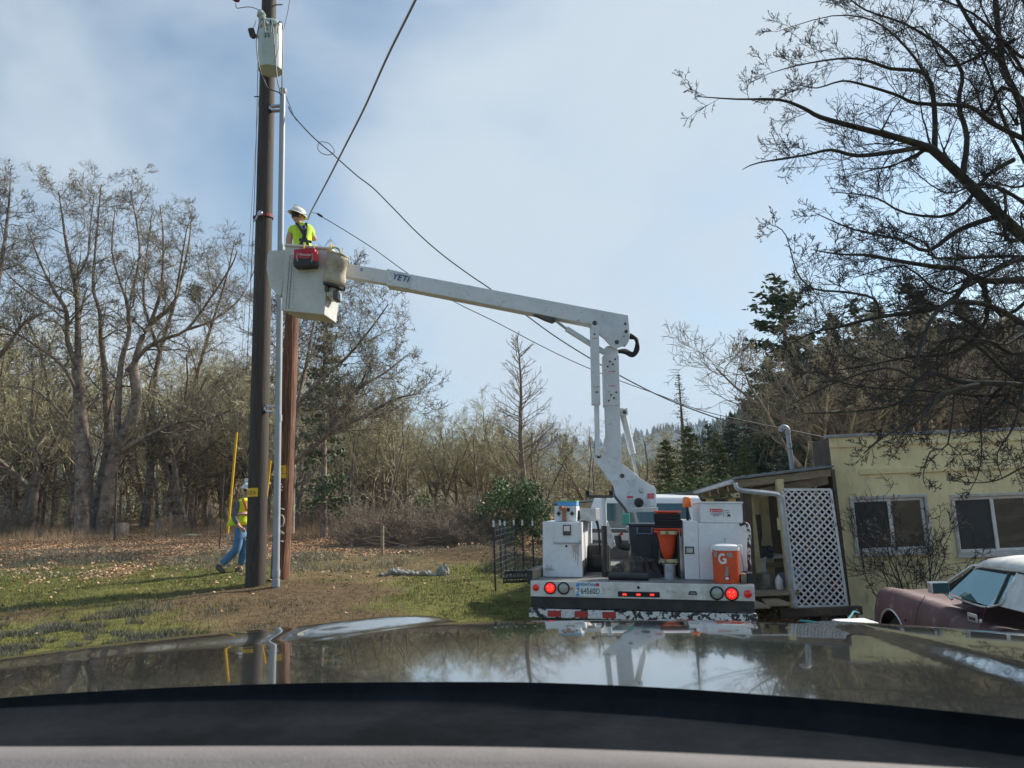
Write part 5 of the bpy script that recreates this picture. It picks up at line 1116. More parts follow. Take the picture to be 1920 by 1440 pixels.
for q in ((1115, 605.5, .028), (1156.5, 641.3, .026), (1174, 621.5, .022)): pin(q[0], q[1], BD - .157, q[2], par=eb)
pin(1169.3, 634.5, BD - .157, .05, m_boom, hole=True, name='boss', par=eb); pin(1172, 607, BD - .093, .014, par=upb)
b = MB(); D_ = BD + .07; b.cyl(P(1062, 616.5, D_), P(1133, 661, D_), .043, n=16); b.build('upper_cylinder', m_boom, truck, smooth=True)
b = MB(); b.cyl(P(1038, 598.5, D_), P(1064, 618, D_), .02, n=12); b.build('cylinder_rod', m_steel, upb, smooth=True)
plate('boom_lug', [(1000, 589), (1040, 594), (1043, 600), (1036, 604), (1022, 599)], BD + .0, .12, m_darkmetal, upb); pin(1037.5, 598, BD - .003, .022, par=upb)
b = MB()
for k in range(3): b.tube(smooth_pts([P(1180, 627 + k * 3, BD - .05 + k * .05), P(1192 + k, 636, BD - .05 + k * .05), P(1196 - k * 2, 655, BD - .05 + k * .06), P(1186, 667 - k * 2, BD - .04 + k * .05), P(1172, 661 - k * 2, BD - .02 + k * .05), P(1159, 659, BD + k * .04)], 5), .026, 8)
b.build('hydraulic_hose', m_rubber, truck, smooth=True)
b = MB(); b.tube(smooth_pts([P(1150, 928, BD - .25), P(1160, 940, BD - .3), P(1172, 955, BD - .32), P(1180, 975, BD - .35)], 5), .02, 8); b.build('turret_hose', m_darkmetal, truck, smooth=True)
# bucket
KD = 10.95
kf = [P(535, 461, KD), P(618, 468, KD - .05), P(608, 590, KD - .02), P(527, 582, KD + .02)]
dpt = V((.085, .62, 0))
def ring(pts, ins): c = sum(pts, V()) / 4; return [p + (c - p) * ins for p in pts]
top = [kf[0], kf[1], kf[1] + dpt, kf[0] + dpt]; bot = [kf[3], kf[2], kf[2] + dpt * .86 + V((-.02, 0, 0)), kf[3] + dpt * .86 + V((.04, 0, 0))]
b = MB(); itop = ring(top, .06); ibot = [p + V((0, 0, .08)) for p in ring(bot, .08)]
b.add(top + bot + itop + ibot, [(0, 1, 5, 4), (1, 2, 6, 5), (2, 3, 7, 6), (3, 0, 4, 7), (4, 5, 6, 7), (0, 8, 9, 1), (1, 9, 10, 2), (2, 10, 11, 3), (3, 11, 8, 0), (8, 12, 13, 9), (9, 13, 14, 10), (10, 14, 15, 11), (11, 15, 12, 8), (12, 15, 14, 13)])
bk = b.build('bucket', m_fibre, truck, bevel=.035, seg=4)
b = MB(); c_ = sum(top, V()) / 4; rim = [c_ + (p - c_) * 1.03 + V((0, 0, .012)) for p in top]
loop = []
for i in range(4):
    a, c2 = rim[i], rim[(i + 1) % 4]
    for t in (.07, .5, .93): loop.append(a + (c2 - a) * t)
loop.append(loop[0]); b.tube(smooth_pts(loop, 3), .022, 8, caps=False); b.build('bucket_lip', m_fibre, bk, smooth=True)
plate('mast_cover', [(501, 478), (504, 470), (533, 468), (536, 472), (536, 490), (527, 553), (523, 554), (506, 538), (500, 505)], KD + .12, .30, m_fibre)
b = MB()
for xx in (541, 546): b.tube([P(xx + 3, 478, KD - .012), P(xx - 2, 540, KD - .006), P(xx - 5, 578, KD - .002)], .003, 4)
b.build('ladder_cord', m_ink, bk)
for k in range(14): q = P(549.6 - k * .0 - (k * 7.2) * .02, 483 + k * 7.2, KD - .008); b = MB(); b.mm(q.x - .006, q.x + .006, q.y - .012, q.y, q.z - .012, q.z + .012); b.build('rivet', m_chrome2, bk)
b = MB(); q = P(628, 551, KD + .1); b.mm(q.x - .08, q.x + .07, q.y - .2, q.y + .15, q.z - .09, q.z + .05); b.build('control_box', m_fibre, bk, bevel=.02)
b = MB(); b.mm(q.x - .10, q.x - .04, q.y - .24, q.y - .1, q.z - .02, q.z + .09); b.mm(q.x + .03, q.x + .1, q.y - .26, q.y - .05, q.z - .16, q.z - .02); b.build('control_valve', m_darkmetal, bk, bevel=.01)
b = MB(); b.cyl(P(645, 505, UD + .1), P(600, 500, KD + .55), .09, .09, 14); b.build('bucket_mount', m_boom, upb, smooth=True)
# things on the bucket
def soft_box(name, c, hx, hy, hz, m, parent, seed, amp=.01, tap=.0, n=8):
    rs = random.Random(seed); b = MB(); import itertools
    o = []
    for k, ax in enumerate(('z+', 'z-', 'x+', 'x-', 'y+', 'y-')):
        rows = []
        for i in range(n + 1):
            r_ = []
            for j in range(n + 1):
                u, v = -1 + 2 * i / n, -1 + 2 * j / n; s = 1 if ax[1] == '+' else -1
                q = {'z': (u, v, s), 'x': (s, u, v), 'y': (u, s, v)}[ax[0]]
                nn = V(q).normalized() * 1.25; w = V([max(-1, min(1, q[e] * .75 + nn[e] * .25)) for e in range(3)]); f = 1 - tap * (1 - w.z) / 2
                d = amp * math.sin(q[0] * 5 + seed) * math.cos(q[2] * 4 + q[1] * 3 + seed * 2)
                r_.append(V(c) + V((w.x * hx * f + d, w.y * hy * f + d, w.z * hz + d * .5)))
            rows.append(r_)
        b.grid(rows)
    return b.build(name, m, parent, smooth=True)
a = P(574, 491, KD - .16)
rb = thing('tool_bag', 'red and black fabric tool bag hung on the outside of the bucket', 'tool bag', a)
soft_box('bag_top', P(574, 482, KD - .12), .165, .10, .10, m_redbag, rb, 1, .005); soft_box('bag_base', P(574, 495, KD - .12), .17, .105, .055, m_black, rb, 2, .004)
b = MB(); q = P(590, 481, KD - .225); b.mm(q.x - .025, q.x + .045, q.y - .003, q.y + .02, q.z - .07, q.z + .08); b.build('end_panel', m_bright_red, rb, bevel=.01)
text('Milwaukee', .052, facing(P(571, 477.5, KD - .235), (1, 0, -.06), (0, 0, 1)), m_white, 'bag_lettering', rb, shear=.3, sx=.8)
b = MB(); b.tube([P(558, 474, KD - .225), P(556.5, 483, KD - .23), P(558, 490, KD - .23)], .011, 6); b.tube([P(585, 475, KD - .235), P(586.5, 483, KD - .24), P(584, 491, KD - .235)], .011, 6); b.tube([P(562, 481, KD - .235), P(572, 483.5, KD - .24), P(579, 481.5, KD - .24)], .004, 5); b.build('handle_strap', m_cgrey, rb, smooth=True)
for px_ in (571, 590): b = MB(); b.tube(smooth_pts([P(px_, 478, KD - .1), P(px_ - 1, 466, KD - .09), P(px_ + 1, 460, KD - .02), P(px_ + 2, 463, KD + .05)], 4), .010, 6); b.build('hook', m_yellow, rb, smooth=True)
cb = thing('canvas_bag', 'tan canvas tool bucket hanging from the right corner of the bucket', 'canvas bag', P(630, 505, KD - .1))
b = MB(); rows = []; n = 20; wv = random.Random(4)
q0 = P(634, 480, KD - .12); q1 = P(626, 535, KD - .12)
for i in range(9):
    f = i / 8; c = q0 + (q1 - q0) * f; rr_b = .150 + .012 * math.sin(f * 9) 
    rows.append([c + V((math.cos(j * 6.2832 / n) * rr_b * (1 + .06 * math.sin(3 * j + i)), math.sin(j * 6.2832 / n) * rr_b * .8, -.05 * math.cos(j * 6.2832 / n))) for j in range(n + 1)])
b.grid(rows).build('bag_body', m_canvas, cb, smooth=True, solid=.01)
b = MB(); b.grid([[p + V((0, 0, dz)) + (p - q1) * .03 for p in rows[-1]] for dz in (-.035, .02)]); b.add([p + V((0, 0, -.03)) for p in rows[-1][:-1]], [tuple(range(n))]); b.build('bag_base', m_black, cb, smooth=True)
b = MB(); b.tube([p + V((0, 0, .01)) for p in rows[0]], .014, 6, caps=False); b.build('bag_rim', m_cream, cb, smooth=True)
b = MB(); b.tube(smooth_pts([P(619, 468, KD - .1), P(628, 464, KD - .15), P(637, 470, KD - .2), P(638, 480, KD - .2), P(632, 484, KD - .2)], 4), .016, 7); b.tube([P(640, 488, KD - .18), P(643, 465, KD - .18)], .007, 5); b.build('rope_handle', m_cream, cb, smooth=True)
text('T', .05, facing(P(634, 502, KD - .262), (1, 0, -.1), (0, 0, 1)), m_ink, 'bag_lettering', cb)
b = MB(); b.tube(smooth_pts([P(619, 480, KD - .05), P(619.5, 464, KD - .07), P(622, 459, KD - .0), P(624, 463, KD + .06)], 4), .011, 6); b.build('hook', m_yellow, cb, smooth=True)

# ------------------------------------------------------------------ load on the truck
def t_thing(name, label, cat, x, y, z=0, group=None): return thing(name, label, cat, TF(x, y, z), group)
c = TL(1362.5, 1091, .16); cx = c.x; ck = t_thing('drinks_cooler', 'orange round drinks cooler with a white lid and a large white G', 'cooler', cx, .16)
R0, R1, H0, H1 = .138, .15, TL(1362, 1031.5, .16).z, TL(1362, 1021, .16).z
b = tb(); b.lathe([(R0, 0.002), (R0 + .003, .02), (R1 - .004, H0 * .8), (R1, H0)], (cx, .16, 0), n=32); b.build('cooler_body', m_cooler, ck, smooth=True)
b = tb(); b.lathe([(R1 + .002, H0), (R1 + .004, H0 + .02), (R1 - .002, H0 + .05), (R1 * .8, H1), (.02, H1 + .012)], (cx, .16, 0), n=32); b.build('lid', m_coolwhite, ck, smooth=True)
b = tb(); b.tube(smooth_pts([(cx + .13, .10, H0 + .055), (cx + .165, .08, H0 + .045), (cx + .16, .06, H0 - .04)], 4), .012, 8); b.build('handle', m_coolwhite, ck, smooth=True); b = tb(); b.tube(smooth_pts([(cx - .13, .10, H0 + .03), (cx - .155, .09, H0 + .02), (cx - .152, .09, H0 - .02)], 4), .009, 8); b.build('handle', m_coolwhite, ck, smooth=True)
def wrap(pts, r_, dep=.003): # 2-D outline on the cooler's curved front
    o = []
    for x, z in pts: a = x / r_; o.append((cx + math.sin(a) * (r_ + dep), .16 - math.cos(a) * (r_ + dep), z))
    return o
def decal(pts, m, name, dep=.002):
    b = tb(); n = len(pts); k = 6
    xs = [p[0] for p in pts]; import bisect
    b.add(wrap(pts, R1, dep + .001), [tuple(range(n))]); b.build(name, m, ck, recalc=False, solid=.001)
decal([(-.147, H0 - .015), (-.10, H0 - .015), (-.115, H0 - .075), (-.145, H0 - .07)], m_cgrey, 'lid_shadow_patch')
decal([(.0, H0 - .02), (.06, H0 - .025), (.045, H0 - .08), (.0, H0 - .06)], m_cgrey, 'grey_patch'); decal([(-.035, H0 - .27), (.005, H0 - .27), (.01, H0 - .16), (-.012, H0 - .17)], m_cgrey, 'grey_patch')
def arc(cx_, cz, r_, a0, a1, n=14): return [(cx_ + math.cos(a) * r_, cz + math.sin(a) * r_) for a in np.linspace(a0, a1, n)]
gc = (-.048, H0 - .085); b = tb()
for i in range(16):
    a = math.radians(52 + (308 - 52) * i / 15); a2 = math.radians(52 + (308 - 52) * (i + 1) / 15)
    if i < 15:
        q = [(gc[0] + math.cos(t) * r_ * .8, gc[1] + math.sin(t) * r_) for t, r_ in ((a, .058), (a, .034), (a2, .034), (a2, .058))]
        b.add(wrap(q, R1, .004), [(0, 1, 2, 3)])
b.add(wrap([(gc[0] + .002, gc[1] + .004), (gc[0] + .04, gc[1] + .004), (gc[0] + .04, gc[1] - .048), (gc[0] + .018, gc[1] - .048), (gc[0] + .018, gc[1] - .015), (gc[0] + .002, gc[1] - .015)], R1, .0045), [(0, 1, 2, 3, 4, 5)])
b.build('letter_g', m_white, ck, recalc=False, solid=.002)
b = tb(); b.lathe([(.02, 0), (.018, .02), (.008, .03)], (cx - .01, .16 - R0 - .0, .055), (0, -1, 0), 14); b.build('tap', m_coolwhite, ck, smooth=True)
b = tb(); b.mm(cx - .035, cx + .025, .16 - R0 - .008, .16 - R0 + .02, .03, .095); b.build('tap_recess', m_redbag, ck, bevel=.006)
b = tb(); b.tube([(cx + .0, .16, H1), (cx + .0, .16, H1 + .06), (cx - .02, .16, H1 + .075)], .003, 5); b.tube([(cx, .16, H1 + .05), (cx + .02, .16, H1 + .07)], .003, 5); b.build('lid_wire', m_wire, ck)
b = tb(); b.tube(smooth_pts([(cx + .16, .07, H0 - .03), (cx + .175, .07, .16), (cx + .165, .07, .1), (cx + .19, .08, .06)], 4), .003, 5); b.build('lid_cord', m_wire, ck)
# traffic cones, points down
x_c = TL(1252, 1000, .75).x; zt = TL(1252, 958, .75).z; zb = TL(1252, 995, .75).z; n = 8
for k in range(n):
    z_ = zt - (zt - zb) * k / (n - 1); orange_base = k in (0, 6, 7)
    o = t_thing('traffic_cone', ('topmost upturned traffic cone with an orange rim in the stack on the truck' if k == 0 else 'upturned traffic cone with %s base in the stack on the truck' % ('an orange' if orange_base else 'a black')), 'traffic cone', x_c, .75, z_, 'upturned traffic cones')
    w_ = .16 * (1 + .03 * math.sin(k * 3)); b = tb(); q = .006 * math.sin(k * 5)
    b.prism([(x_c - w_ + q, .75 - w_, z_), (x_c + w_ + q, .75 - w_, z_), (x_c + w_ + q, .75 + w_, z_), (x_c - w_ + q, .75 + w_, z_)], (0, 0, -.030 if not orange_base else -.020)); b.build('cone_base', m_orange if orange_base else m_rubber, o, bevel=.006)
    b = tb(); b.lathe([(.13, 0), (.115, -.05)] if k < n - 1 else [(.13, 0), (.10, -.12), (.085, -.22), (.055, -.30), (.02, -.34)], (x_c + q, .75, z_ - .016), n=20); b.build('cone_body', m_orange, o, smooth=True)
hl_ = t_thing('cone_holder', 'chipped yellow metal holder under the upturned cones', 'cone holder', x_c, .75)
z1_ = TL(1252, 998, .75).z; z2_ = TL(1252, 1050, .75).z
b = tb()
for z_ in (z1_, z2_): b.mm(x_c - .10, x_c + .105, .575, .60, z_ - .02, z_ + .02); b.mm(x_c - .10, x_c - .085, .60, .86, z_ - .02, z_ + .02); b.mm(x_c + .09, x_c + .105, .64, .86, z_ - .02, z_ + .02)
b.build('holder_band', m_cream, hl_)
b = tb(); b.mm(x_c + .108, x_c + .13, .64, .86, .002, z1_ + .02); b.mm(x_c - .1, x_c + .13, .87, .885, .002, z1_); b.build('holder_post', m_black, hl_)
sp2 = t_thing('wire_spool', 'silver wire spool standing on the deck below the cones', 'spool', x_c + .01, .62)
b = tb(); b.lathe([(.105, .002), (.105, .012), (.066, .014)] + [(.064 + .003 * (i % 2), .014 + .0075 * i) for i in range(19)] + [(.066, .16), (.085, .162), (.085, .17)], (x_c + .0, .50, 0), n=24); b.build('spool_body', m_steel, sp2, smooth=True)
# wheeled bin
bx0, bx1 = TL(1180, 1075, 1.15).x, TL(1241, 1075, 1.15).x; bz = TL(1210, 986, 1.15).z; wb = t_thing('wheeled_bin', 'blue-grey plastic wheeled bin standing on the truck deck', 'bin', (bx0 + bx1) / 2, 1.4)
b = tb(); b.add([(bx0 + .05, 1.2, .01), (bx1 - .05, 1.2, .01), (bx1 - .05, 1.6, .01), (bx0 + .05, 1.6, .01), (bx0, 1.15, bz), (bx1, 1.15, bz), (bx1, 1.7, bz), (bx0, 1.7, bz)], [(0, 3, 2, 1), (4, 5, 6, 7), (0, 1, 5, 4), (1, 2, 6, 5), (2, 3, 7, 6), (3, 0, 4, 7)]); b.build('bin_body', m_bin, wb, bevel=.02)
b = tb(); b.mm(bx0 - .015, bx1 + .015, 1.13, 1.72, bz - .002, bz + .03); b.build('bin_rim', m_bin, wb, bevel=.008)
a = TL(1207, 991, 1.1); b = tb(); b.mm(a.x - .07, a.x + .09, 1.06, 1.10, a.z - .07, a.z - .055); b.mm(a.x - .09, a.x - .07, 1.06, 1.15, a.z - .07, a.z + .01); b.mm(a.x + .09, a.x + .11, 1.06, 1.15, a.z - .07, a.z + .01); b.build('bin_handle', m_binblue, wb, bevel=.005)
b = tb(); a = TL(1206, 1030, 1.1); b.mm(a.x - .10, a.x - .09, 1.145, 1.19, .1, bz - .1); b.mm(a.x + .09, a.x + .1, 1.145, 1.19, .1, bz - .1); b.build('bin_rib', m_bin, wb)
b = tb(); q = TL(1118, 1060, 1.3); b.mm(q.x - .11, q.x + .16, 1.3, 1.9, .002, .34); b.mm(q.x - .05, q.x + .10, 1.25, 1.3, .05, .22); tag(b.build('clutter_box', m_black, bevel=.02), 'black box on the deck between the left cabinet and the rest post', 'box')  # plain black box added to stand for dark clutter on the deck
# black tarp heap
a0, a1 = TL(1138, 1075, .8).x, TL(1245, 1075, .8).x; ta = t_thing('tarpaulin', 'crumpled black tarpaulin heaped on the deck in front of the bin', 'tarpaulin', (a0 + a1) / 2, .8)
rows = []; rs_ = np.random.RandomState(2)
for i in range(31):
    r_ = []
    for j in range(45):
        u, v = i / 30, j / 44; x = a0 + (a1 - a0) * v; y = .5 + .55 * u; env = max(0, math.sin(math.pi * u)) ** .5 * max(0, math.sin(math.pi * v)) ** .45
        z_ = env * (.16 + .13 * v ** 2 + .075 * (float(fbm(np.array([x * 3.0]), np.array([y * 4 + x * 2]), .6, 5)[0]) - .5) * 4 + .03 * math.sin(x * 21 + y * 13))
        r_.append((x, y + .04 * math.sin(9 * v), max(.002, z_)))
    rows.append(r_)
b = tb(); b.grid(rows); b.build('tarpaulin_sheet', m_tarp, ta, smooth=True)
a = TL(1140.5, 1080, .2); c = TL(1216, 1080, .2); b = tb(); b.cyl((a.x, .22, .042), (c.x, .22, .042), .040, n=18); tag(b.build('plastic_pipe', m_black, smooth=True), 'short thick black pipe lying across the rear of the deck', 'pipe')
# folded step / grey panel leaning, duct elbow
a = TL(1152, 1005, .9); b = tb(); b.prism([TL(*q, .85) for q in ((1138, 975), (1139, 1016), (1146, 1029), (1155, 1023), (1140, 978))], (0, .015, 0)); tag(b.build('leaning_sheet', m_alu, bevel=.003), 'bent aluminium sheet leaning beside the boom rest post', 'metal sheet')
b = tb(); b.tube(smooth_pts([TL(1158, 1004, 1.0), TL(1160, 1018, 1.0), TL(1166, 1024, 1.0), TL(1181, 1026, 1.0)], 4), .045, 12); tag(b.build('duct_elbow', m_black, smooth=True), 'black plastic pipe elbow in front of the wheeled bin', 'pipe elbow')
b = tb(); b.prism([TL(*q, 1.02) for q in ((1158, 1004), (1168, 996), (1168, 1003))], (0, .02, 0)); tag(b.build('red_rag', m_redbag), 'small dark red rag sticking out above the black elbow', 'rag')
b = tb(); a = TL(1166, 963, 1.3); c = TL(1181, 985, 1.3); b.mm(a.x, c.x, 1.3, 1.42, c.z, a.z); tag(b.build('green_crate', m_teal, bevel=.01), 'translucent green plastic crate beside the turret', 'crate')
# carton and box on the cabinet
zt_ = z1 + .006
a = TL(1039.5, 949, .55); c = TL(1081, 976, .55); zc_ = zt_
b = tb(); b.mm(a.x, c.x, .55, 1.0, zc_, a.z); ct = b.build('carton', m_card, bevel=.004); tag(ct, 'white carton with dark hazard diamonds on top of the left cabinet', 'carton')
for px_ in (1048, 1073):
    q = TL(px_ - .5, 963, .545); b = tb(); b.prism([(q.x - .032, .547, q.z), (q.x, .547, q.z - .036), (q.x + .032, .547, q.z), (q.x, .547, q.z + .036)], (0, .002, 0)); b.build('hazard_diamond', m_cgrey, ct); b = tb(); b.prism([(q.x - .02, .544, q.z), (q.x, .544, q.z - .022), (q.x + .02, .544, q.z), (q.x, .544, q.z + .022)], (0, .002, 0)); b.build('hazard_mark', m_ink, ct)
q = TL(1066, 956, .545); b = tb(); b.mm(q.x - .02, q.x + .015, .546, .549, q.z - .02, q.z + .02); b.build('carton_print', m_ink, ct)
a2_ = TL(1045, 938.5, .6); c2_ = TL(1081, 948.5, .6); b = tb(); b.mm(a2_.x, c2_.x, .6, .95, a.z + .004, a2_.z - .012); bb = b.build('blue_box', m_blue, bevel=.003); tag(bb, 'flat blue box with a green lid on top of the white carton', 'box')
b = tb(); b.mm(a2_.x - .002, c2_.x + .002, .598, .952, a2_.z - .012, a2_.z); b.build('box_lid', m_green, bb)
b = tb(); q = TL(1058, 962, .50); b.mm(q.x - .025, q.x + .022, .50, .54, zc_, q.z + .045); b.cyl((q.x - .03, .52, q.z + .06), (q.x + .02, .52, q.z + .05), .022, n=12); b.lathe([(.03, 0), (.03, .03)], (q.x - .035, .52, q.z + .055), (-.3, -1, .2), 14); tag(b.build('copper_clamp', m_rust, bevel=.004), 'rusty copper-coloured clamp standing in front of the white carton', 'clamp')
b = tb(); a = TL(1082, 953, .6); b.mm(a.x + .02, a.x + .22, .75, 1.6, zc_, a.z); tag(b.build('aluminium_toolbox', m_alu, bevel=.006), 'worn aluminium toolbox beside the white carton on the left cabinet', 'toolbox')
b = tb()
for k in range(4): b.tube(smooth_pts([TL(1106 + k * 3, 960 + k * 3, .9), TL(1112 + k * 3, 968 + k * 4, .9), TL(1118 + k * 2, 978 + k * 8, 1.0), TL(1122 + k, 1000 + k * 6, 1.1), TL(1124, 1040, 1.1)], 4), .008, 6)
tag(b.build('hanging_cables', m_rubber, smooth=True), 'dark cables hanging behind the boom rest post', 'cables')

# ------------------------------------------------------------------ people
def skin(name, J, Ed, mt, parent, root=None, sub=2):
    names = list(J); me = bpy.data.meshes.new(name); me.from_pydata([tuple(J[n][0]) for n in names], [(names.index(a), names.index(c)) for a, c in Ed], []); me.materials.append(mt)
    o = mesh_obj(name, me, parent); md = o.modifiers.new('skin', 'SKIN'); md.use_smooth_shade = True; md.branch_smoothing = .4
    L = me.skin_vertices[0].data
    for i, n in enumerate(names):
        r_ = J[n][1]; r_ = r_ if isinstance(r_, tuple) else (r_, r_); L[i].radius = r_; L[i].use_root = (n == (root or names[0]))
    o.modifiers.new('sub', 'SUBSURF').levels = sub; o.modifiers['sub'].render_levels = sub; return o
def ellip(b, c, rx, ry, rz, n=16, k=10, m=0, zmin=-1, rot=None):
    rows = []
    for i in range(k + 1):
        a = math.asin(zmin) + (math.pi / 2 - math.asin(zmin)) * i / k
        rows.append([(rot or Matrix.Identity(3)) @ V((math.cos(a) * math.cos(j * 6.28318 / n) * rx, math.cos(a) * math.sin(j * 6.28318 / n) * ry, math.sin(a) * rz)) + V(c) for j in range(n + 1)])
    b.grid(rows, m)
def hand(name, c, d, palm, mt, parent, curl=.5, s=1.0):
    d = V(d).normalized(); side = d.cross(V(palm)).normalized(); pn = side.cross(d)
    for k in range(4):
        base = V(c) + side * (.026 * (1.5 - k) / 1.5) * s; L = (.072, .082, .076, .06)[k] * s; pts = {}
        p = base; dd = d; J = {'a': (V(c) - d * .01, .016 * s)}; J['b'] = (base + d * .04 * s, .011 * s)
        q = base + d * .04 * s
        for e in range(3): dd = (dd + pn * -curl * (.5 + .3 * e)).normalized(); q = q + dd * L / 3; J['c%d' % e] = (q, (.0095 - .001 * e) * s)
        yield J
    J = {'a': (V(c), .016 * s), 'b': (V(c) + side * .035 * s + d * .02 * s, .012 * s), 'c': (V(c) + side * .045 * s + d * .045 * s - pn * .015, .010 * s), 'd': (V(c) + side * .04 * s + d * .065 * s - pn * .03, .009 * s)}; yield J
def face(c, fwd, up, s, mt, par):       # head with nose, eyes, mouth, ears
    f = V(fwd).normalized(); u = V(up); sd = f.cross(u).normalized(); u = sd.cross(f); Rm = Matrix((sd, f, u)).transposed()
    b = MB(); ellip(b, c, .076 * s, .092 * s, .115 * s, 20, 14, rot=Rm, zmin=-.999)
    ellip(b, V(c) + f * .028 * s - u * .055 * s, .055 * s, .06 * s, .055 * s, 16, 10, rot=Rm, zmin=-.999)
    b.prism([V(c) + f * .088 * s + u * .02 * s + sd * .006, V(c) + f * .112 * s - u * .018 * s, V(c) + f * .088 * s - u * .026 * s + sd * .014 * s, V(c) + f * .088 * s - u * .026 * s - sd * .014 * s], f * .004)
    for e in (-1, 1): ellip(b, V(c) + sd * e * .077 * s - f * .005, .012 * s, .02 * s, .032 * s, 10, 8, rot=Rm, zmin=-.999)
    o = b.build('head', mt, par, smooth=True)
    b = MB()
    for e in (-1, 1): ellip(b, V(c) + sd * e * .03 * s + f * .084 * s + u * .005, .011 * s, .006 * s, .006 * s, 8, 6, rot=Rm, zmin=-.999)
    b.build('eye', m_ink, par, smooth=True); b = MB(); ellip(b, V(c) + f * .082 * s - u * .052 * s, .024 * s, .008 * s, .006 * s, 10, 6, rot=Rm, zmin=-.999); b.build('mouth', m_strap, par, smooth=True)
    return Rm
def hardhat(c, Rm, s, par, tilt=0):
    b = MB(); ellip(b, c, .115 * s, .135 * s, .105 * s, 24, 10, rot=Rm, zmin=-.05)
    rows = []
    for k, (rx, ry, z) in enumerate(((.112, .132, .0), (.130, .155, -.012), (.136, .166, -.022), (.134, .163, -.027), (.11, .13, -.008))):
        rows.append([Rm @ V((math.cos(j * 6.28318 / 28) * rx * s, math.sin(j * 6.28318 / 28) * ry * s, z * s)) + V(c) for j in range(29)])
    b.grid(rows); b.prism([Rm @ V(q) * 1 + V(c) for q in ((-.012, -.1, .07), (.012, -.1, .07), (.012, .1, .07), (-.012, .1, .07))], Rm @ V((0, 0, .052))); return b.build('hard_hat', m_hat, par, smooth=True)

# worker in the bucket, seen from behind
WD = KD + .30
w1 = thing('person', 'worker in white hard hat, lime shirt and black harness standing in the bucket', 'person', P(566, 560, WD))
J = dict(pel=(P(569, 508, WD), (.15, .12)), spi=(P(568, 478, WD), (.15, .12)), che=(P(565, 440, WD), (.155, .12)), nek=(P(560, 420, WD), .06), hdb=(P(558, 412, WD + .02), .055),
         sl=(P(546, 430, WD), .066), el=(P(541, 455, WD - .06), .056), wl=(P(547, 476, WD + .05), .040), hl=(P(553, 484, WD + .1), .036),
         sr=(P(579, 431, WD + .03), .062), er=(P(590, 449, WD + .20), .047), wr=(P(584, 440, WD + .42), .032), hr=(P(580, 434, WD + .48), .034),
         kl=(P(560, 556, WD + .05), .075), al=(P(561, 590, WD + .05), .05), kr=(P(580, 556, WD + .08), .075), ar=(P(581, 590, WD + .08), .05))
EB = [('pel', 'spi'), ('spi', 'che'), ('che', 'nek'), ('nek', 'hdb'), ('che', 'sl'), ('sl', 'el'), ('el', 'wl'), ('wl', 'hl'), ('che', 'sr'), ('sr', 'er'), ('er', 'wr'), ('wr', 'hr'), ('pel', 'kl'), ('kl', 'al'), ('pel', 'kr'), ('kr', 'ar')]
JB = {k: (v[0], tuple(x * .82 for x in v[1]) if isinstance(v[1], tuple) else v[1] * (.82 if k in ('sl', 'sr', 'kl', 'kr') else 1)) for k, v in J.items()}
for k in ('kl', 'kr', 'al', 'ar'): JB[k] = (JB[k][0] + V((0, 0, .12 if k[0] == 'k' else .26)), JB[k][1])
skin('body', JB, EB, m_skin, w1)
sh = dict(pel=(J['pel'][0], (.20, .16)), spi=(J['spi'][0], (.20, .15)), che=(P(566, 438, WD), (.20, .15)), nek=(P(561, 420, WD), .09), sl=(P(547.5, 429, WD), .100), e1=(P(543.5, 441, WD - .03), .085), sr=(P(580, 431, WD + .03), .10), e2=(P(588, 443, WD + .12), .08))
skin('shirt', sh, [('pel', 'spi'), ('spi', 'che'), ('che', 'nek'), ('che', 'sl'), ('sl', 'e1'), ('che', 'sr'), ('sr', 'e2')], m_hiviz, w1)
skin('trousers', dict(a=(P(570, 520, WD), (.16, .13)), k=(P(561, 545, WD + .05), .09), al=(P(561, 572, WD + .05), .07), k2=(P(580, 545, WD + .08), .09), a2=(P(580, 572, WD + .08), .07)), [('a', 'k'), ('k', 'al'), ('a', 'k2'), ('k2', 'a2')], m_jeans, w1)
hc = P(559, 406, WD + .03); Rm = face(hc, (.75, .65, -.1), (0, 0, 1), .98, m_skin, w1)
b = MB(); ellip(b, hc + V((-.012, -.012, .012)), .082, .09, .105, 18, 12, rot=Rm, zmin=-.5); b.build('hair', m_hair, w1, smooth=True)
hardhat(hc + V((.0, -.005, .045)), Matrix.Rotation(math.radians(12), 3, 'Y') @ Rm, 1.0, w1)
for c_, d_ in ((P(554, 486, WD + .1), (.3, .3, -1)), (P(579, 433, WD + .5), (-.2, 1, .4))):
    for i, J_ in enumerate(hand('', c_, d_, (0, -1, 0) if d_[2] < 0 else (0, 0, 1), m_skin, w1)): ks = list(J_); skin('finger' if i < 4 else 'thumb', J_, list(zip(ks, ks[1:])), m_skin, w1, sub=1)
hy = -.175
def back(px_, py_, o_=hy): return P(px_, py_, WD + o_)
hn = thing('x', None, None); bpy.data.objects.remove(hn)
b = MB()
for pl in ([(556, 418, -.07), (563, 428, -.17), (570, 440, -.19), (575, 452, -.195), (578, 463, -.20)], [(574, 418, -.06), (574, 430, -.165), (571, 440, -.19), (567, 452, -.195), (562, 463, -.20)], [(561, 449, -.20), (571, 451, -.205), (584, 454, -.15)]):
    pts = smooth_pts([P(x, y, WD + o_) for x, y, o_ in pl], 4)
    for i in range(len(pts) - 1): b.beam(pts[i], pts[i + 1], .042, .014, up=(0, -1, 0))
b.build('harness', m_black, w1); b = MB(); b.prism([back(*q, -.21) for q in ((563, 424), (572, 422), (576, 430), (575, 440), (570, 442), (564, 434))], (0, .025, 0)); b.build('harness_pad', m_black, w1, bevel=.006)
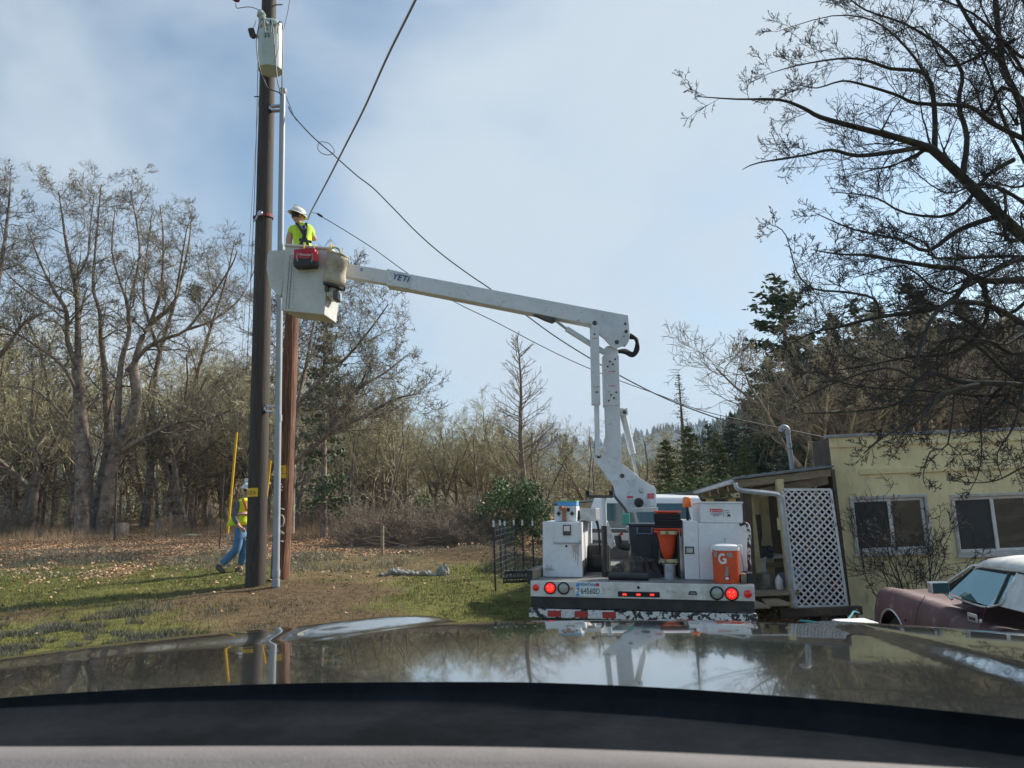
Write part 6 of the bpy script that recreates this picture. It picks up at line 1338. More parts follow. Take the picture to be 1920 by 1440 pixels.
b = MB(); q = back(569.5, 426, -.22); b.tube([q + V((math.cos(a) * .028, 0, math.sin(a) * .035)) for a in np.linspace(0, 6.283, 13)], .006, 6, caps=False); b.build('harness_ring', m_steel, w1, smooth=True)

# walking worker behind the pole
D2 = 15.6
w2 = thing('person', 'worker in blue jeans and hi-vis vest striding right, half hidden by the tall pole', 'person', P(440, 1075, D2))
J = dict(pel=(P(450, 986, D2), (.15, .12)), spi=(P(452, 965, D2), (.14, .11)), che=(P(457, 945, D2), (.15, .12)), nek=(P(462, 930, D2), .055), hdb=(P(465, 922, D2), .05),
         sl=(P(448, 942, D2 - .14), .06), el=(P(438, 966, D2 - .20), .047), wl=(P(448, 987, D2 - .2), .033), hl=(P(454, 991, D2 - .18), .035), sr=(P(466, 943, D2 + .16), .06), er=(P(476, 965, D2 + .22), .047), wr=(P(484, 975, D2 + .18), .033), hr=(P(488, 977, D2 + .17), .035),
         kl=(P(444, 1032, D2 - .08), .05), al=(P(416, 1057, D2 - .08), .03), tl=(P(419, 1068, D2 - .09), .012), kr=(P(460, 1030, D2 + .08), .05), ar=(P(450, 1060, D2 + .08), .03), tr=(P(455, 1070, D2 + .06), .012))
EB = [('pel', 'spi'), ('spi', 'che'), ('che', 'nek'), ('nek', 'hdb'), ('che', 'sl'), ('sl', 'el'), ('el', 'wl'), ('wl', 'hl'), ('che', 'sr'), ('sr', 'er'), ('er', 'wr'), ('wr', 'hr'), ('pel', 'kl'), ('kl', 'al'), ('al', 'tl'), ('pel', 'kr'), ('kr', 'ar'), ('ar', 'tr')]
skin('body', {k: (v[0], tuple(x * .8 for x in v[1]) if isinstance(v[1], tuple) else v[1] * (.8 if k[0] in 'skta' or k[:1] == 'e' else 1)) for k, v in J.items()}, EB, m_skin, w2)
skin('jeans', dict(pel=(P(450, 982, D2), (.155, .13)), p2=(P(449, 992, D2), (.155, .13)), t1=(P(447, 1010, D2 - .07), .118), kl=(P(443, 1031, D2 - .08), .098), c1=(P(428, 1046, D2 - .08), .086), al=(P(415, 1058, D2 - .08), .078), t2=(P(458, 1012, D2 + .07), .115), kr=(P(459, 1031, D2 + .08), .095), c2=(P(455, 1047, D2 + .08), .084), ar=(P(450, 1061, D2 + .08), .078)),
     [('pel', 'p2'), ('p2', 't1'), ('t1', 'kl'), ('kl', 'c1'), ('c1', 'al'), ('p2', 't2'), ('t2', 'kr'), ('kr', 'c2'), ('c2', 'ar')], m_jeans, w2)
skin('sweatshirt', dict(pel=(P(450, 978, D2), (.15, .125)), spi=(J['spi'][0], (.15, .12)), che=(J['che'][0], (.155, .125)), nek=(P(461, 932, D2), .07), sl=(J['sl'][0], .078), el=(J['el'][0], .066), wl=(P(446, 984, D2 - .2), .05), sr=(J['sr'][0], .078), er=(J['er'][0], .066), wr=(J['wr'][0], .05)),
     [('pel', 'spi'), ('spi', 'che'), ('che', 'nek'), ('che', 'sl'), ('sl', 'el'), ('el', 'wl'), ('che', 'sr'), ('sr', 'er'), ('er', 'wr')], m_grey, w2)
# vest: open shell round the torso, hanging at the back
def shell(cs, name, mt, par, ang=(0, 6.2832), n=22, sol=.008):
    b = MB(); rows = []
    for c, rx, ry in cs: rows.append([V(c) + V((math.cos(ang[0] + (ang[1] - ang[0]) * j / n) * rx, math.sin(ang[0] + (ang[1] - ang[0]) * j / n) * ry, 0)) for j in range(n + 1)])
    return b.grid(rows).build(name, mt, par, smooth=True, solid=sol)
A_ = (-1.15, 3.9)
cs = [(P(461, 934, D2), .10, .12), (P(459, 939, D2), .15, .19), (P(456, 950, D2), .175, .185), (P(453, 962, D2), .175, .175), (P(448, 976, D2), .19, .18), (P(445, 985, D2), .215, .19)]
vest = shell(cs, 'vest', m_hivest, w2, (-2.05, 4.4)); 
shell([(P(453.5, 960, D2), .18, .18), (P(452, 966.5, D2), .184, .182)], 'vest_stripe', m_vorange, w2, (-2.0, 4.35)); shell([(P(452.8, 961.8, D2), .184, .184), (P(452.2, 964.8, D2), .187, .185)], 'vest_stripe', m_silver, w2, (-2.0, 4.35))
b = MB(); pts = smooth_pts([P(455, 935, D2 - .19), P(459, 945, D2 - .205), P(462, 958, D2 - .20)], 4)
for i in range(len(pts) - 1): b.beam(pts[i], pts[i + 1], .05, .012, up=(0, -1, 0))
b.build('vest_stripe', m_vorange, w2)
hc = P(466, 919.5, D2); Rm = face(hc, (1, .1, -.25), (0, 0, 1), 1, m_skin, w2); b = MB(); ellip(b, hc + V((-.012, 0, .008)), .08, .088, .10, 16, 10, rot=Rm, zmin=-.4); b.build('hair', m_hair, w2, smooth=True); hardhat(hc + V((0, 0, .05)), Rm, 1, w2)
for c_, d_ in ((P(453, 990, D2 - .2), (.6, 0, -.8)), (P(487, 976, D2 + .17), (1, 0, -.4))):
    for i, J_ in enumerate(hand('', c_, d_, (0, -1, 0), m_skin, w2)): ks = list(J_); skin('finger' if i < 4 else 'thumb', J_, list(zip(ks, ks[1:])), m_skin, w2, sub=1)
def boot(heel, toe, ank, par):
    skin('boot', dict(a=(ank, .075), h=(heel, .068), m=(heel.lerp(toe, .5), (.064, .055)), t=(toe, (.06, .045))), [('a', 'h'), ('h', 'm'), ('m', 't')], m_boot, par)
boot(P(408, 1064, D2 - .08), P(422, 1074, D2 - .10), P(412, 1058, D2 - .08), w2); boot(P(443, 1073, D2 + .08), P(461, 1074.5, D2 + .04), P(448, 1063, D2 + .08), w2)

# ------------------------------------------------------------------ yellow building
FD = 13.2
F0 = P(1562, 900, FD); BX = F0.x; zg = -.55
ztop = P(1566, 817, FD).z; LEN = 9.0
FF = Frame((BX, FD, 0), (1, -.02, 0), (.02, 1, 0))
bld = thing('stucco_building', 'pale yellow flat-roofed stucco building on the right with two sliding windows', 'building', (BX, FD, zg))
def FP(px, py, y=0): return FF.hit(px, py, 1, y)
wn = []
for (x0, y0, x1, y1) in ((1602, 934, 1738, 1032), (1793, 930, 1935, 1034)):
    a = FP(x0, y0); c = FP((x0 + x1) / 2, y1); d = FP(x1, (y0 + y1) / 2); a = FP(x0, (y0 + y1) / 2); t_ = FP((x0 + x1) / 2, y0); wn.append((a.x, d.x, c.z, t_.z))
def wall_holes(b, x0, x1, z0, z1, holes, y0, y1):
    xs = sorted({x0, x1, *[h[0] for h in holes], *[h[1] for h in holes]}); zs = sorted({z0, z1, *[h[2] for h in holes], *[h[3] for h in holes]})
    for i in range(len(xs) - 1):
        for j in range(len(zs) - 1):
            cx_, cz = (xs[i] + xs[i + 1]) / 2, (zs[j] + zs[j + 1]) / 2
            if not any(h[0] < cx_ < h[1] and h[2] < cz < h[3] for h in holes):
                b.quad((xs[i], y0, zs[j]), (xs[i + 1], y0, zs[j]), (xs[i + 1], y0, zs[j + 1]), (xs[i], y0, zs[j + 1]))
    for h in holes:
        for a_, c_ in (((h[0], h[2]), (h[1], h[2])), ((h[1], h[2]), (h[1], h[3])), ((h[1], h[3]), (h[0], h[3])), ((h[0], h[3]), (h[0], h[2]))): b.quad((a_[0], y0, a_[1]), (c_[0], y0, c_[1]), (c_[0], y1, c_[1]), (a_[0], y1, a_[1]))
b = MB(FF.M); wall_holes(b, 0, LEN, zg - .3, ztop - .03, wn, 0, .16); b.quad((LEN, 0, zg - .3), (LEN, .8, zg - .3), (LEN, .8, ztop - .03), (LEN, 0, ztop - .03)); b.quad((0, .8, zg - .3), (LEN, .8, zg - .3), (LEN, .8, ztop - .03), (0, .8, ztop - .03)); b.build('wall', m_stucco, bld, recalc=False)
b = MB(FF.M); b.mm(0, .05, .003, .797, zg - .3, ztop - .04); b.build('side_wall', m_darkwood, bld); b = MB(FF.M); b.mm(0.3, LEN, .803, 8, zg - .3, 1.9); b.build('rear_wing', m_stucco, bld)  # shade on the side wall is put into its dark material
b = MB(FF.M); b.mm(0.06, LEN - .01, .02, .79, ztop - .2, ztop - .1); b.build('roof', m_trimgrey, bld)
b = MB(FF.M); b.mm(-.03, LEN, -.03, .14, ztop - .035, ztop + .015); b.build('parapet_cap', m_trimgrey, bld, bevel=.005)
zb_ = FP(1700, 831).z; b = MB(FF.M); b.mm(-.01, LEN, -.028, 0.0, zb_ - .035, zb_ + .035); b.build('stucco_band', m_stucco, bld, bevel=.02, seg=3)
zb_ = FP(1800, 877).z; b = MB(FF.M); xx0 = FP(1610, 880).x; b.mm(xx0, LEN, -.04, 0.0, zb_ - .06, zb_ + .055); b.build('stucco_band', m_stucco, bld, bevel=.03, seg=3)
for (x0, x1, z0, z1) in wn:
    fr = MB(FF.M); w_ = .055
    for q in ((x0 - .05, x1 + .05, z0 - .05, z0), (x0 - .05, x1 + .05, z1, z1 + .05), (x0 - .05, x0, z0, z1), (x1, x1 + .05, z0, z1)): fr.mm(q[0], q[1], -.035, .03, q[2], q[3])
    fo = fr.build('window', m_stucco_t, bld, bevel=.008)
    s1 = MB(FF.M)
    for q in ((x0, x1, z0, z0 + .05), (x0, x1, z1 - .05, z1), (x0, x0 + .045, z0 + .05, z1 - .05), (x1 - .05, x1, z0 + .05, z1 - .05), ((x0 + x1) / 2 - .0, (x0 + x1) / 2 + .06, z0 + .05, z1 - .05)): s1.mm(q[0], q[1], .03, .08, q[2], q[3])
    s1.build('sash', m_window, fo, bevel=.004)
    g = MB(FF.M); g.mm((x0 + x1) / 2 + .06, x1 - .05, .055, .062, z0 + .05, z1 - .05); g.build('pane', m_glass, fo); g = MB(FF.M); g.mm(x0 + .045, (x0 + x1) / 2, .055, .062, z0 + .05, z1 - .05); g.build('screened_pane', m_screen, fo)
    sl_ = MB(FF.M); sl_.mm(x0 - .09, x1 + .09, -.09, -.036, z0 - .085, z0 - .045); sl_.build('sill', m_stucco_t, fo, bevel=.008)

# ------------------------------------------------------------------ lean-to shed
SD = 12.75
def SP(px, py, D=SD): return P(px, py, D)
shd = thing('lean_to_shed', 'open weathered lean-to shed with a sloping metal roof beside the yellow building', 'shed', (4.6, SD, zg))
rf = [P(1380, 897, SD - .25), P(1563, 874.5, SD + .1), P(1563, 874.5, SD + .1) + V((.2, 5.2, -.05)), V((P(1380, 897, SD).x, 0, 0))]
A = P(1379, 899, SD - .25); B = P(1564, 876, SD + .2); A2 = P(1299, 923.5, 17.0); B2 = B + V((.1, 4.3, .0)); B2.z = B.z - .1
th = V((0, 0, -.05))
b = MB(); b.prism([A, B, B2, A2], (0, 0, .035)); b.build('roof', m_roof, shd, bevel=.004)
b = MB()
for i in range(1, 10): q0 = A.lerp(B, i / 10); q1 = A2.lerp(B2, i / 10); b.beam(q0 + V((0, 0, .045)), q1 + V((0, 0, .045)), .03, .025)
b.build('roof_rib', m_roof, shd)
b = MB(); b.beam(A + V((0, .1, -.08)), B + V((0, .1, -.08)), .04, .13); b.build('fascia', m_beam, shd, bevel=.005)
b = MB(); b.beam(A + V((.5, .35, -.24)), B + V((0, .35, -.2)), .08, .16); b.build('rafter', m_beam, shd, bevel=.006)
for k in range(1, 5): b = MB(); f = k / 5; b.beam(A.lerp(A2, f) + V((.05, 0, -.1)), B.lerp(B2, f) + V((0, 0, -.12)), .05, .12); b.build('rafter', m_beam, shd)
b = MB(); g0, g1 = A + V((-.05, .02, -.04)), A2 + V((-.05, 0, -.04)); b.beam(g0, g1, .075, .07); b.build('gutter', m_gutter, shd, bevel=.02)
b = MB(); pts = smooth_pts([P(1379, 906, SD - .3), P(1382, 915, SD - .3), P(1392, 919.5, SD - .3), P(1420, 922.5, SD - .3), P(1452, 926, SD - .3), P(1462, 931, SD - .3), P(1466, 945, SD - .3), P(1475, 1020, SD - .3), P(1482, 1085, SD - .3), P(1489, 1128, SD - .3), P(1493, 1137, SD - .45)], 3); b.tube(pts, .042, 4, m=0); b.build('downspout', m_gutter, shd, bevel=.008)
b = MB(); b.beam(P(1460.5, 899, SD - .1), P(1487, 1142, SD - .1), .11, .11, up=(0, 1, 0)); b.build('post', m_olive, shd, bevel=.006)
b = MB(); q = P(1461, 982, SD - .2); b.mm(q.x - .035, q.x + .03, q.y - .05, q.y, q.z - .10, q.z + .10); b.build('yellow_switch_box', m_tagy if False else m_olive, shd, bevel=.008)
b = MB(); b.beam(P(1402, 908, SD + .6), P(1421, 1076, SD + .6), .12, .1, up=(0, 1, 0)); b.build('post', m_olive, shd, bevel=.006)
b = MB(); b.beam(P(1396, 905, SD + .1), P(1408, 1100, SD + .1), .16, .14, up=(0, 1, 0)); b.build('post', m_darkwood, shd, bevel=.01)
b = MB(); b.beam(P(1561, 880, SD + .15), P(1592, 1140, SD + .15), .05, .05, up=(0, 1, 0)); b.build('post', m_darkwood, shd)
# porch floor and back wall
fz_ = P(1440, 1110, SD - .2).z
b = MB(); xx0 = P(1395, 1110, SD).x - 2.2
for k in range(9): b = MB(); b.mm(xx0, P(1488, 1120, SD).x, SD - .3 + k * .30, SD - .3 + k * .30 + .285, fz_ - .05, fz_ - .002 * (k % 3)); b.build('floor_plank', m_beam, shd)
b = MB(); q = P(1500, 1142, SD - .3); b.mm(P(1450, 1140, SD).x, P(1600, 1140, SD).x, SD - .34, SD - .22, q.z - .12, q.z + .01); b.build('kerb_beam', m_darkwood, shd, bevel=.01)
for (x0, x1, z_, y0) in ((1388, 1442, 1112, SD - .9), (1435, 1484, 1110, SD - .7)):
    a = P(x0, z_, y0); c = P(x1, z_, y0); b = MB(); b.prism([(a.x, y0, fz_ - .16), (c.x, y0, fz_ - .16), (c.x - .1, y0 + .7, fz_ - .10), (a.x + .1, y0 + .7, fz_ - .10)], (0, 0, .03)); b.build('ramp_board', m_beam, shd, bevel=.004)
b = MB(); yb = 15.4; b.mm(P(1400, 950, yb).x, BX - .02, yb, yb + .1, zg, P(1440, 905, yb).z); b.build('back_wall', m_stucco, shd)
b = MB(); b.mm(1.0, P(1400, 950, 18.6).x, 18.6, 18.7, zg, 1.72); b.build('plank_wall', m_darkwood, shd)
b = MB(); b.mm(P(1474, 1000, SD + 1.8).x, P(1480, 1000, SD + 1.8).x + .06, SD + .5, yb - .01, zg, 1.9); b.build('side_wall', m_darkwood, shd)
# low left roof seen behind the truck
C0 = P(1035, 946, 16.2); C1 = P(1300, 925, 16.2); C2 = C1 + V((.3, 3, -.16)); C3 = C0 + V((.3, 3, -.16))
lr = thing('porch_roof', 'low dark metal porch roof seen behind the truck cab', 'porch', (2.0, 16.2, zg))
b = MB(); b.prism([C0, C1, C2, C3], (0, 0, .04)); b.build('roof', m_roof, lr, bevel=.004); b = MB(); b.beam(C0 + V((0, .05, -.09)), C1 + V((0, .05, -.09)), .05, .15); b.build('fascia', m_beam, lr)
for px_ in (1050, 1325, 1366, 1240): q = P(px_, 935, 16.3); b = MB(); b.mm(q.x, q.x + .14, 16.25, 16.38, zg, q.z); b.build('post', m_olive, lr, bevel=.006)
# lattice of separate slats
lt = thing('lattice_panel', 'white diamond lattice panel closing the front of the lean-to', 'lattice', P(1530, 1137, SD - .15))
LC = [P(1467, 918, SD - .15), P(1557, 918, SD - .15), P(1588, 1136, SD - .15), P(1494, 1137, SD - .15)]
def LP(u, v): return LC[0].lerp(LC[1], u).lerp(LC[3].lerp(LC[2], u), v)
Wd = (LC[1] - LC[0]).length; Hd = (LC[3] - LC[0]).length
def clip_line(s, sgn):   # line u*Wd + sgn*v*Hd = s clipped to the unit square
    pts = []
    for u in (0, 1):
        v = (s - u * Wd) / (sgn * Hd)
        if -1e-6 <= v <= 1 + 1e-6: pts.append((u, v))
    for v in (0, 1):
        u = (s - sgn * v * Hd) / Wd
        if 0 < u < 1: pts.append((u, v))
    return pts[:2] if len(pts) >= 2 else None
pitch = .115; slw = .027
for sgn, dy in ((1, 0), (-1, .008)):
    s = -Hd if sgn < 0 else 0
    while s < Wd + Hd:
        s += pitch; cl_ = clip_line(s, sgn)
        if cl_ and (LP(*cl_[0]) - LP(*cl_[1])).length > .08:
            b = MB(); b.beam(LP(*cl_[0]) + V((0, dy, 0)), LP(*cl_[1]) + V((0, dy, 0)), .007, slw, up=(0, 0, 1) if False else (LP(0, 0) - LP(0, 1)).cross(LP(1, 0) - LP(0, 0)).cross(LP(*cl_[1]) - LP(*cl_[0]))); b.build('slat', m_lattice, lt)
for a, c in (((0, 0), (1, 0)), ((1, 0), (1, 1)), ((0, 1), (1, 1)), ((0, 0), (0, 1))): b = MB(); b.beam(LP(*a) + V((0, -.01, 0)), LP(*c) + V((0, -.01, 0)), .04, .015, up=(0, 1, 0)); b.build('frame_rail', m_lattice, lt)
# clutter in the shed
tb_ = thing('old_bench', 'weathered wooden bench with drawers inside the lean-to', 'bench', P(1450, 1085, SD + 1.0)); a = P(1427, 1043, SD + 1.0); c = P(1480, 1088, SD + 1.0)
b = MB(); b.mm(a.x, c.x, a.y, a.y + .5, a.z - .05, a.z); b.build('bench_top', m_window, tb_, bevel=.005); b = MB(); b.mm(a.x + .05, c.x, a.y + .02, a.y + .04, a.z - .21, a.z - .12); b.build('drawer', m_beam, tb_, bevel=.004)
b = MB(); b.mm(a.x, a.x + .07, a.y, a.y + .07, c.z - .1, a.z - .05); b.build('leg', m_window, tb_); b = MB(); b.mm(a.x + .07, c.x, a.y + .1, a.y + .12, c.z, c.z + .03); b.build('shelf', m_beam, tb_)
b = MB(); q = P(1438, 1108, SD + .3); b.lathe([(.14, 0), (.15, .02), (.15, .24), (.155, .25)], (q.x - .02, q.y, fz_), n=20); tag(b.build('metal_pot', m_steel, smooth=True), 'dull metal pot on the porch floor below the bench', 'pot')
b = MB(); q = P(1462, 1110, SD + .1); b.lathe([(.055, 0), (.062, .01), (.062, .15), (.03, .21), (.02, .215), (.02, .24)], (q.x, q.y, fz_), n=16); tag(b.build('white_jug', m_coolwhite, smooth=True), 'white plastic jug on the porch floor behind the downspout', 'jug')
b = MB(); q = P(1473, 1108, SD + .5); b.lathe([(.08, 0), (.09, .2), (.09, .22)], (q.x, q.y, fz_), n=16); tag(b.build('blue_bucket', m_binblue, smooth=True), 'dark blue bucket beside the white jug', 'bucket')
soft_box('cloth_bundle', P(1430, 1035, SD + 1.1), .16, .12, .10, m_bin, None, 5, .03); tag(bpy.data.objects['cloth_bundle'], 'dark blue cloth bundle on top of the old bench', 'cloth')
b = MB(); b.tube(smooth_pts([P(1421, 965, SD + .9), P(1424, 1000, SD + .9), P(1422, 1030, SD + .9), P(1428, 1045, SD + .9)], 4), .05, 8); tag(b.build('hanging_rope', m_darkwood, smooth=True), 'dark coil of rope hanging inside the lean-to', 'rope')
rsx = random.Random(8)
for k in range(13):
    q = P(rsx.uniform(1490, 1580), 1100 - (k % 4) * 24, SD + .5 + rsx.random() * .5); s_ = rsx.uniform(.07, .14); mcol = rsx.choice((m_black, m_blue, m_window, m_redbag, m_binblue, m_screen, m_darkwood))
    b = MB(); b.mm(q.x - s_, q.x + s_, q.y, q.y + .2, q.z - s_ * .8, q.z + s_ * .8)
    nm = {m_black: 'black', m_blue: 'blue', m_window: 'white', m_redbag: 'dark red', m_binblue: 'slate blue', m_screen: 'charcoal', m_darkwood: 'brown'}[mcol]
    tag(b.build('storage_box', mcol, bevel=.01), nm + ' box stored behind the white lattice', 'box', 'boxes behind the lattice')
b = MB(); a = P(1485, 1080, SD + 1.05); b.mm(a.x, a.x + 1.1, a.y, a.y + .35, a.z - .05, a.z); b.mm(a.x, a.x + 1.1, a.y, a.y + .35, a.z + .35, a.z + .4); b.mm(a.x, a.x + .05, a.y, a.y + .35, fz_, a.z + .8); b.mm(a.x + 1.05, a.x + 1.1, a.y, a.y + .35, fz_, a.z + .8); tag(b.build('shelf_unit', m_darkwood), 'dark wooden shelving behind the white lattice', 'shelves')
# roof mast
ms = thing('service_mast', 'grey service mast with a weatherhead on the lean-to roof', 'mast', P(1486, 884, SD + .9)); b = MB(); b.cyl(P(1487, 890, SD + .9), P(1477, 812, SD + .9), .045, .04, 12); b.build('mast_pipe', m_pvc, ms, smooth=True)
b = MB(); q = P(1477, 812, SD + .9); b.tube(smooth_pts([q, q + V((-.01, 0, .08)), q + V((-.08, 0, .11)), q + V((-.13, 0, .04))], 4), .05, 10); b.build('weatherhead', m_pvc, ms, smooth=True)
b = MB(); D_ = SD + .8
for k in range(3): b.tube(smooth_pts([P(1466 + k, 810, D_), P(1463 + k, 818, D_), P(1464, 824, D_)], 4), .008, 5)
b.tube(smooth_pts([P(1464, 823, D_), P(1474, 838, D_), P(1484, 842, D_), P(1485, 834, D_), P(1479, 832, D_)], 4), .009, 5); b.build('service_leads', m_wire, ms, smooth=True)

# ------------------------------------------------------------------ parked maroon coupe
CF = Frame((4.55, 10.1, -.42), (math.cos(math.radians(-4)), math.sin(math.radians(-4)), -.012), (math.sin(math.radians(4)), math.cos(math.radians(4)), 0))
# local: x across (0 = left flank, +x to the right flank), y forward (0 = nose), z up
CW = 1.96
car = bpy.data.objects.new('coupe', None); COL.objects.link(car); car.location = CF(1, -2.5, 0); tag(car, 'faded maroon vintage coupe with a white vinyl roof parked on the right', 'car')
def CLh(px, py, lx): return CF.hit(px, py, 0, lx)
zf = CLh(1660, 1106, .1).z + .03; zm = CLh(1760, 1116, .1).z; zb2 = CLh(1850, 1134, .1).z
print('car z', zf, zm, zb2, 'y', CLh(1660, 1108, .0).y, CLh(1762, 1110, 0).y, CLh(1905, 1130, 0).y)
st = [(0.03, .88), (0.0, .97), (-.03, .985), (-.2, .995), (-.5, 1.0), (-1.0, .985), (-1.6, .965), (-2.0, .945), (-2.4, .91), (-2.7, .885), (-2.9, .90), (-3.1, .95), (-3.4, .97), (-4.0, .96), (-4.8, .93), (-5.3, .90), (-5.4, .80)]
sc_ = zf / 1.0
def section(y, zs, nose):
    z_ = zs * sc_; hw = CW / 2; ins = .0 if y < -.1 else .05
    pr = [(hw - .10, .22), (hw - .02, .32), (hw, .48), (hw + .0, .62), (hw - .025, z_ - .13), (hw - .07, z_ - .04), (hw - .15, z_), (hw - .26, z_ - .015), (hw - .42, z_ - .05), (.3, z_ - .03), (0, z_ - .025)]
    pr = [(x - ins, z) for x, z in pr[:-1]] + [pr[-1]]
    L = [(hw - x, y, z) for x, z in pr]; Rr = [(hw + x, y, z) for x, z in reversed(pr[:-1])]
    return L + Rr
b = MB(CF.M); secs = [section(y, z, 0) for y, z in st]; b.grid(secs)
for s_ in (secs[0], secs[-1]): b.add(s_, [tuple(range(len(s_)))])
body = b.build('body', m_maroon, car, smooth=True)
sub = body.modifiers.new('sub', 'SUBSURF'); sub.levels = 2; sub.render_levels = 2
def arch(y):
    bb = MB(CF.M); bb.lathe([(.37, -.3), (.37, .35)], (.0, y, .35), (1, 0, 0), 28); c = bb.build('cut', m_black); c.hide_render = True; return c
WY = -.62
print('wheel y', WY)
cuts = [arch(WY), arch(WY - 3.0)]
dgx = bpy.context.evaluated_depsgraph_get()
for c in cuts:
    md = body.modifiers.new('arch', 'BOOLEAN'); md.object = c; md.operation = 'DIFFERENCE'; md.solver = 'EXACT'
dgx = bpy.context.evaluated_depsgraph_get(); nm = bpy.data.meshes.new_from_object(body.evaluated_get(dgx)); body.modifiers.clear(); body.data = nm
for c in cuts: bpy.data.objects.remove(c)
for wy in (WY, WY - 3.0):
    b = MB(CF.M); b.tube([(-.003, wy + math.cos(a) * .385, .35 + math.sin(a) * .385) for a in np.linspace(-.25, math.pi + .25, 25)], .011, 6); b.build('arch_trim', m_chrome2, car, smooth=True)
    for xx, s_ in ((.18, 1), (CW - .18, -1)):
        b = MB(CF.M); b.lathe([(.2, -.1), (.31, -.11), (.34, -.05), (.34, .05), (.31, .11), (.2, .1)], (xx, wy, .32), (1, 0, 0), 28); w_o = b.build('wheel', m_rubber, car, smooth=True); b = MB(CF.M); b.lathe([(.2, .095), (.17, .07), (.08, .08), (.06, .115), (.01, .12)], (xx, wy, .32), (-s_, 0, 0), 20); b.build('hubcap', m_chrome2, w_o, smooth=True)
b = MB(CF.M); b.lathe([(.001, 0), (.36, 0)], (.42, WY, .35), (1, 0, 0), 20, caps=False); b.build('wheel_well', m_rubber, car)
b = MB(CF.M); b.tube([(-.006, WY - .40, .30), (-.006, -2.2, .285), (-.006, -4.0, .28)], .009, 6); b.build('rocker_trim', m_chrome2, car, smooth=True)
b = MB(CF.M); b.tube(smooth_pts([(-.01, -.05, .52), (-.012, -.35, .50)], 3), .010, 6); b.build('bumper_strip', m_chrome2, car)
b = MB(CF.M); b.mm(-.01, CW + .01, -.02, .14, .33, .52); b.build('front_bumper', m_chrome, car, bevel=.03, seg=3)
b = MB(CF.M); b.mm(.1, CW - .1, -5.56, -5.4, .33, .52); b.build('rear_bumper', m_chrome, car, bevel=.03, seg=3)
# greenhouse: the side plane leans inwards
def GH(px, py, ly_x): return CF.hit(px, py, 0, ly_x)
cow = .11
W_bl = GH(1777, 1112, cow); W_tl = GH(1828, 1063, cow + .16); W_tr = GH(1909, 1076, cow + .16); W_br = GH(1872, 1134, cow); W_bm = GH(1852, 1136, cow - .01)
print('gh', W_bl, W_tl, W_tr, W_br)
roofz = W_tl.z + .09
# glass volume (darkened interior tub) and roof
ya, yb_ = W_bl.y + .35, W_tr.y
def mir(p): return V((CW - p.x, p.y, p.z))
gl = [W_bl, W_bm, W_br, W_tr, W_tl]; b = MB(CF.M); b.add([V((p.x + .0, p.y, p.z)) for p in gl], [(0, 1, 2, 3, 4)]); b.build('side_window', m_carglass, car, recalc=False, solid=.006)
b = MB(CF.M); b.add([mir(p) for p in gl], [(0, 1, 2, 3, 4)]); b.build('side_window', m_carglass, car, recalc=False, solid=.006)
wsb = V((cow + .02, W_bl.y + .30, W_bl.z - .02)); b = MB(CF.M); b.add([wsb, W_tl + V((.03, .0, .0)), mir(W_tl + V((.03, .0, .0))), mir(wsb)], [(0, 1, 2, 3)]); b.build('windscreen', m_carglass, car, recalc=False, solid=.006)
RZ = [];
ys = [W_tl.y + .02, W_tl.y - .15, W_tl.y - .5, W_tr.y - .2, W_tr.y - .7, W_tr.y - 1.1, W_tr.y - 1.5]
zs_ = [W_tl.z + .02, W_tl.z + .065, W_tl.z + .085, W_tl.z + .07, W_tl.z + .01, W_tl.z - .12, W_bl.z - .02]
for y, z in zip(ys, zs_):
    xi = cow + .145 if y > W_tr.y - .8 else cow + .12
    RZ.append([(xi, y, z - .055), (xi + .02, y, z - .02), (xi + .10, y, z + .02), (xi + .35, y, z + .045), (CW / 2, y, z + .055), (CW - xi - .35, y, z + .045), (CW - xi - .10, y, z + .02), (CW - xi - .02, y, z - .02), (CW - xi, y, z - .055)])
b = MB(CF.M); b.grid(RZ); ro = b.build('vinyl_roof', m_vinyl, car, smooth=True, solid=.02)
cp = [W_br + V((-.004, -.02, -.01)), W_tr + V((-.004, -.02, .0)), V((cow + .16, W_tr.y - .7, W_tr.z - .02)), V((cow + .1, W_tr.y - 1.5, W_br.z + .02)), V((cow + .0, W_tr.y - 1.3, W_br.z - .02))]
for f in (lambda p: p, mir): b = MB(CF.M); b.add([f(p) for p in cp], [(0, 1, 2, 3, 4)]); b.build('roof_pillar', m_vinyl, car, recalc=False, solid=.02)
b = MB(CF.M); b.tube(smooth_pts([W_bl + V((-.012, .25, .0)), W_bl + V((-.015, 0, -.012)), W_bm + V((-.02, .1, -.015)), W_br + V((-.015, .02, -.01)), W_br + V((-.01, -.08, .03)), W_br.lerp(W_tr, .5) + V((-.01, -.015, 0)), W_tr + V((-.01, -.015, .01))], 4), .010, 6); b.build('window_trim', m_chrome2, car, smooth=True)
b = MB(CF.M); b.tube([wsb + V((-.01, 0, .01)), W_tl + V((-.005, .02, .015)), W_tr + V((-.01, -.01, .025))], .014, 6); b.build('drip_rail', m_chrome2, car, smooth=True)
b = MB(CF.M); b.tube([W_bl + V((0, .02, 0)), W_tl + V((0, .0, -.01)), W_tr + V((0, 0, -.01))], .02, 6); b.build('window_seal', m_rubber, car)
b = MB(CF.M); b.tube([W_tr.lerp(W_tl, .16) + V((-.012, 0, 0)), W_br.lerp(W_bm, .25) + V((-.012, 0, 0))], .010, 5); b.build('vent_bar', m_darkmetal, car)
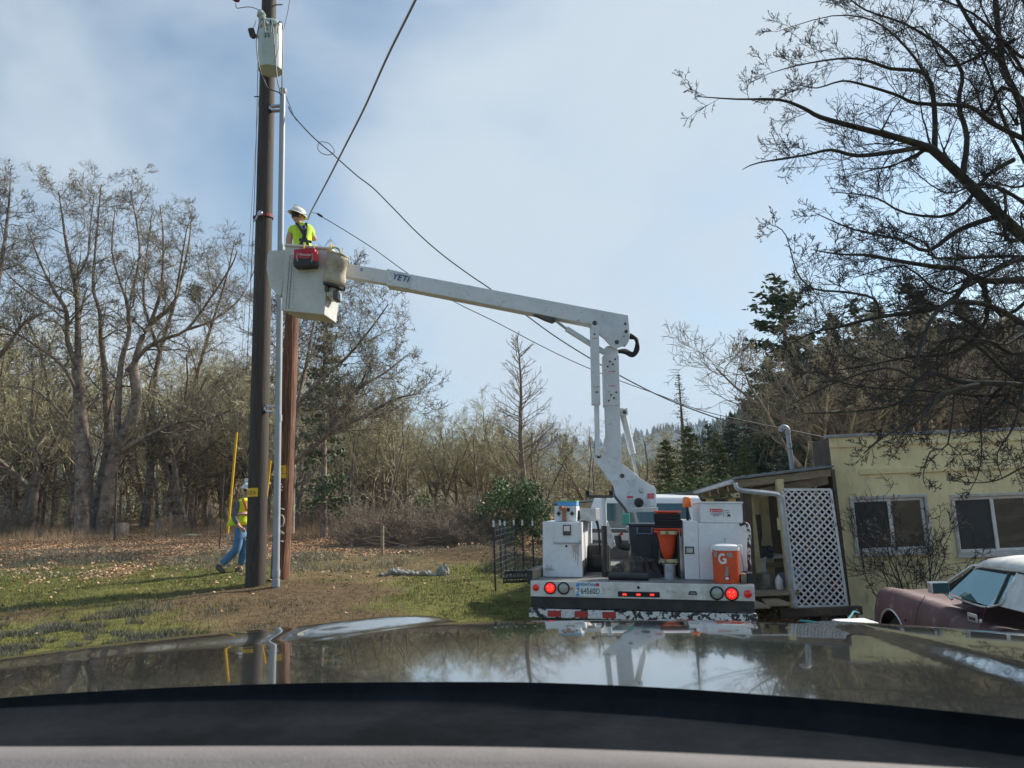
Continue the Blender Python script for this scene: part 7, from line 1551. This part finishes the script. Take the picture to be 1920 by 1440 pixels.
for pts_ in ([(1737, 1117), (1724, 1140), (1717, 1172)], [(1852, 1136), (1843, 1165), (1840, 1195)]):
    b = MB(); b.tube(smooth_pts([CF.M @ (GH(x, y, lx) + V((-.012 if lx < .05 else -.03, 0, 0))) for (x, y), lx in zip(pts_, (.045, .01, -.002))], 4), .004, 4); b.build('door_seam', m_strap, car)
q = GH(1826, 1159, .0); b = MB(CF.M); b.mm(-.018, -.004, q.y - .085, q.y + .085, q.z - .035, q.z + .045); dh = b.build('door_handle', m_chrome2, car, bevel=.008); b = MB(CF.M); b.mm(-.021, -.017, q.y - .06, q.y + .06, q.z - .02, q.z + .01); b.build('handle_recess', m_black, dh); b = MB(CF.M); b.lathe([(.022, 0), (.018, .012)], (-.003, q.y - .13, q.z - .01), (-1, 0, 0), 12); b.build('door_lock', m_chrome2, car)
q = GH(1764, 1103, -.03); b = MB(CF.M); b.mm(-.13, .05, q.y - .02, q.y + .09, q.z - .055, q.z + .065); mo = b.build('door_mirror', m_chrome2, car, bevel=.015, seg=3); b = MB(CF.M); b.mm(-.12, .04, q.y - .026, q.y - .019, q.z - .045, q.z + .055); b.build('mirror_glass', m_glass, mo, bevel=.004); b = MB(CF.M); b.tube([(.02, q.y + .03, q.z - .05), (.05, q.y - .04, q.z - .11)], .016, 8); b.build('mirror_stalk', m_chrome2, mo, smooth=True)
b = MB(CF.M); q = GH(1808, 1118, .6); b.mm(.5, .95, q.y - .4, q.y - .1, .55, q.z + .12); b.build('seat_back', m_black, car, bevel=.05, seg=3)
b = MB(CF.M); b.lathe([(.02, 0), (.016, .004)], (-.003, GH(1698, 1163, 0).y, GH(1698, 1163, 0).z), (-1, 0, 0), 8); b.build('fender_badge', m_rubber, car)

# ------------------------------------------------------------------ clearing objects
ts = [(925, 976, 1083, 13.6), (937, 975, 1075, 14.6), (946, 977, 1070, 15.2), (963, 975, 1065, 15.4), (979, 975, 1067, 15.0), (998, 976, 1066, 15.2)]
for i, (px_, y0, y1, D) in enumerate(ts):
    t = P(px_, y0, D); g_ = P(px_ + (y1 - y0) * .03, y1, D); g0 = V((g_.x, D, gz(g_.x, D) - .05)); lab = ['leftmost and nearest black stake with a white tip', 'second black white-tipped stake from the left', 'third black white-tipped stake from the left', 'thin fourth white-tipped stake in the row by the truck', 'fifth white-tipped stake, last but one before the truck cabinet', 'white-tipped stake nearest the truck cabinet'][i]
    o = thing('garden_stake', lab, 'stake', g0, 'white-tipped stakes left of the truck'); b = MB(); m_ = g0.lerp(t, .91); b.mm(0, 0, 0, 0, 0, 0) if False else b.beam(g0, m_, .032, .028, up=(0, 1, 0)); b.build('stake_shaft', m_black, o); b = MB(); b.beam(m_, t, .034, .03, up=(0, 1, 0)); b.build('stake_tip', m_whitetape, o)
wm = thing('wire_fence', 'faint grey wire mesh strung between the first stakes', 'wire fence', P(945, 1075, 14.2)); b = MB()
a, c = P(927, 1000, 13.8), P(965, 1000, 15.3); lo2 = gz(a.x, a.y)
for k in range(12): z_ = lo2 + .02 + k * .1; b.tube([(a.x, a.y, z_), (c.x, c.y, z_ + .03)], .0012, 3, False)
for k in range(16): q = a.lerp(c, k / 15); b.tube([(q.x, q.y, lo2), (q.x, q.y, lo2 + 1.12)], .0012, 3, False)
b.build('mesh', m_steel, wm)
for i, (px_, py_, D, w_, h_, lab) in enumerate(((975, 1070, 12.6, .5, .11, 'upper black plastic nursery tray beside the truck deck'), (968, 1082, 12.4, .42, .09, 'lower black plastic nursery tray on the grass left of the truck'))):
    p = P(px_, py_, D); g_ = gz(p.x, D); o = thing('nursery_tray', lab, 'tray', (p.x, D, g_), None); b = MB(); z0_ = max(g_, p.z - h_); b.mm(p.x - w_ / 2, p.x + w_ / 2, D, D + .3, z0_, z0_ + .015)
    for k in range(9): xx = p.x - w_ / 2 + w_ * k / 8; b.mm(xx - .008, xx + .008, D, D + .3, z0_, z0_ + h_)
    b.mm(p.x - w_ / 2, p.x + w_ / 2, D - .006, D + .01, z0_ + h_ * .6, z0_ + h_); b.build('tray_body', m_black, o)
def rock(px_, py_, D, w_, h_, lab, seed):
    p = P(px_, py_, D); g_ = gz(p.x, D); rs = np.random.RandomState(seed); b = MB(); rows = []
    for i in range(9):
        th_ = math.pi * i / 8; r_ = []
        for j in range(13):
            ph = 2 * math.pi * j / 12; q = 1 + .22 * math.sin(2.1 * th_ + seed) * math.cos(3 * ph + seed) + .10 * math.sin(5 * ph + 3 * th_ + seed)
            r_.append((p.x + math.sin(th_) * math.cos(ph) * w_ / 2 * q, D + math.sin(th_) * math.sin(ph) * w_ * .35 * q, g_ + h_ * .3 + math.cos(th_) * h_ * .6 * q))
        r_[-1] = r_[0]; rows.append(r_)
    o = tag(b.grid(rows).build('rock', m_stone, smooth=False), lab, 'rock', 'stones in the grass')
rock(831, 1079, 14.9, .24, .2, 'upright brown stone at the right end of the stone row', 1)
rock(738, 1078, 15.1, .26, .13, 'broad grey stone at the left end of the stone row', 2); rock(757, 1080, 15.0, .3, .10, 'flat grey stone left of centre in the stone row', 3); rock(777, 1081, 14.9, .22, .08, 'low middle stone in the stone row', 4); rock(800, 1081, 14.9, .24, .10, 'tilted grey slab left of the upright brown stone', 5); rock(717, 1081, 15.0, .16, .06, 'small dark stone beyond the left end of the stone row', 6); rock(814, 1084, 14.8, .16, .05, 'flat pale stone touching the upright brown stone', 7)
def fpost(px_, y0, y1, D, w_, lab, m_=m_darkwood, dx=0, cat='post'):
    t = P(px_, y0, D); g_ = P(px_ + dx, y1, D); b = MB(); b.beam(V((g_.x, D, gz(g_.x, D) - .05)), t, w_, w_, up=(0, 1, 0)); tag(b.build('fence_post', m_, bevel=.005), lab, cat)
fpost(717, 986, 1042, 19.0, .07, 'short weathered wooden post in the clearing right of the poles', m_beam)
fpost(420, 888, 1006, 23, .035, 'thin rusty metal stake behind the walking worker', m_darkwood, -8, 'stake'); fpost(219, 885, 1010, 27, .06, 'thin dark metal stake in front of the two leaning oak trunks', m_darkwood, -4, 'stake')
# stumps and fallen branches
for (px_, py_, D, w_, lab) in ((226, 996, 29, .62, 'old mossy tree stump to the right of the big oaks'), (302, 1000, 31, .45, 'smaller dark stump at the foot of the leaning stems')):
    p = P(px_, py_, D); g_ = gz(p.x, D); b = MB(); n = 14; b.grid([[(p.x + math.cos(j * 6.2832 / n) * w_ / 2 * k * (1 + .1 * math.sin(j * 4.7)), D + math.sin(j * 6.2832 / n) * w_ / 2 * k, g_ + z) for j in range(n + 1)] for k, z in ((1.3, -.1), (1.05, .15), (1, .48), (.85, .54), (.02, .5))]); tag(b.build('tree_stump', m_bark, smooth=True), lab, 'stump')
b = MB(); q = P(268, 1001, 27.5); q.z = gz(q.x, 27.5) + .08; b.tube(smooth_pts([P(345, 1004, 27), P(362, 1003, 27), P(378, 1006, 27)], 3), .04, 6); tag(b.build('fallen_branch', m_twig), 'pale fallen branch lying at the woodland edge behind the worker', 'branch')
b = MB()
rb_ = random.Random(6)
for k in range(46):
    px_ = 665 + rb_.random() * 190; D = 22.0 + rb_.random() * 2.0; p = P(px_, 1020, D); g_ = gz(p.x, D); a = rb_.uniform(-.6, .6) + (math.pi if rb_.random() < .5 else 0); L = rb_.uniform(.5, 1.5); r_ = rb_.uniform(.008, .03); z_ = g_ + rb_.random() ** 2 * .45
    b.tube([(p.x, p.y, z_), (p.x + math.cos(a) * L * .5, p.y + math.sin(a) * L * .2, z_ + rb_.uniform(0, .16)), (p.x + math.cos(a) * L, p.y + math.sin(a) * L * .3, max(g_, z_ + rb_.uniform(-.2, .25)))], [r_, r_ * .8, r_ * .4], 4, False)
tag(b.build('brush_pile', m_twigd), 'pile of cut brown branches in front of the thicket', 'brush pile', kind='stuff')
# garden hose and white tub by the car
b = MB(); b.tube(smooth_pts([P(1500, 1164, 10.6), P(1530, 1167, 10.2), P(1558, 1172, 9.8), P(1580, 1171, 9.6), P(1595, 1155, 9.9), P(1601, 1147, 10.1), P(1610, 1150, 10.3)], 5), .014, 7); tag(b.build('garden_hose', m_hose, smooth=True), 'blue-green garden hose lying between the truck and the maroon car', 'hose')
p = P(1612, 1171, 9.2); b = MB(); b.mm(p.x - .22, p.x + .20, 9.1, 9.5, p.z - .3, p.z + .03); tag(b.build('white_tub', m_coolwhite, bevel=.03, seg=3), 'white plastic tub beside the nose of the maroon car', 'tub')
fpost(1606, 1143, 1165, 10.5, .03, 'small dark stand pipe beside the garden hose', m_darkmetal, 0, 'pipe')

# ------------------------------------------------------------------ the pickup the picture is taken from
pk = thing('camera_pickup', 'dark glossy bonnet, black cowl and grey dashboard of the vehicle in the foreground', 'car', (0.1, 1.6, 0))
rear_px = [(-420, 1372), (-200, 1338), (0, 1309), (260, 1292), (520, 1282), (740, 1279), (960, 1279), (1130, 1284), (1300, 1293), (1600, 1316), (1920, 1348), (2150, 1376)]
front_px = [(-420, 1330), (-200, 1284), (0, 1250), (250, 1212), (520, 1183), (700, 1168), (850, 1162), (1100, 1158), (1400, 1160), (1650, 1175), (1920, 1199), (2300, 1240)]
def resample(L, n):
    xs = [p[0] for p in L]; t = np.linspace(0, 1, n); s = np.linspace(0, 1, len(L)); return [(float(np.interp(a, s, [p[0] for p in L])), float(np.interp(a, s, [p[1] for p in L]))) for a in t]
NU = 120; NV = 56
RP = smooth_pts([PZ(x, y, E - .300) for x, y in rear_px], 10); FP_ = smooth_pts([PZ(x, y - 7, E - .372) for x, y in front_px], 10)
def res(L, n):
    s = [0]
    for i in range(1, len(L)): s.append(s[-1] + (L[i] - L[i - 1]).length)
    t = np.linspace(0, s[-1], n); return [V(tuple(float(np.interp(a, s, [p[k] for p in L])) for k in range(3))) for a in t]
RP, FP_ = res(RP, NU), res(FP_, NU)
def line_d(p, a, c): d = (c - a); return ((p.x - a.x) * d.y - (p.y - a.y) * d.x) / math.hypot(d.x, d.y)
c1a, c1b = PZ(1545, 1172, E - .37), PZ(1925, 1305, E - .33)
c2a, c2b = PZ(838, 1160, E - .37), PZ(600, 1204, E - .34)
rows = []
def ss(a, b_, x): t = max(0, min(1, (x - a) / (b_ - a))); return t * t * (3 - 2 * t)
for j in range(NV + 14):
    v = j / NV; r_ = []
    for i in range(NU):
        a, c = RP[i], FP_[i]; L = math.hypot(c.x - a.x, c.y - a.y)
        if v <= 1: q = a.lerp(c, v); drop = L * (.030 * v + .030 * v * v + .012 * v ** 7)
        else: w = v - 1; q = c + (c - a) * w; q.z = c.z; drop = L * (.072 + .18 * w + 2.2 * w * w)
        z = E - .300 - drop
        d1 = line_d(q, c1a, c1b); z += .013 * ss(-.02, .045, -d1 if line_d(V((3, 1, 0)), c1a, c1b) < 0 else d1)
        d2 = line_d(q, c2a, c2b); fade = ss(0, .25, v - .45); d2 = d2 if line_d(V((-3, 1, 0)), c2a, c2b) > 0 else -d2; z += .026 * ss(-.01, .11, d2) * math.exp(-max(0, d2 - .11) / .45) * fade
        r_.append(V((q.x, q.y, z)))
    rows.append(r_)
b = MB(); b.grid(rows); b.build('bonnet', m_hood, pk, smooth=True)
b = MB(); lip = RP; rw_ = [[V((p.x, p.y, E - .300 - dz)) + V((0, -dy, 0)) for p in lip] for dy, dz in ((.0, .0), (.004, .012), (.02, .030))]; b.grid(rw_).build('bonnet_lip', m_cowl, pk, smooth=True)
b = MB(); rw_ = [[V((p.x * (1 - dy * .2), p.y - dy, E - .300 - dz)) for p in lip] for dy, dz in ((.008, .016), (.04, .034), (.12, .032), (.22, .03), (.32, .05), (.6, .14))]; b.grid(rw_).build('cowl', m_cowl, pk, smooth=True)
dl = [(-300, 1392), (0, 1396), (500, 1395), (960, 1397), (1400, 1413), (1920, 1442), (2200, 1462)]
DP = res(smooth_pts([PZ(x, y, E - .232) for x, y in dl], 6), 60); b = MB(); rw_ = [[V((p.x, p.y - dy, E - .232 - dz)) for p in DP] for dy, dz in ((-.02, .09), (-.012, .02), (0, .002), (.02, 0), (.05, .0), (.06, .006), (.07, .006), (.08, .001), (.3, -.005), (.5, .05))]
b.grid(rw_).build('dashboard', m_dash, pk, smooth=True)
b = MB(); rw_ = [[V((p.x * 1.05, p.y + dy, E - .232 - dz)) for p in DP] for dy, dz in ((-.02, .04), (.08, .055), (.2, .10), (.5, .2))]; b.grid(rw_).build('windscreen_frit', m_frit, pk, smooth=True)

b = MB(); b.mm(-1.0, 1.1, -1.6, .28, E + .30, E + .36); b.build('unseen_cabin_roof', m_cowl, pk, bevel=.02)  # roof out of view, added to shade the dashboard
b = MB()
for sx in (-1, 1): b.beam((.05 + sx * 1.0, .22, E + .30), (.05 + sx * 1.0, .95, E - .28), .07, .07)
b.build('windscreen_pillar', m_cowl, pk, bevel=.01)

# ------------------------------------------------------------------ haze: one closed box round everything
hz = bpy.data.materials.new('haze'); hz.use_nodes = True; t = hz.node_tree; t.nodes.clear(); o_ = t.nodes.new('ShaderNodeOutputMaterial'); pv = t.nodes.new('ShaderNodeVolumePrincipled')
pv.inputs['Color'].default_value = (.62, .76, 1.0, 1); pv.inputs['Density'].default_value = HAZE; pv.inputs['Anisotropy'].default_value = 0.0; t.links.new(pv.outputs[0], o_.inputs['Volume'])
q = float(np.max(np.abs(np.concatenate([gx, gy])))) + 20
b = MB(); b.mm(-q, q, -q, q, float(fz.min()) - 3.2, 190); tag(b.build('haze', hz), kind='stuff')
